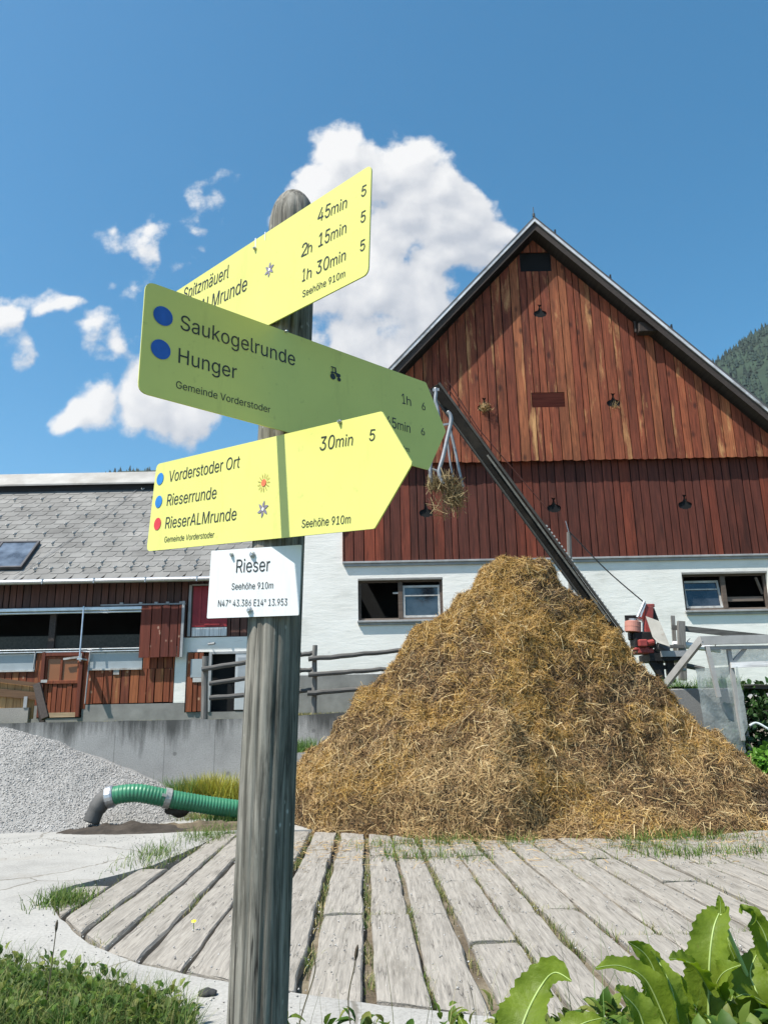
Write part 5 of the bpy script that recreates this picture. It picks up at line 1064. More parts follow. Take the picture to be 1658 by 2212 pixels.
# snow hooks: one prototype, copied
mb = MB(); mb.bar((0, 0, 0), (0, .02, .01), .1, .008); org = Vector((0, 0, 0))
def hook_mesh():
    m_ = MB(); a = Vector((0, 0, 0))
    for sx in (-1,):
        m_.tube([sv * .16 + nv * .0, sv * .02 + nv * .012, -sv * .01 + nv * .07, sv * .05 + nv * .085], .012, 5)
    m_.bar(-sv * .0 + Vector((-.0, 0, 0)) + nv * .035, sv * .07 + Vector((.07, 0, 0)) + nv * .05, .01, .035)
    return m_.mesh('snow_hook')
hm = hook_mesh(); hm.materials.append(plain('hook_zinc', (.34, .34, .33), .5, .5)); cnt = 0
for j in range(nrow - 1):
    s0 = j * row + row * .5
    if j == 1: stp = wt
    elif j == 0 or j % 2 == 1: continue
    else: stp = wt * 2
    x = -2.9 + ((j // 2) % 2) * wt
    while x > -13.2 and cnt < 100:
        p = onroof(x, s0, .03); d = p - EYEP; 
        uu = CX + FPX * d.dot(RT) / d.dot(FW)
        if -15 < uu < 640 and not (xl - .15 < x < xr + .15 and s0 - .2 < s1 and s0 + .3 > s0 and s0 > s0 - 1 and (s0 > b[1] - .3 and s0 < a[1] + .2)):
            o = bpy.data.objects.new('snow_hook', hm); COL.objects.link(o); o.parent = rf; o.location = p - ORG[rf.name]; cnt += 1
        x -= stp

# ------------------------------------------------------------------ timber platform: heavy weathered beams
m_beam = wood('grey_weathered_beam', [(.285, .262, .228), (.33, .304, .266), (.265, .242, .209), (.355, .328, .288), (.305, .278, .24)], 'Y', worn=(.17, .152, .125), worn_at=(.52, .74), grain=.34, bmp=.8, dens=2.2, cracks=.9)
plat = thing('timber_platform', 'weathered platform of heavy grey beams laid side by side in front of the straw heap', 'platform', (0, 8, -.14))
def edge_y(x):
    pts = [p for p in EDGE if p[1] <= 8.16]; xs = [p[0] for p in pts]; ys = [p[1] for p in pts]; return float(np.interp(x, xs, ys))
def edge_back(x):
    pts = [p for p in EDGE if p[1] >= 8.16][::-1]; xs = [p[0] for p in pts]; ys = [p[1] for p in pts]; return float(np.interp(x, xs, ys)) if x < xs[-1] else 12.5
rb = random.Random(12)
def beam(x0, x1, ya0, ya1, yb, seed, zt):
    r = random.Random(seed); ny = max(4, int((yb - min(ya0, ya1)) / .14)); w = x1 - x0; ch = r.uniform(.007, .016)
    prof = [(0, -.17), (0, -ch * 1.3), (ch, 0), (w * .25, .002), (w * .5, .003), (w * .75, .002), (w - ch, 0), (w, -ch * 1.3), (w, -.17)]; k = len(prof)
    tl = r.uniform(-.006, .006); tw = r.uniform(-.01, .01); bow = r.uniform(-.012, .012); vs = []
    for j in range(ny + 1):
        t = j / ny
        for (a, z) in prof:
            ya = ya0 + (ya1 - ya0) * a / w; y = ya + (yb - ya) * t
            e = 1.0
            dx = .018 * noise.noise((seed * 3.1, y * 1.7, 0 if a < w / 2 else 9)) + .006 * noise.noise((seed, y * 9, a * 20)); top = z > -.1
            dz = (.008 * noise.noise((x0 + a * 4, y * 1.2, seed)) + .004 * noise.noise((a * 30, y * 6, seed)) + tl * (a / w - .5) * 2 + tw * (t - .5)) if top else 0
            if top and (j == 0 or j == ny): dz -= .006 + .006 * r.random()
            ye = y + (.015 * noise.noise((a * 25, seed, 0)) if j in (0, ny) else 0)
            vs.append((x0 + a + dx + bow * math.sin(math.pi * t) - .03 * (y - 8.2), ye, zt + z + dz))
    fs = [(j * k + i, j * k + i + 1, (j + 1) * k + i + 1, (j + 1) * k + i) for j in range(ny) for i in range(k - 1)]
    fs += [tuple(range(k - 1, -1, -1)), tuple(ny * k + i for i in range(k))]
    mb = MB(); mb.add(vs, fs); return mb
GAPS = []   # (x, y0, y1) of the joints
x = -3.12; idx = 0; ROWBREAK = [7.1, 9.9]
while x < 6.6:
    w = rb.uniform(.29, .36); g = rb.choice([.012, .018, .025, .03, .06]); xa, xb = x, x + w; idx += 1
    f0, f1 = edge_y(max(-3.22, xa)) + .03, edge_y(xb) + .03; bk = min(edge_back(xa), 12.4) - .04
    if xa < -1.4: cuts = []
    elif xa < -.95: cuts = [9.95]
    elif xa < 1.2: cuts = [7.1 + rb.uniform(-.03, .03), 9.95 + rb.uniform(-.2, .2)] if rb.random() < .85 else [6.2, 8.4, 9.9]
    else: cuts = rb.choice([[6.3, 9.6], [7.2, 10.3], [6.6, 9.1], [5.6, 8.2, 10.4], [5.9, 7.9, 10.2]])
    ys = [None] + cuts + [bk]; st0, st1 = f0, f1
    for yb in ys[1:]:
        if yb - max(st0, st1) < .25: continue
        bmb = beam(xa + rb.uniform(0, .012), xb - rb.uniform(0, .012), st0, st1, yb - .012, idx * 17 + int(yb * 10), rb.uniform(-.014, .004)); bmb.build('beam', m_beam, plat, smooth=False)
        if yb != bk: GAPS.append(('x', xa, xb, yb))
        st0 = st1 = yb + .012
    GAPS.append(('y', xb + g / 2, max(f0, f1), bk, g))
    x = xb + g

# grass growing in the joints and round the platform: one mat
r = np.random.default_rng(5); P = []
for gk in GAPS:
    if gk[0] == 'y':
        _, gx_, y0, y1, g = gk; L = y1 - y0
        for c in range(int(L * 2.6)):
            yc = y0 + r.uniform(0, L)
            dens = noise.noise((gx_ * .9, yc * .6, 4)) + (.25 if g > .04 else -.05) + (.5 if yc > 10 else 0)
            if dens > -.10:
                k = int(r.integers(8, 40)); yy = yc + r.normal(0, .14, k); P.append(np.stack([gx_ - .03 * (yy - 8.2) + r.normal(0, .012 + g * .2, k), yy, np.full(k, -.05)], 1))
    else:
        _, xa, xb, yc = gk
        if r.random() < .6:
            k = 50; P.append(np.stack([r.uniform(xa, xb, k) - .03 * (yc - 8.2), yc + r.normal(0, .02, k), np.full(k, -.05)], 1))
P1 = np.concatenate(P)
P = [P1]
for i in range(len(EDGE) - 1):
    a, b = Vector(EDGE[i]), Vector(EDGE[i + 1]); L = (b - a).length
    for c in range(int(L * 5)):
        p = a.lerp(b, r.random())
        dn = noise.noise((p.x * 1.1, p.y * 1.1, 8)) + (.55 if p.y > 8.6 else (.1 if p.y > 5.2 else -.1))
        if dn > .1: k = int(r.integers(10, 45)); P.append(np.stack([p.x + .05 + r.normal(0, .05, k), p.y + r.normal(0, .07, k), np.full(k, -.03)], 1))
# tufts in front of the heap
PM = np.concatenate(P); P = []
for (u, v, n_, sx) in ((870, 1826, 240, .3), (985, 1818, 200, .22), (1120, 1820, 160, .18), (930, 1852, 160, .2), (1470, 1812, 700, .5), (1500, 1845, 500, .4), (1380, 1830, 160, .2), (1640, 1840, 160, .25), (1010, 1850, 90, .15), (855, 1850, 120, .12)):
    c = gr(u, v); P.append(np.stack([c.x + r.normal(0, sx, n_), c.y + r.normal(0, .16, n_), np.full(n_, -.02)], 1))
for (u, v, n_, sx, sy) in ((140, 1948, 700, .13, .18), (330, 1850, 500, .14, .5), (440, 1808, 500, .2, .35), (480, 1790, 400, .2, .4), (480, 1765, 400, .35, .2), (395, 1772, 200, .3, .12)):
    c = gr(u, v); P.append(np.stack([c.x + r.normal(0, sx, n_), c.y + r.normal(0, sy, n_), np.full(n_, -.03)], 1))
P = np.concatenate(P); n = len(P); gt = r.random(n) < .62
tag(npmesh('grass_tufts', *cat(blades(P[gt], r.uniform(.06, .22, gt.sum()), .010, r.uniform(.2, 1.0, gt.sum()), 41)), island('tuft_green', [(.05, .11, .016), (.085, .16, .025), (.13, .21, .04), (.2, .23, .06)], .6, .2, 5, .3)), 'fresh green grass tufts at the edge of the platform and the foot of the heap', 'grass', kind='stuff')
P = np.concatenate([PM, P[~gt]]); n = len(P); half = r.random(n) < .5
g1 = blades(P[half], r.uniform(.03, .11, half.sum()), .007, r.uniform(.2, 1.0, half.sum()), 1); g2 = blades(P[~half], r.uniform(.03, .09, (~half).sum()), .007, r.uniform(.3, 1.1, (~half).sum()), 2)
tag(npmesh('joint_grass', *g1, m_grass), 'short green grass in the joints and along the edge of the beam platform', 'grass', kind='stuff')
tag(npmesh('joint_grass', *g2, m_grass_dry), 'short dry yellowish grass in the joints and along the edge of the beam platform', 'grass', kind='stuff')
# gravel crumbs lying over yard and platform
def pebbles(P, s, seed):
    r = np.random.default_rng(seed); n = len(P); base = np.array([[1, 1, 1], [-1, -1, 1], [-1, 1, -1], [1, -1, -1], [0, 0, 1.3], [0, 0, -1.2]], float)
    oc = np.array([[1, 0, 0], [-1, 0, 0], [0, 1, 0], [0, -1, 0], [0, 0, 1], [0, 0, -1]], float)
    V = oc[None] * r.uniform(.5, 1.2, (n, 6, 1)); a = r.uniform(0, 6.28, n); ca, sa = np.cos(a)[:, None], np.sin(a)[:, None]; b = r.uniform(0, 6.28, n); cb, sb = np.cos(b)[:, None], np.sin(b)[:, None]
    x = V[..., 0] * ca - V[..., 1] * sa; y = V[..., 0] * sa + V[..., 1] * ca; z = V[..., 2]; y, z = y * cb - z * sb, y * sb + z * cb
    V = np.stack([x, y, z], -1) * np.broadcast_to(s, n)[:, None, None] + P[:, None]
    F = np.array([[0, 2, 4], [2, 1, 4], [1, 3, 4], [3, 0, 4], [2, 0, 5], [1, 2, 5], [3, 1, 5], [0, 3, 5]])
    return V.reshape(-1, 3), ((np.arange(n) * 6)[:, None, None] + F[None]).reshape(-1, 3)
m_gravel = island('gravel_stones', [(.25, .243, .23), (.35, .342, .327), (.44, .43, .415), (.30, .292, .28), (.19, .183, .175)], .9, .15, 20)
n = 2600; Q = np.stack([r.uniform(-3.4, 5, n), r.uniform(4.6, 12, n), np.full(n, .004)], 1)
n2 = 700; Q2 = np.stack([r.uniform(-7, -2.5, n2), 12.2 + np.abs(r.normal(0, .9, n2)) * -1, np.full(n2, .004)], 1)
tag(npmesh('gravel_crumbs', *pebbles(np.concatenate([Q, Q2]), r.uniform(.003, .011, n + n2), 3), m_gravel), 'pale gravel crumbs scattered over beams and concrete', 'gravel', kind='stuff')

# ------------------------------------------------------------------ gravel pile
GC = (-7.0, 14.9)
def gz(x, y):
    d = math.hypot(x - GC[0], (y - GC[1]) * (1.6 if y < GC[1] else 1)); d += .22 * noise.noise((x * .6, y * .6, 2))
    z = 1.66 - .43 * d - .10 * max(0, .9 - d); z -= .035 * max(0, d - 2.6)
    return z + .05 * noise.noise((x * 1.6, y * 1.6, 5)) + .02 * noise.noise((x * 5, y * 5, 1))
gx = np.linspace(-11.5, -2.0, 190); gy = np.linspace(10.6, 18.0, 150); X, Y = np.meshgrid(gx, gy); Z = ngrid(gx, gy, lambda a, b: max(-.06, gz(a, b)))
gp = gridmesh('gravel_pile', X, Y, Z, plain('gravel_base', (.29, .283, .27), .95, var=.3, scale=30, bmp=1.0)); tag(gp, 'smooth heap of pale grey gravel against the concrete wall', 'gravel', kind='stuff')
r = np.random.default_rng(8); n = 42000; x = r.uniform(-9.2, -2.0, n); y = r.uniform(10.8, 15.4, n)
z = np.array([gz(a, b) for a, b in zip(x, y)]); k = z > 0
tag(npmesh('gravel_stones', *pebbles(np.stack([x, y, z], 1)[k], r.uniform(.010, .024, k.sum()), 4), m_gravel), 'pale crushed stones covering the gravel heap', 'gravel', kind='stuff')

# ------------------------------------------------------------------ straw and manure heap
HX, HY, HT = 2.32, 14.2, 4.33
SILL = [(1075, 1199), (1045, 1222), (1005, 1275), (960, 1320), (905, 1362), (872, 1385), (850, 1430), (800, 1488), (760, 1530), (715, 1570), (672, 1610), (640, 1665), (628, 1710), (618, 1760)]
SILR = [(1160, 1198), (1185, 1206), (1232, 1262), (1290, 1338), (1350, 1408), (1440, 1492), (1500, 1562), (1560, 1604), (1610, 1640), (1700, 1700), (1850, 1770)]
def prof(sil):
    q = [py(u, v, HY) for u, v in sil]; return [abs(p.x - HX) for p in q], [p.z for p in q]
PL, PRR = prof(SILL), prof(SILR)
KL, KR = 3.95 / 3.05, 4.9 / 3.1
def hz(x, y):
    dx = x - HX; dy = y - HY; s_ = min(1, max(0, dx / 1.6 + .5)); s_ = s_ * s_ * (3 - 2 * s_); k = KL + (KR - KL) * s_
    if dy > 0: dy *= .55
    d = math.hypot(dx, dy * k); d *= 1 + .07 * noise.noise((x * .55, y * .55, 1)) + .03 * noise.noise((x * 1.5, y * 1.5, 3))
    zl = float(np.interp(d, *PL)) if d < PL[0][-1] else PL[1][-1] - (d - PL[0][-1]) * .9
    zr = float(np.interp(d, *PRR)) if d < PRR[0][-1] else PRR[1][-1] - (d - PRR[0][-1]) * .5
    z = zl + (zr - zl) * s_
    z = min(z, HT + .02)
    a = .26 * noise.fractal((x * 1.1, y * 1.1, z * 1.1), 1.0, 2.0, 2) - .03 + .19 * noise.fractal((x * 2.7, y * 2.7, z * 2.7 + 4), .9, 2.0, 3)
    rdg = abs(noise.noise((x * 2.2 + 7, y * 2.2, z * 3.2))); a += .17 * (.25 - rdg)
    a += .20 * (.42 - noise.voronoi((x * 1.7, y * 1.7, z * 1.7))[0][0])
    a += .15 * (.36 - noise.voronoi((x * 3.3 + 5, y * 3.3, z * 3.3))[0][0])
    return z - .10 * min(1, max(0, z - .5)) + a * min(1, max(.25, z * .8))
gx = np.linspace(-2.6, 9.2, 330); gy = np.linspace(10.3, 18.2, 240); X, Y = np.meshgrid(gx, gy)
Z = ngrid(gx, gy, lambda a, b: max(-.25, hz(a, b)))
def mat_heap():
    m, nt, b = _mat('manure'); v = coords(nt)
    r = ramp(nt, [(.018, .012, .007), (.07, .042, .018), (.16, .095, .035), (.27, .17, .065), (.2, .14, .075)], [.28, .42, .52, .62, .75])
    nt.links.new(noi(nt, v, 3.2, 12, .72, .6), r.inputs[0]); nt.links.new(r.outputs[0], b.inputs['Base Color']); b.inputs['Roughness'].default_value = .95
    bump(nt, b, noi(nt, v, 16, 10, .75), 1.0, .08); return m
heap = thing('manure_heap', 'tall golden-brown heap of straw and manure in front of the barn', 'straw heap', (HX, HY, 0))
gridmesh('manure_core', X, Y, Z, mat_heap(), heap)
GY, GX = np.gradient(Z, gy, gx)
def samp(A, x, y):
    fx = (x - gx[0]) / (gx[1] - gx[0]); fy = (y - gy[0]) / (gy[1] - gy[0]); i = np.clip(fx.astype(int), 0, len(gx) - 2); j = np.clip(fy.astype(int), 0, len(gy) - 2); fx = fx - i; fy = fy - j
    return A[j, i] * (1 - fx) * (1 - fy) + A[j, i + 1] * fx * (1 - fy) + A[j + 1, i] * (1 - fx) * fy + A[j + 1, i + 1] * fx * fy
r = np.random.default_rng(21); n = 620000; x = r.uniform(gx[0], gx[-1], n); y = r.uniform(gy[0], HY + 1.0, n); z = samp(Z, x, y); sx, sy = samp(GX, x, y), samp(GY, x, y)
wgt = np.sqrt(1 + sx ** 2 + sy ** 2); k = (z > -.02) & (r.random(n) < wgt / 2.2)
x, y, z, sx, sy = (a[k] for a in (x, y, z, sx, sy)); N_ = np.stack([-sx, -sy, np.ones_like(sx)], 1); N_ /= np.linalg.norm(N_, axis=1, keepdims=True); n = len(x)
tone = np.array([noise.fractal((a * .8, b * .8, c * .9 + 3), 1.0, 2.0, 4) for a, b, c in zip(x, y, z)])
fine = np.array([noise.fractal((a * 3, b * 3, c * 3), 1.0, 2.0, 2) for a, b, c in zip(x, y, z)])
up_ = np.clip((z - 1.1) / 2.2, -.5, 1)
sc = tone + .35 * fine + r.normal(0, .22, n)
m_gold = island('golden_straw', [(.23, .125, .026), (.33, .185, .04), (.45, .28, .075), (.27, .145, .03), (.55, .38, .14), (.17, .09, .02)], .6, .2, 6, .12)
m_pale = island('pale_straw', [(.29, .18, .073), (.40, .265, .115), (.54, .40, .20), (.34, .215, .09), (.22, .13, .05)], .6, .2, 6, .12)
m_brown = island('brown_straw', [(.08, .044, .017), (.14, .08, .033), (.22, .135, .058), (.105, .058, .024), (.17, .1, .042)], .8, .25, 6, .05)
m_rot = island('dark_litter', [(.04, .024, .011), (.075, .046, .02), (.11, .075, .04), (.17, .13, .085), (.055, .034, .016)], .9, .2, 6)
cls = np.where(sc + up_ * .45 > .24, 0, np.where(sc - up_ * .30 > .02, 1, np.where(sc > -.50, 2, 3)))
mixr = r.random(n); cls = np.where((mixr < .16), 1 + (r.random(n) * 1.4).astype(int), cls)
low = (y < 11.75) & (x > .2) & (x < 2.0) & (r.random(n) < .5); cls = np.where(low, 1, cls); foot = (z < .55) & (r.random(n) < .35); cls = np.where(foot & ~low, 2, cls)
rightdark = (x > 5.2) & (z < .5) & (r.random(n) < .7); cls = np.where(rightdark, 3, cls)
for c, mt, nm, L0, L1, w0, w1, lift in ((0, m_gold, 'golden_straw', .10, .30, .007, .013, .05), (1, m_pale, 'pale_straw', .10, .32, .007, .012, .05), (2, m_brown, 'brown_straw', .07, .22, .008, .016, .035), (3, m_rot, 'dark_litter', .05, .16, .012, .028, .02)):
    q = cls == c; m_ = q.sum(); off = r.uniform(0, 1, (m_, 1)) ** 2 * lift
    Vv = straws(np.stack([x, y, z], 1)[q] + N_[q] * off, N_[q], r.uniform(L0, L1, m_) * .72, r.uniform(w0, w1, m_) * .62, 30 + c, .5, np.array([0, -.25, -.35]))
    tag(npmesh(nm, *Vv, mt, heap), kind='stuff')

# loose longer stalks lying on top
q = r.random(n) < 2200 / n; m_ = q.sum(); off = r.uniform(.01, .09, (m_, 1))
tag(npmesh('loose_stalks', *straws(np.stack([x, y, z], 1)[q] + N_[q] * off, N_[q], r.uniform(.12, .30, m_), r.uniform(.005, .009, m_), 77, .55, np.array([0, -.2, -.3])), island('bright_straw', [(.42, .29, .11), (.54, .40, .19), (.62, .50, .28), (.36, .23, .08)], .6, .2, 6, .1), heap), kind='stuff')

# straw spilled over the platform
m_ = 1500; sx_ = r.uniform(-1.6, 6, m_); sy_ = 11.2 - np.abs(r.normal(0, .9, m_)); Pn = np.tile(np.array([0, 0, 1.0]), (m_, 1))
tag(npmesh('spilled_straw', *straws(np.stack([sx_, sy_, np.full(m_, .016)], 1), Pn, r.uniform(.05, .18, m_), r.uniform(.004, .008, m_), 55, .08), m_pale), 'loose straw spilled from the heap over the beams', 'straw', kind='stuff')

# ------------------------------------------------------------------ drain hose lying in front of the gravel
hose = thing('drain_hose', 'thick green corrugated hose bending down into the ground beside the gravel', 'hose', (-3.6, 13.2, 0))
def hose_pts(pix):
    return [gr_at(u, v, Yd) for u, v, Yd in pix]
def gr_at(u, v, Yd): return py(u, v, Yd)
ctrl = [py(237, 1722, 13.0), py(262, 1716, 13.0), py(300, 1714, 13.05), py(345, 1722, 13.15), py(400, 1732, 13.3), py(450, 1740, 13.45), py(505, 1747, 13.6), py(560, 1752, 13.8), py(620, 1754, 14.0), py(680, 1754, 14.2)]
def spline(pts, n):
    out = []
    for i in range(len(pts) - 1):
        p0, p1, p2, p3 = pts[max(0, i - 1)], pts[i], pts[i + 1], pts[min(len(pts) - 1, i + 2)]
        for j in range(n):
            t = j / n; out.append(.5 * ((2 * p1) + (p2 - p0) * t + (2 * p0 - 5 * p1 + 4 * p2 - p3) * t * t + (3 * p1 - p0 - 3 * p2 + p3) * t ** 3))
    out.append(pts[-1]); return out
pts = spline(ctrl, 40); d = 0; rs = []
for i, p in enumerate(pts):
    if i: d += (p - pts[i - 1]).length
    rs.append(.138 + .0042 * math.cos(d * 2 * math.pi / .052))
m_hose = plain('green_pvc', (.04, .19, .10), .4, var=.18, scale=3, bmp=.05, spec=.5)
mb = MB(); mb.tube(pts, rs, 20); mb.build('corrugated_hose', m_hose, hose, smooth=True)
mb = MB(); e = spline([ctrl[0] + Vector((.06, 0, .0)), ctrl[0], ctrl[0] + Vector((-.10, 0, -.05)), ctrl[0] + Vector((-.19, -.02, -.19)), ctrl[0] + Vector((-.25, -.03, -.36))], 5); mb.tube(e, [.15] * 6 + [.14] * 9 + [.125] * 6, 16); mb.build('elbow', plain('grey_pvc', (.085, .082, .078), .6, var=.3, scale=5), hose, smooth=True)
mb = MB(); a = ctrl[0]; b = (ctrl[1] - ctrl[0]).normalized(); mb.tube([a - b * .05, a - b * .03, a + b * .05, a + b * .08], [.15, .165, .165, .15], 20); mb.build('coupling', m_zinc, hose)
i = 40 * 3 + 12; a, b = pts[i], (pts[i + 1] - pts[i]).normalized(); mb = MB(); mb.tube([a - b * .05, a - b * .045, a + b * .045, a + b * .05], [.14, .156, .156, .14], 20); mb.bar(a - b * .04 + Vector((0, -.15, .06)), a + b * .04 + Vector((0, -.15, .06)), .04, .04); mb.build('clamp', plain('galvanised_band', (.42, .41, .38), .5, .5, .3, 20), hose)
# wire mesh mat sticking out of the gravel
mb = MB(); a, b = gr(118, 1750, .09), gr(250, 1752, .12)
for k in range(5): q = Vector((0, .16 * k, .012 * k)); mb.tube([a + q, b + q], .006, 5)
for k in range(8): q = a.lerp(b, k / 7); mb.tube([q + Vector((0, -.05, .008)), q + Vector((0, .75, .06))], .006, 5)
o = mb.build('wire_mesh', plain('rusty_wire', (.10, .07, .05), .8, .3)); tag(seat(o, a), 'rusty reinforcing mesh sticking out at the foot of the gravel', 'wire mesh')
# dark mud under the elbow
def mound(name, c, rx, ry, h, mat, seed, base=None):
    gx = np.linspace(-1, 1, 36); X, Y = np.meshgrid(gx, gx)
    Zm = ngrid(gx, gx, lambda a, b: max(0, 1 - math.hypot(a, b)) ** .7 * h * (1 + .8 * noise.fractal((a * 4, b * 4, seed), 1, 2, 4)) - .02)
    if base: Zm += np.vectorize(lambda a, b: max(0, base(a, b)))(c.x + X * rx, c.y + Y * ry)
    return gridmesh(name, c.x + X * rx, c.y + Y * ry, c.z + Zm, mat)
m_mud = plain('dark_mud', (.045, .036, .028), .95, var=.5, scale=5, bmp=.9)
tag(mound('mud', Vector((py(285, 1750, 12.9).x, 12.75, 0)), 1.15, .42, .13, m_mud, 3, gz), kind='structure'); tag(mound('mud', Vector((py(450, 1750, 13.1).x, 13.0, 0)), 1.2, .5, .1, plain('brown_earth', (.11, .085, .055), .95, var=.5, scale=6, bmp=.9), 6), kind='structure')
# weeds by the wall
def clump(name, label, c, n, sx, sy, h, mat, seed, w=.012, cat_='plant'):
    r = np.random.default_rng(seed); P = np.stack([c.x + r.normal(0, sx, n), c.y + r.normal(0, sy, n), np.full(n, c.z)], 1)
    V, F = blades(P, r.uniform(.3, 1, n) * h, w, r.uniform(.1, .8, n), seed); o = npmesh(name, V, F, mat); tag(seat(o, c), label, cat_, 'weeds growing along the concrete wall'); return o
m_weed = island('weed_green', [(.06, .14, .03), (.10, .2, .04), (.15, .26, .06), (.05, .10, .025)], .6, .2, 5, .3)
m_yel = island('yellow_weed', [(.34, .33, .04), (.45, .42, .06), (.28, .32, .05), (.4, .28, .06)], .6, .2, 5, .3)
gw = lambda u, Yd: Vector((py(u, 1700, Yd).x, Yd, 0))
clump('weed', 'bushy green weed against the concrete wall behind the hose', gw(397, 15.6), 1500, .24, .15, .72, m_weed, 3, .02)
clump('weed', 'bushy yellow-green weed beside the post, against the concrete wall', gw(466, 15.6), 1900, .26, .15, .80, m_yel, 4, .024)
clump('weed', 'dry straggling weed lying along the green hose', gr(440, 1768), 600, .45, .14, .22, m_grass_dry, 5)
clump('weed', 'green grass tuft growing over the end of the hose by the post', gr(492, 1775), 420, .2, .14, .3, m_weed, 6)
clump('weed', 'green weed growing on the wall foot right of the post', py(652, 1625, 15.5), 500, .2, .2, .35, m_weed, 9)

# small things on the concrete
def stone(c, s, seed, name, label, mat):
    bm = bmesh.new(); bmesh.ops.create_icosphere(bm, subdivisions=3, radius=1)
    for v in bm.verts: q = v.co.copy(); v.co = Vector((q.x * s[0], q.y * s[1], q.z * s[2])) * (1 + .25 * noise.fractal(q * 1.5 + Vector((seed, 0, 0)), 1, 2, 3))
    me = bpy.data.meshes.new(name); bm.to_mesh(me); bm.free(); o = link(name, me, mat, smooth=True); o.location = c; tag(o, label, 'stone'); return o
stone(gr(447, 2146, .012), (.055, .035, .025), 1, 'stone', 'single dark stone lying on the pale concrete beside the post', plain('dark_stone', (.035, .035, .036), .8, var=.3, scale=30))
stone(py(385, 1748, 13.35) , (.2, .14, .12), 4, 'stone', 'brown lump of stone propping the green hose', m_mud)
o = thing('flower', 'single small yellow flower on the beams left of the post', 'flower', gr(418, 2008, .0)); q = Vector(o.location)
mb = MB(); mb.tube([q, q + Vector((0, 0, .05))], .003, 5); mb.build('stem', m_weed, o); mb = MB(); mb.tube([q + Vector((0, 0, .05)), q + Vector((0, -.004, .058)), q + Vector((0, -.006, .066))], [.008, .02, .004], 10); mb.build('blossom', ink('yellow_petal', (.75, .62, .02)), o)
mb = MB(); q = py(634, 1714, 12.6); rq = random.Random(3)
for k in range(9): mb.add([q + Vector((rq.uniform(-.05, .05), rq.uniform(-.05, .05), rq.uniform(-.06, .06))) for _ in range(3)], [(0, 1, 2)])
o = mb.build('cloth', m_red); tag(seat(o, q), 'scrap of red cloth caught in the foot of the straw heap', 'cloth')

# ------------------------------------------------------------------ rail fence on the wall
m_rail = wood('old_fence_timber', [(.10, .098, .092), (.15, .146, .136), (.075, .073, .07), (.19, .185, .17)], 'X', grain=.5, dens=1.5)
m_fpost = wood('old_fence_post', [(.13, .125, .115), (.18, .172, .16)], 'Z', grain=.5, dens=1.5)
fence = thing('rail_fence', 'old grey rail fence of round poles on top of the concrete wall', 'fence', (-3, 18.3, 1.62))
YB = 18.35
for (u, v0, v1, w) in ((443, 1418, 1556, .15), (680, 1394, 1545, .12)):
    a, b = py(u, v0, YB), py(u - 2, v1, YB); mb = MB(); n_ = 6
    mb.tube([b.lerp(a, t / n_) + Vector((.02 * noise.noise((t * .9, u, 0)), 0, 0)) for t in range(n_ + 1)], [w / 2 * (1.05 - .1 * t / n_) for t in range(n_ + 1)], 10); mb.build('post', m_fpost, fence)
def pole(p0, p1, r0, r1, seed, y=YB - .11):
    a, b = py(*p0, y), py(*p1, y); n_ = 10; mb = MB()
    mb.tube([a.lerp(b, t / n_) + Vector((0, 0, .02 * noise.noise((t * .7, seed, 1)))) for t in range(n_ + 1)], [(r0 + (r1 - r0) * t / n_) * (1 + .12 * noise.noise((t * .8, seed, 5))) for t in range(n_ + 1)], 9)
    mb.build('rail', m_rail, fence)
pole((436, 1446), (650, 1412), .055, .06, 1); pole((452, 1477), (650, 1448), .05, .06, 2); pole((452, 1508), (650, 1492), .055, .05, 3)
pole((600, 1421), (684, 1410), .05, .055, 4, YB + .11); pole((600, 1455), (684, 1445), .05, .05, 5, YB + .11); pole((600, 1500), (684, 1489), .045, .05, 6, YB + .11)
pole((666, 1424), (905, 1402), .058, .05, 7); pole((666, 1458), (860, 1444), .055, .05, 8); pole((664, 1498), (830, 1484), .06, .05, 9)
# slatted board fence at the far left
bf = thing('board_fence', 'low wooden board fence at the left edge, in front of the stable door', 'fence', (-9.8, 18.6, 1.62))
YG = 18.7; a, b = py(-60, 1462, YG), py(78, 1478, YG); c_, d_ = py(-60, 1545, YG), py(78, 1535, YG)
mb = MB(); rr = random.Random(2); x = a.x
while x < b.x:
    t = (x - a.x) / (b.x - a.x); zt = a.z + (b.z - a.z) * t; mb.box((x + .004, YG, 1.75), (min(b.x, x + .17) - .004, YG + .025, zt - rr.random() * .01)); x += .17
mb.build('boards', wood('pale_fence_boards', [(.30, .17, .07), (.38, .23, .10), (.26, .15, .065)], 'Z', worn=(.5, .38, .22), worn_at=(.58, .75), grain=.4), bf)
for z0, z1 in (((-60, 1462), (82, 1480)), ((-60, 1490), (82, 1504))):
    p, q = py(*z0, YG - .06), py(*z1, YG - .06); mb = MB(); mb.bar(p, q, .05, .09 if z0[1] < 1470 else .17); mb.build('rail', wood('brown_rail', [(.10, .055, .03), (.13, .075, .04)], 'X', grain=.4), bf)
p, q = py(80, 1478, YG - .09), py(98, 1552, YG - .30); mb = MB(); mb.bar(p, q, .1, .16, (1, 0, 0)); mb.bar((q.x - .14, YG - .06, 1.6), (p.x - .02, YG - .06, p.z), .1, .1, (1, 0, 0)); mb.build('post', m_roofdark, bf)
mb = MB(); mb.box((a.x - .5, YG - .1, 1.55), (b.x - .08, YG + .1, 2.0)); mb.build('concrete_base', mat_concrete('fence_base', (.28, .26, .235)), bf)
mb = MB(); mb.box((b.x - .2, YG - .12, 2.0), (b.x - .12, YG - .1, 2.25)); mb.build('metal_bracket', m_sill, bf)

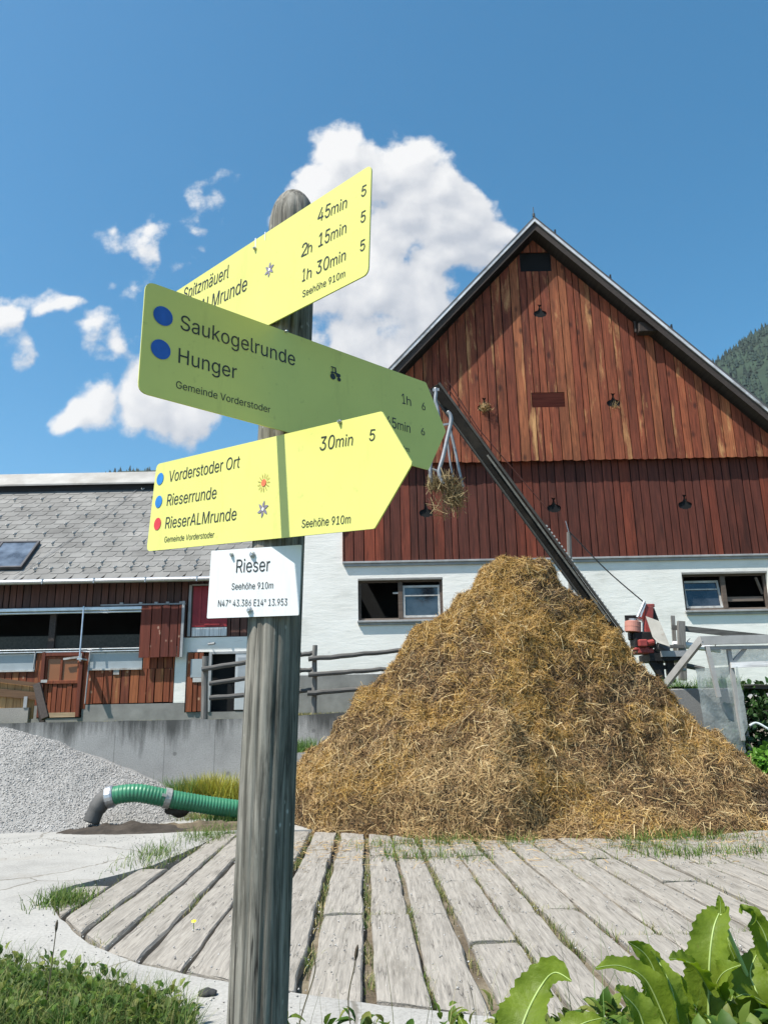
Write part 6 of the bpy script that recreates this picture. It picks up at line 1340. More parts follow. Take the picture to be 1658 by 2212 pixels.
# grass on the wall and the terrace edges
r = np.random.default_rng(17)
def strip(x0, x1, y0, y1, zf, n, h, seed, mat, label):
    P = np.stack([r.uniform(x0, x1, n), r.uniform(y0, y1, n), np.zeros(n)], 1); k = np.array([noise.noise((p[0] * 1.4, p[1] * 1.4, seed)) for p in P]) + r.uniform(-.3, .3, n) > -.12; P = P[k]; P[:, 2] = zf
    o = npmesh('edge_grass', *blades(P, r.uniform(.3, 1, len(P)) * h, .012, r.uniform(.2, .9, len(P)), seed), mat); tag(o, label, 'grass', kind='stuff')
strip(-12, -2.4, 18.05, 18.6, 1.6, 5000, .10, 3, m_grass_dry, 'short mossy grass along the top of the concrete wall below the stable')
strip(-2.4, 2.0, 18.05, 18.8, 1.68, 5000, .13, 4, m_grass_dry, 'short dry grass along the top of the concrete wall below the barn')
strip(5.1, 6.62, 15.02, 15.8, 1.98, 3600, .36, 5, m_weed, 'bright green grass on top of the short concrete wall right of the heap')

# ------------------------------------------------------------------ manure conveyor, its grab and winch
m_boom = plain('rusty_dark_steel', (.012, .011, .009), .9, 0, .4, 4, .2, dirt=(.03, .026, .02), spec=.15)
YC = 15.6
conv = thing('manure_conveyor', 'long dark steel conveyor boom rising diagonally from behind the straw heap', 'conveyor', tuple(py(1440, 1500, YC)))
A_, B_ = py(936, 838, YC), py(1330, 1376, YC); dr_ = (B_ - A_).normalized(); upv = Vector((0, -1, 0)).cross(dr_); upv = -upv if upv.z < 0 else upv
mb = MB(); mb.bar(A_, B_, .2, .21, upv); mb.build('boom', m_boom, conv, bevel=.01)
mb = MB(); mb.bar(A_ + upv * .13 + Vector((0, -.1, 0)), B_ + upv * .13 + Vector((0, -.12, 0)), .03, .05, upv); mb.bar(A_ - upv * .13 + Vector((0, -.09, 0)), B_ - upv * .13 + Vector((0, -.1, 0)), .08, .03, upv); mb.build('flange', plain('grey_steel', (.045, .043, .037), .7, .1, .3, 6), conv)
a0 = A_.lerp(B_, .3) + Vector((0, -.16, 0)); b0 = A_.lerp(B_, .95) + Vector((0, -.16, 0)); mb = MB(); mb.bar(a0 + upv * .03, b0 + upv * .03, .015, .04, upv); mb.build('pale_strip', plain('pale_steel', (.13, .125, .105), .6, .2, .4, 9), conv)  # thin strip in paler steel along the front of the boom
mb = MB(); pitch = .085; L_ = (B_ - A_).length
for k in range(int(L_ * .42 / pitch)):
    c = B_ - dr_ * (k * pitch) + upv * .18 + Vector((0, -.06, 0)); mb.bar(c - dr_ * .02, c + dr_ * .02, .02, .035, upv)
mb.build('drive_chain', plain('pale_chain', (.5, .49, .46), .5, .4), conv)
mb = MB(); mb.tube([A_ + upv * .35, A_.lerp(B_, .2) + upv * .26, A_.lerp(B_, .55) + upv * .42], .012, 5); mb.tube([A_ + upv * .26, A_.lerp(B_, .4) + upv * .17], .012, 5); mb.build('cable', plain('rusty_cable', (.09, .03, .02), .7, .3), conv)

m_pipe = plain('grey_tube', (.30, .305, .31), .45, .5, .2, 6)
YH = 15.35; grab = thing('hay_grab', 'grey steel grab with curved tines hanging below the conveyor boom', 'grab', tuple(py(968, 900, YH)))
def hp(l, y=YH): return [py(u, v, y) for u, v in l]
for l, y, rad__ in (([(966, 889), (972, 896), (974, 908), (970, 928), (965, 950), (957, 985), (949, 1012), (948, 1022), (952, 1036), (957, 1046)], YH - .1, .042),
                    ([(940, 838), (941, 850), (940, 866), (945, 885), (948, 930), (938, 970), (932, 990), (929, 1012), (930, 1030), (933, 1046)], YH, .038),
                    ([(970, 920), (976, 945), (983, 975), (990, 1010), (996, 1036), (1000, 1052)], YH + .1, .03),
                    ([(966, 940), (970, 985), (975, 1015), (980, 1040)], YH + .22, .022)):
    mb = MB(); mb.tube(spline(hp(l, y), 4), rad__, 8); mb.build('tine', m_pipe, grab, smooth=True)
mb = MB(); mb.bar(py(955, 918, YH - .1), py(974, 915, YH - .1), .04, .04); mb.bar(py(934, 843, YH), py(948, 842, YH), .05, .06); mb.tube(hp([(930, 1012), (950, 1020)]), .025, 6); mb.build('cross_bar', m_pipe, grab)
def tuft(name, label, c, rx, rz, n, L, seed, mats, hang=.6):
    r = np.random.default_rng(seed); P = np.stack([r.normal(0, rx, n), r.normal(0, rx * .8, n), r.normal(0, rz, n)], 1); N_ = P / (np.linalg.norm(P, axis=1, keepdims=True) + 1e-6)
    V, F = straws(P + np.array(c), N_, r.uniform(.4, 1, n) * L, .010, seed, .9, np.array([0, 0, -hang])); o = npmesh(name, V, F, mats); tag(seat(o, c), label, 'straw', 'straw stuck in the vent holes'); return o
m_straw2 = island('hanging_straw', [(.16, .11, .05), (.26, .19, .09), (.36, .28, .14), (.11, .075, .035), (.2, .15, .07)], .7, .2, 6, .1)
c = py(968, 1058, YH); o = None
rq = np.random.default_rng(4); pts_ = [((936, 1044), .07, .06), ((952, 1046), .08, .07), ((966, 1040), .09, .08), ((978, 1058), .09, .12), ((990, 1074), .08, .13), ((974, 1076), .09, .10)]
VF = []
for i, ((u, v), a, b) in enumerate(pts_):
    n_ = 120; c1 = np.array(py(u, v, YH)); P_ = rq.normal(0, 1, (n_, 3)) * np.array([a, a, b]); N_ = P_ / np.linalg.norm(P_, axis=1, keepdims=True); VF.append(straws(P_ + c1, N_, rq.uniform(.12, .4, n_), .012, 70 + i, .9, np.array([.15, 0, -1.0])))
for (u, v) in ((950, 1108), (975, 1100), (940, 1090)):
    n_ = 14; c1 = np.array(py(u, v, YH)); P_ = rq.normal(0, .06, (n_, 3)); VF.append(straws(P_ + c1, P_ / np.linalg.norm(P_, axis=1, keepdims=True), .34, .01, 90 + u, .9, np.array([.2, 0, -1])))
o = npmesh('straw_tuft', *cat(*VF), m_straw2); tag(seat(o, c), 'shaggy bunch of straw hanging in the tines of the steel grab', 'straw')
c = Vector((VENTS_UP[1][0], YU - .02, VENTS_UP[1][1] - .03)); tuft('straw_tuft', 'small bunch of straw stuffed in the left vent hole of the gable', c, .08, .06, 200, .2, 5, m_pale, .3)
c = Vector((VENTS_UP[2][0], YU - .01, VENTS_UP[2][1] - .1)); tuft('straw_tuft', 'few straws hanging from the right vent hole of the gable', c, .04, .04, 20, .3, 6, m_pale, 1.2)

# support pole with guy wire
p0, p1 = py(1231, 1236, 16.2), py(1228, 1150, 16.2); pd = (p1 - p0)
o = thing('support_pole', 'thin grey pole standing behind the straw heap, against the red boards', 'pole', tuple(p0 - pd * 3.2))
mb = MB(); mb.tube([p0 - pd * 3.2, p1], [.06, .048], 8); mb.build('shaft', m_fpost, o); mb = MB(); mb.tube([p1, p1 + Vector((-.05, 0, .25))], .008, 5); mb.build('hook', m_zinc, o)
mb = MB(); q = py(1391, 1302, 16.0); mb.tube(spline([p1 + Vector((0, -.05, 0)), p1.lerp(q, .5) + Vector((0, 0, -.06)), q], 8), .013, 6); o = mb.build('guy_wire', plain('dark_wire', (.04, .038, .036), .5, .5)); tag(seat(o, p1), 'dark wire stretched from the thin pole to the red winch', 'wire')

# winch
YW = 16.0; W = lambda u, v, d=0: py(u, v, YW + d)
m_redp = plain('faded_red_paint', (.30, .05, .045), .55, 0, .3, 6, .15, dirt=(.12, .05, .04)); m_pink = plain('faded_pink_tank', (.48, .22, .17), .5, 0, .15, 3, .05); m_black = plain('black_steel', (.018, .017, .017), .6, .3, .3, 8)
wi = thing('winch', 'red and black winch with a pink tank and slanted cover plate beside the heap', 'winch', tuple(W(1400, 1460)))
a, b = W(1366, 1366), W(1366, 1342); mb = MB(); R__ = (W(1383, 1350).x - W(1349, 1350).x) / 2; h_ = b - a; mb.tube([a - h_ * .0, a + h_ * .04, a + h_ * .48, a + h_ * .5, a + h_ * .52, a + h_ * .94, b], [R__ * .9, R__, R__, R__ * 1.03, R__, R__, R__ * .8], 24); mb.build('tank', m_pink, wi, smooth=False)
mb = MB(); mb.tube([W(1366, 1342), W(1366, 1337)], .08, 12); mb.tube([W(1372, 1338), W(1385, 1339), W(1388, 1345), W(1389, 1368)], .018, 6); mb.build('filler_cap', m_zinc, wi)
mb = MB(); mb.prism([(-.2, -.11), (.2, -.11), (.2, .0), (-.2, 0)], W(1370, 1329, .2), (1, 0, 0), (0, 0, 1), (0, 1, 0), .03); mb.build('back_plate', m_black, wi)
mb = MB(); mb.bar(W(1399, 1310), W(1398, 1375), .17, .17, (0, 1, 0)); mb.box(W(1390, 1312, -.08), W(1407, 1307, .1)); mb.build('mast', m_redp, wi, bevel=.01)
mb = MB(); mb.bar(W(1406, 1315), W(1446, 1420), .09, .09, (0, 1, 0)); mb.build('brace', m_black, wi)
mb = MB(); mb.bar(W(1392, 1318), W(1378, 1336), .03, .03, (0, 1, 0)); mb.bar(W(1390, 1326), W(1380, 1340), .025, .03, (0, 1, 0)); mb.build('brace', m_redp, wi)
mb = MB(); mb.tube([W(1391, 1299, -.1), W(1376, 1333, -.1)], .03, 6); mb.tube([W(1394, 1303, -.1), W(1383, 1333, -.1)], .018, 6); mb.build('lever', m_alu, wi)
pp = [W(1394, 1331, -.25), W(1424, 1342, -.3), W(1447, 1397, -.36), W(1419, 1388, -.33), W(1409, 1376, -.3)]; c_ = sum(pp, Vector()) / 5
mb = MB(); nn = (pp[1] - pp[0]).cross(pp[3] - pp[0]).normalized(); mb.add(pp + [p + nn * .02 for p in pp], [(0, 1, 2, 3, 4), (9, 8, 7, 6, 5)] + [(i, (i + 1) % 5, (i + 1) % 5 + 5, i + 5) for i in range(5)]); mb.build('cover_plate', plain('stained_cream_plate', (.50, .47, .41), .6, .1, .2, 4, .1, dirt=(.2, .11, .07)), wi)
mb = MB(); mb.box(W(1372, 1400, -.1), W(1402, 1368, .25)); mb.box(W(1362, 1382, .0), W(1380, 1366, .2)); mb.build('gear_housing', m_black, wi, bevel=.02)
mb = MB(); mb.box(W(1381, 1397, -.2), W(1391, 1383, .0)); mb.tube([W(1395, 1390, -.1), W(1412, 1387, -.1)], .065, 10); mb.box(W(1378, 1412, -.1), W(1398, 1404, .3)); mb.box(W(1372, 1405, -.1), W(1396, 1399, .1)); mb.build('motor', m_redp, wi, bevel=.02)
mb = MB(); mb.tube([W(1418, 1396), W(1440, 1408)], [.13, .12], 12); mb.build('roller', plain('grey_roller', (.075, .075, .078), .6), wi)
mb = MB(); mb.box(W(1404, 1428, -.1), W(1455, 1416, .6)); mb.bar(W(1402, 1405), W(1425, 1428), .1, .12); mb.box(W(1420, 1475, 0), W(1428, 1428, .1)); mb.box(W(1444, 1475, 0), W(1451, 1428, .1)); mb.bar(W(1405, 1428), W(1435, 1475), .1, .1); mb.box(W(1415, 1446, .02), W(1465, 1437, .12)); mb.build('base_frame', m_black, wi)
mb = MB(); mb.box(W(1428, 1419, -.14), W(1466, 1411, .5)); mb.tube([W(1455, 1448), W(1480, 1447)], .03, 8); mb.build('platform_plate', m_sill, wi)

# garden fence on the right
gf = thing('garden_fence', 'grey plank fence with a sagging top rail in front of the white barn wall', 'fence', tuple(py(1470, 1450, 17.0)))
YK = 17.0
for (u0, v0, u1, v1, w, y, nm) in ((1470, 1342, 1474, 1470, .15, YK, 'post'), (1452, 1330, 1460, 1440, .08, YK + .3, 'post')):
    mb = MB(); mb.bar(py(u1, v1, y), py(u0, v0, y), w, w * .7, (0, 1, 0)); mb.build(nm, m_fpost, gf, bevel=.006)
mb = MB(); mb.bar(py(1450, 1355, YK + .08), py(1475, 1358, YK + .08), .05, .10); mb.bar(py(1475, 1358, YK + .06), py(1700, 1382, YK + .06), .05, .12); mb.build('rail', m_rail, gf)
mb = MB(); mb.bar(py(1425, 1397, YK - .06), py(1476, 1397, YK - .06), .05, .07); mb.build('rail', m_rail, gf)
mb = MB(); mb.tube([py(1452, 1392, YK + .15), py(1480, 1394, YK + .15), py(1520, 1399, YK + .12), py(1555, 1405, YK + .1)], [.07, .075, .07, .06], 8)
for (u, v) in ((1488, 1391), (1518, 1395), (1536, 1398), (1548, 1400)): mb.tube([py(u, v + 4, YK + .12), py(u - 4, v - 6, YK + .1), py(u + 2, v - 12, YK + .1)], [.018, .012, .006], 5)
mb.build('branch_rail', wood('bark_rail', [(.075, .068, .06)], 'X', grain=.6), gf)
mb = MB(); mb.tube([py(1476, 1437, YK + .1), py(1520, 1446, YK + .1)], [.06, .05], 8); mb.build('branch_rail', m_rail, gf)

# cold frame with film
YQ = 14.4; cf = thing('cold_frame', 'grey framed garden shelter with torn translucent film at the right edge', 'cold frame', tuple(py(1600, 1640, YQ)))
m_cf = plain('weathered_grey_frame', (.33, .33, .32), .7, 0, .15, 4, .2)
K = lambda u, v, d=0: py(u, v, YQ + d)
mb = MB(); mb.bar(K(1512, 1384), K(1720, 1379), .08, .15); mb.bar(K(1524, 1400, .05), K(1720, 1397, .05), .06, .06); mb.build('beam', m_cf, cf)
mb = MB(); mb.bar(K(1515, 1380), K(1428, 1490, .9), .08, .12); mb.build('rafter', m_cf, cf)
mb = MB(); mb.bar(K(1526, 1396), K(1552, 1506), .07, .07, (0, 1, 0)); mb.bar(K(1572, 1398, .1), K(1604, 1600, .1), .07, .07, (0, 1, 0)); mb.build('post', m_cf, cf)
mb = MB(); mb.bar(K(1610, 1398, .12), K(1578, 1436, .12), .06, .1, (0, 1, 0)); mb.build('brace', m_cf, cf)
mb = MB(); mb.bar(K(1578, 1437, .05), K(1720, 1432, .05), .05, .1); mb.build('rail', wood('cf_rail', [(.10, .09, .08)], 'X', grain=.5), cf)
mb = MB(); mb.bar(K(1588, 1482, 1.0), K(1720, 1485, 1.0), .05, .08); mb.build('rail', m_rail, cf)
mf, nt, b = _mat('translucent_film'); v = coords(nt); n = noi(nt, v, 3.5, 6, .65); tr = nt.nodes.new('ShaderNodeBsdfTransparent'); tl = nt.nodes.new('ShaderNodeBsdfTranslucent'); tl.inputs[0].default_value = (.6, .65, .63, 1)
b.inputs['Base Color'].default_value = (.42, .47, .46, 1); b.inputs['Roughness'].default_value = .35; m1 = nt.nodes.new('ShaderNodeMixShader'); m1.inputs[0].default_value = .35; nt.links.new(b.outputs[0], m1.inputs[1]); nt.links.new(tl.outputs[0], m1.inputs[2])
m2 = nt.nodes.new('ShaderNodeMixShader'); nt.links.new(mrange(nt, n, .35, .7, .25, .6), m2.inputs[0]); nt.links.new(m1.outputs[0], m2.inputs[1]); nt.links.new(tr.outputs[0], m2.inputs[2]); nt.links.new(m2.outputs[0], nt.nodes['Material Output'].inputs[0])
bump(nt, b, noi(nt, v, 6, 5, .6), .6, .05)
def film(name, q, nx, nz, amp, seed):
    a, b_, c, d = q; V = []
    for j in range(nz + 1):
        for i in range(nx + 1):
            s, t = i / nx, j / nz; p = a.lerp(b_, s).lerp(d.lerp(c, s), t); k = noise.noise((p.x * 5, p.z * 2.2, seed)); V.append(p + Vector((0, amp * k, 0)) + (Vector((.03 * noise.noise((t * 9, seed, 0)), 0, .04 * noise.noise((s * 6, seed, 2)))) if i in (0, nx) or j == nz else Vector()))
    F = [(j * (nx + 1) + i, j * (nx + 1) + i + 1, (j + 1) * (nx + 1) + i + 1, (j + 1) * (nx + 1) + i) for j in range(nz) for i in range(nx)]
    return npmesh(name, [tuple(p) for p in V], F, mf, cf, True)
film('film', (K(1500, 1445, .12), K(1582, 1440, .12), K(1612, 1625, .1), K(1535, 1660, .1)), 10, 16, .06, 1)
film('film', (K(1588, 1440, .0), K(1592, 1440, .0), K(1616, 1570, .0), K(1600, 1600, .02)), 3, 10, .05, 2)
film('roof_film', (K(1528, 1404, .1), K(1720, 1400, .1), K(1720, 1434, .1), K(1532, 1438, .1)), 10, 4, .02, 4)
# greenery inside and beside it
def shrub(name, label, c, n, rx, ry, rz, L, mat, seed, cat_='shrub'):
    r = np.random.default_rng(seed); q = r.normal(size=(n, 3)); q /= np.linalg.norm(q, axis=1, keepdims=True); q *= (r.uniform(.25, 1, (n, 1))) ** .5; P = q * np.array([rx, ry, rz]) * (1 + .3 * np.array([noise.noise((a[0] * 2, a[1] * 2, a[2] * 2 + seed)) for a in q]))[:, None]
    P[:, 2] += rz; T = q + r.normal(0, .7, (n, 3)); Nn = q * .5 + r.normal(0, .5, (n, 3)) + np.array([0, 0, .5]); k = r.uniform(.6, 1.3, n)
    st = MB(); th_ = thing(name, label, cat_, tuple(c)); 
    npmesh('foliage', *[a for a in (lambda v, f: (v + np.array(c), f))(*leaf_cards(P, T, Nn, L * k, L * .6 * k, seed))], mat, th_, True)
    for i in range(6): e = Vector(q[i]) * .7; st.tube([Vector(c), Vector(c) + Vector((e.x * rx * .4, e.y * ry * .4, rz * .8)), Vector(c) + Vector((e.x * rx, e.y * ry, rz * (1 + e.z)))], [.02, .014, .006], 5)
    st.build('stems', m_roofdark, th_); return th_
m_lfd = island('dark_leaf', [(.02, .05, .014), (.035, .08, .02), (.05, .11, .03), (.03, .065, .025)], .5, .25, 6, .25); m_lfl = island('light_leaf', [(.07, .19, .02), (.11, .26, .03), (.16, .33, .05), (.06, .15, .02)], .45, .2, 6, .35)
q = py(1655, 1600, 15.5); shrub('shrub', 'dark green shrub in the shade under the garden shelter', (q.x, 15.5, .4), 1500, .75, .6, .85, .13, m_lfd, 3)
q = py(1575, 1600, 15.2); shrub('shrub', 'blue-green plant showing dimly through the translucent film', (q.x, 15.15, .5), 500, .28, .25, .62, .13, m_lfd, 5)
q = py(1648, 1650, 14.0); shrub('leafy_plant', 'bright green leafy plant at the right edge beside the heap', (q.x + .05, 13.7, .25), 900, .5, .4, .36, .13, m_lfl, 4, 'plant')
mb = MB(); mb.tube(spline([K(1618, 1568, -.3), K(1632, 1562, -.3), K(1650, 1570, -.35), K(1675, 1590, -.4), K(1690, 1640, -.4)], 6), .02, 7); o = mb.build('garden_hose', plain('white_hose', (.55, .6, .6), .4)); tag(seat(o, K(1690, 1640, -.4)), 'pale thin hose arching over the green plants at the right edge', 'hose')

# ------------------------------------------------------------------ foreground vegetation
m_dock, nt, b = _mat('dock_leaf'); v = coords(nt); ge = nt.nodes.new('ShaderNodeNewGeometry'); rp = ramp(nt, [(.085, .15, .014), (.13, .20, .02), (.17, .235, .028), (.22, .26, .05)]); nt.links.new(ge.outputs['Random Per Island'], rp.inputs[0])
n = noi(nt, v, 16, 6, .6); mu = ramp(nt, [(.75, .78, .7), (1.15, 1.12, 1.0)], [.3, .7]); nt.links.new(n, mu.inputs[0]); col = mixc(nt, rp.outputs[0], mu.outputs[0], 1, 'MULTIPLY')
n7 = noi(nt, v, 45, 3); col = mixc(nt, col, (.2, .16, .05), mrange(nt, n7, .68, .76, 0, .6))
nt.links.new(col, b.inputs['Base Color']); b.inputs['Roughness'].default_value = .5; b.inputs['Specular IOR Level'].default_value = .3
tl = nt.nodes.new('ShaderNodeBsdfTranslucent'); c2 = mixc(nt, col, (1.3, 1.45, .5), 1, 'MULTIPLY'); nt.links.new(c2, tl.inputs[0]); ms = nt.nodes.new('ShaderNodeMixShader'); ms.inputs[0].default_value = .42; nt.links.new(b.outputs[0], ms.inputs[1]); nt.links.new(tl.outputs[0], ms.inputs[2]); nt.links.new(ms.outputs[0], nt.nodes['Material Output'].inputs[0])
bump(nt, b, noi(nt, v, 55, 4, .6), .5, .006)
m_rib = plain('pale_midrib', (.32, .42, .14), .5, 0, .15, 10, 0)
def big_leaf(parent, pts, width, face, seed, curl=.25, wav=.05):
    "a dock leaf along the 3-D spine pts (base to tip); face = direction its upper side looks at"
    sp = spline([Vector(p) for p in pts], 16); n_ = len(sp); nx = 10; V = []; face = Vector(face).normalized(); L = sum((sp[i + 1] - sp[i]).length for i in range(n_ - 1)); d = 0; rib = []
    for i, p in enumerate(sp):
        if i: d += (p - sp[i - 1]).length
        t = d / L; T = (sp[min(n_ - 1, i + 1)] - sp[max(0, i - 1)]).normalized(); S = T.cross(face).normalized(); Nn = S.cross(T)
        w = width * .5 * (min(1, t / .22) ** .6) * max(0.02, 1 - t ** 2.6) ** .75 * (1 + .07 * math.sin(t * 95 + seed) + .05 * noise.noise((t * 30, seed, 4)))
        for j in range(nx + 1):
            s = j / nx * 2 - 1; ed = abs(s); wv = wav * width * noise.noise((t * 7, s * 1.2, seed)) * ed + wav * .9 * width * math.sin(t * 26 + seed + s) * ed ** 3
            ru = .014 * width * min(1, ed * 3) * math.cos((t * 11 - ed * 2.2) * 6.28)
            V.append(p + S * s * w * (1 - .12 * curl * ed) + Nn * (curl * w * ed ** 1.6 + wv + ru))
        rib.append(p + Nn * .0008)
    F = [(i * (nx + 1) + j, i * (nx + 1) + j + 1, (i + 1) * (nx + 1) + j + 1, (i + 1) * (nx + 1) + j) for i in range(n_ - 1) for j in range(nx)]
    o = npmesh('leaf', [tuple(p) for p in V], F, m_dock, parent, True)
    mb = MB(); mb.tube([p + Vector((0, 0, 0)) for p in rib], [.0035 * (1 - .75 * i / n_) * width / .12 for i in range(n_)], 6); mb.build('midrib', m_rib, o, smooth=True)
    return o
def dock(label, base, leaves, seed):
    o = thing('dock_plant', label, 'plant', tuple(base), 'dock plants in the front right corner'); b0 = Vector(base)
    for i, (pix, Y, w, face, curl) in enumerate(leaves):
        pts = [py(u, v, Y + dy) for (u, v, dy) in pix]; big_leaf(o, pts, w, face, seed + i * 3.3, curl)
        p = pts[0]; mb = MB(); mb.tube(spline([b0 + Vector((.01 * i - .02, .006 * i, 0)), b0.lerp(p, .55) + Vector((0, 0, .05)), p], 6), [.006] * 13, 6); mb.build('stalk', m_rib, o, smooth=True)
    return o
dock('large dock plant with a broad serrated leaf curling over at its tip, front centre', (.40, 2.1, -.05),
     [([(1105, 2310, 0), (1132, 2205, .03), (1168, 2132, .08), (1198, 2102, .06), (1234, 2120, 0)], 2.1, .125, (-.5, -.7, .55), .35), ([(1180, 2320, .1), (1240, 2225, .1), (1300, 2200, .12)], 2.2, .10, (0, -.5, .85), .2), ([(1040, 2330, 0), (1010, 2240, 0), (990, 2195, .02)], 2.3, .06, (-.3, -.8, .4), .3)], 1)
dock('dock plant with yellowish leaf pointing left, right of the curled leaf', (.92, 2.3, -.05),
     [([(1440, 2215, 0), (1395, 2120, 0), (1340, 2088, -.02), (1285, 2092, -.05)], 2.3, .085, (-.2, -.5, .85), .3), ([(1445, 2230, .05), (1420, 2120, .05), (1395, 2065, .05), (1355, 2035, .04)], 2.35, .10, (-.4, -.7, .5), .4),
      ([(1470, 2240, 0), (1450, 2140, 0), (1425, 2085, .03), (1405, 2055, .08)], 2.25, .075, (.6, -.6, .4), .5), ([(1400, 2260, -.1), (1380, 2190, -.1), (1345, 2150, -.12), (1330, 2140, -.14)], 2.2, .09, (-.2, -.6, .7), .2)], 11)
dock('tall dock plant with an upright serrated leaf, near the right edge', (1.24, 2.5, -.05),
     [([(1530, 2200, 0), (1532, 2080, 0), (1540, 2010, .02), (1552, 1975, .05), (1560, 1962, .1)], 2.5, .135, (-.55, -.75, .2), .5), ([(1555, 1975, .05), (1556, 1955, .05), (1552, 1933, .05)], 2.5, .03, (-.5, -.7, .3), .3), ([(1530, 2140, 0), (1500, 2090, -.05), (1470, 2075, -.1), (1445, 2072, -.14)], 2.5, .085, (.1, -.4, .9), .4),
      ([(1560, 2240, .05), (1545, 2150, .05), (1560, 2105, 0), (1600, 2085, -.05)], 2.45, .11, (-.2, -.6, .7), .3), ([(1500, 2260, 0), (1480, 2180, 0), (1470, 2130, 0), (1455, 2100, .02)], 2.4, .08, (-.5, -.6, .5), .4), ([(1580, 2160, .1), (1590, 2090, .1), (1575, 2045, .1), (1570, 2020, .12)], 2.6, .06, (-.4, -.8, .3), .4)], 23)
dock('dock plant with an arching leaf cut by the right edge of the view', (1.45, 2.5, -.05),
     [([(1670, 2110, 0), (1655, 2030, 0), (1630, 1985, .0), (1605, 1966, -.03), (1598, 1955, -.05)], 2.5, .075, (-.6, -.5, .5), .35), ([(1660, 2240, 0), (1635, 2150, 0), (1620, 2100, .04), (1640, 2050, .08)], 2.5, .13, (-.5, -.75, .3), .3), ([(1690, 2260, .1), (1660, 2180, .05), (1615, 2150, 0), (1590, 2155, -.05)], 2.45, .1, (0, -.5, .9), .3), ([(1700, 2230, .1), (1680, 2130, .1), (1650, 2100, .1), (1625, 2110, .1)], 2.7, .09, (-.2, -.4, .9), .3)], 37)

r = np.random.default_rng(33)
m_cover = island('ground_cover_leaf', [(.035, .085, .012), (.06, .125, .016), (.095, .165, .022), (.14, .2, .03), (.2, .215, .05), (.05, .1, .02)], .55, .2, 10, .35)
# left bank
def bank(n, fx, top, nl, L, W, seed, rad_=.12):
    P = []
    while len(P) < n:
        u = r.uniform(*fx); v = r.uniform(2060, 2260); p = gr(u, v, .0)
        if p.y < lawn_edge(p.x) + r.normal(0, .08): P.append((p.x, p.y, 0))
    P = np.array(P); return rosettes(P, rad_, top, nl, L, W, seed)
V1 = bank(330, (-160, 400), .13, 9, .055, .034, 3); 
o = npmesh('ground_cover', *V1, m_cover, smooth=True); tag(o, 'low leafy ground cover in the front left corner', 'ground cover', kind='stuff')
P = []
while len(P) < 8200:
    u = r.uniform(-200, 420); v = r.uniform(2050, 2300); p = gr(u, v, 0)
    if p.y < lawn_edge(p.x) + .05 + r.normal(0, .06): P.append((p.x, p.y, -.02))
P = np.array(P); tag(npmesh('lawn_grass', *blades(P, r.uniform(.08, .30, len(P)), .0055, r.uniform(.2, .9, len(P)), 8), m_grass), 'mixed green and dry grass in the front left corner', 'grass', kind='stuff')
# right: leaves and grass in front of the camera's right half
P = np.stack([r.uniform(.15, 2.4, 520), r.uniform(2.0, 3.3, 520), np.zeros(520)], 1); hh = np.interp(P[:, 0] / P[:, 1], [.05, .16, .3, .5], [.30, .60, .74, .84]) * r.uniform(.75, 1.0, 520) * np.interp(P[:, 1], [2, 3.3], [1, .68])
V, F = rosettes(P, .12, 0, 10, .075, .04, 12); V[:, 2] += np.repeat(hh, 10 * 15); 
o = npmesh('ground_cover', V, F, m_cover, smooth=True); tag(o, 'leafy weeds filling the ground in front of the dock plants', 'ground cover', kind='stuff')
P = np.stack([r.uniform(.0, 2.4, 420), r.uniform(2.0, 3.4, 420), np.zeros(420)], 1); ht = np.interp(P[:, 0] / P[:, 1], [0, .2, .3, .5], [.38, .74, .84, .86]) * r.uniform(.75, 1.12, 420)
tag(npmesh('tall_grass', *blades(P, ht, .006, r.uniform(.1, .45, 420), 15, seg=6), m_weed), 'thin tall green grass stalks among the dock plants', 'grass', kind='stuff')
P = np.stack([r.uniform(-.75, 1.0, 70), r.uniform(3.0, 4.2, 70), np.zeros(70)], 1); ht = r.uniform(.25, .62, 70)
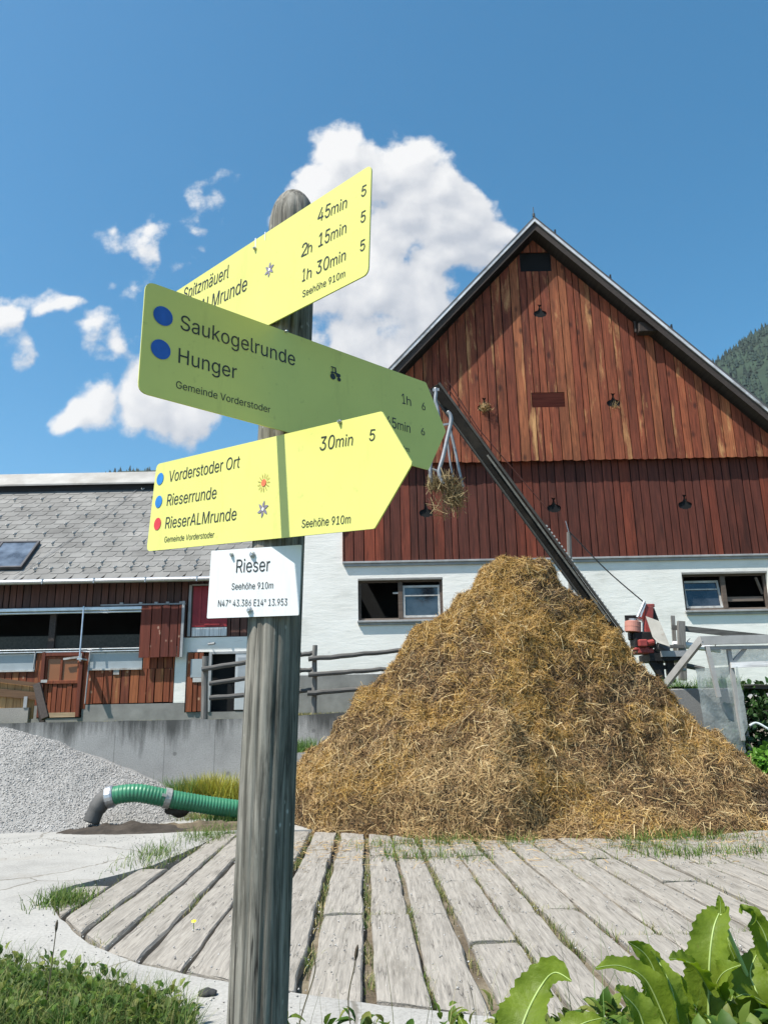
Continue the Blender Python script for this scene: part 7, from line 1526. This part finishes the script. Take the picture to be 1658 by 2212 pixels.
tag(npmesh('tall_grass', *blades(P, ht, .004, r.uniform(.05, .4, 70), 16, seg=6), m_grass_dry), 'thin dry grass stems in front of the platform', 'grass', kind='stuff')
P = np.stack([r.uniform(-.6, .75, 130), r.uniform(3.1, 3.9, 130), np.full(130, .0)], 1); V, F = rosettes(P, .1, .30, 5, .07, .035, 19)
o = npmesh('ground_cover', V, F, m_cover, smooth=True); tag(o, 'small leafy weeds along the bottom edge in front of the concrete', 'ground cover', kind='stuff')
# single stalks
def stalk(label, pix, Y, hd, seed):
    pts = [py(u, v, Y) for u, v in pix]; o = thing('seed_stalk', label, 'plant', tuple(pts[0]), 'single stalks in front of the platform'); mb = MB(); mb.tube(spline(pts, 6), .0028, 5); mb.build('stem', plain('dry_stem', (.12, .10, .06), .8), o)
    if hd: e = pts[-1]; d = (pts[-1] - pts[-2]).normalized(); mb = MB(); mb.tube([e - d * .01, e + d * .01, e + d * .035, e + d * .05], [.003, .008, .007, .002], 8); mb.build('seed_head', plain('brown_seed', (.06, .045, .03), .9), o)
stalk('lone brown plantain stalk standing against the pale concrete, far left', [(100, 2160), (108, 2110), (116, 2050), (121, 2010)], 4.6, True, 1)
stalk('bent dry stalk rising in front of the beams, right of the post', [(640, 2240), (655, 2180), (680, 2100), (676, 2062)], 3.6, False, 2)
stalk('thin dry stalk with narrow seed head standing right of the first bent one', [(760, 2240), (752, 2160), (765, 2090), (768, 2070)], 3.6, True, 3)

# ------------------------------------------------------------------ mountain air
mb = MB(); mb.box((-2600, -60, -3), (2600, 2600, 640)); me = mb.mesh('haze'); mh = bpy.data.materials.new('haze_air'); mh.use_nodes = True; nt = mh.node_tree; nt.nodes.clear()
pv = nt.nodes.new('ShaderNodeVolumePrincipled'); pv.inputs['Color'].default_value = (.86, .92, 1, 1); pv.inputs['Density'].default_value = .00007; pv.inputs['Anisotropy'].default_value = .3
om = nt.nodes.new('ShaderNodeOutputMaterial'); nt.links.new(pv.outputs[0], om.inputs['Volume'])
tag(link('haze', me, mh), kind='stuff')
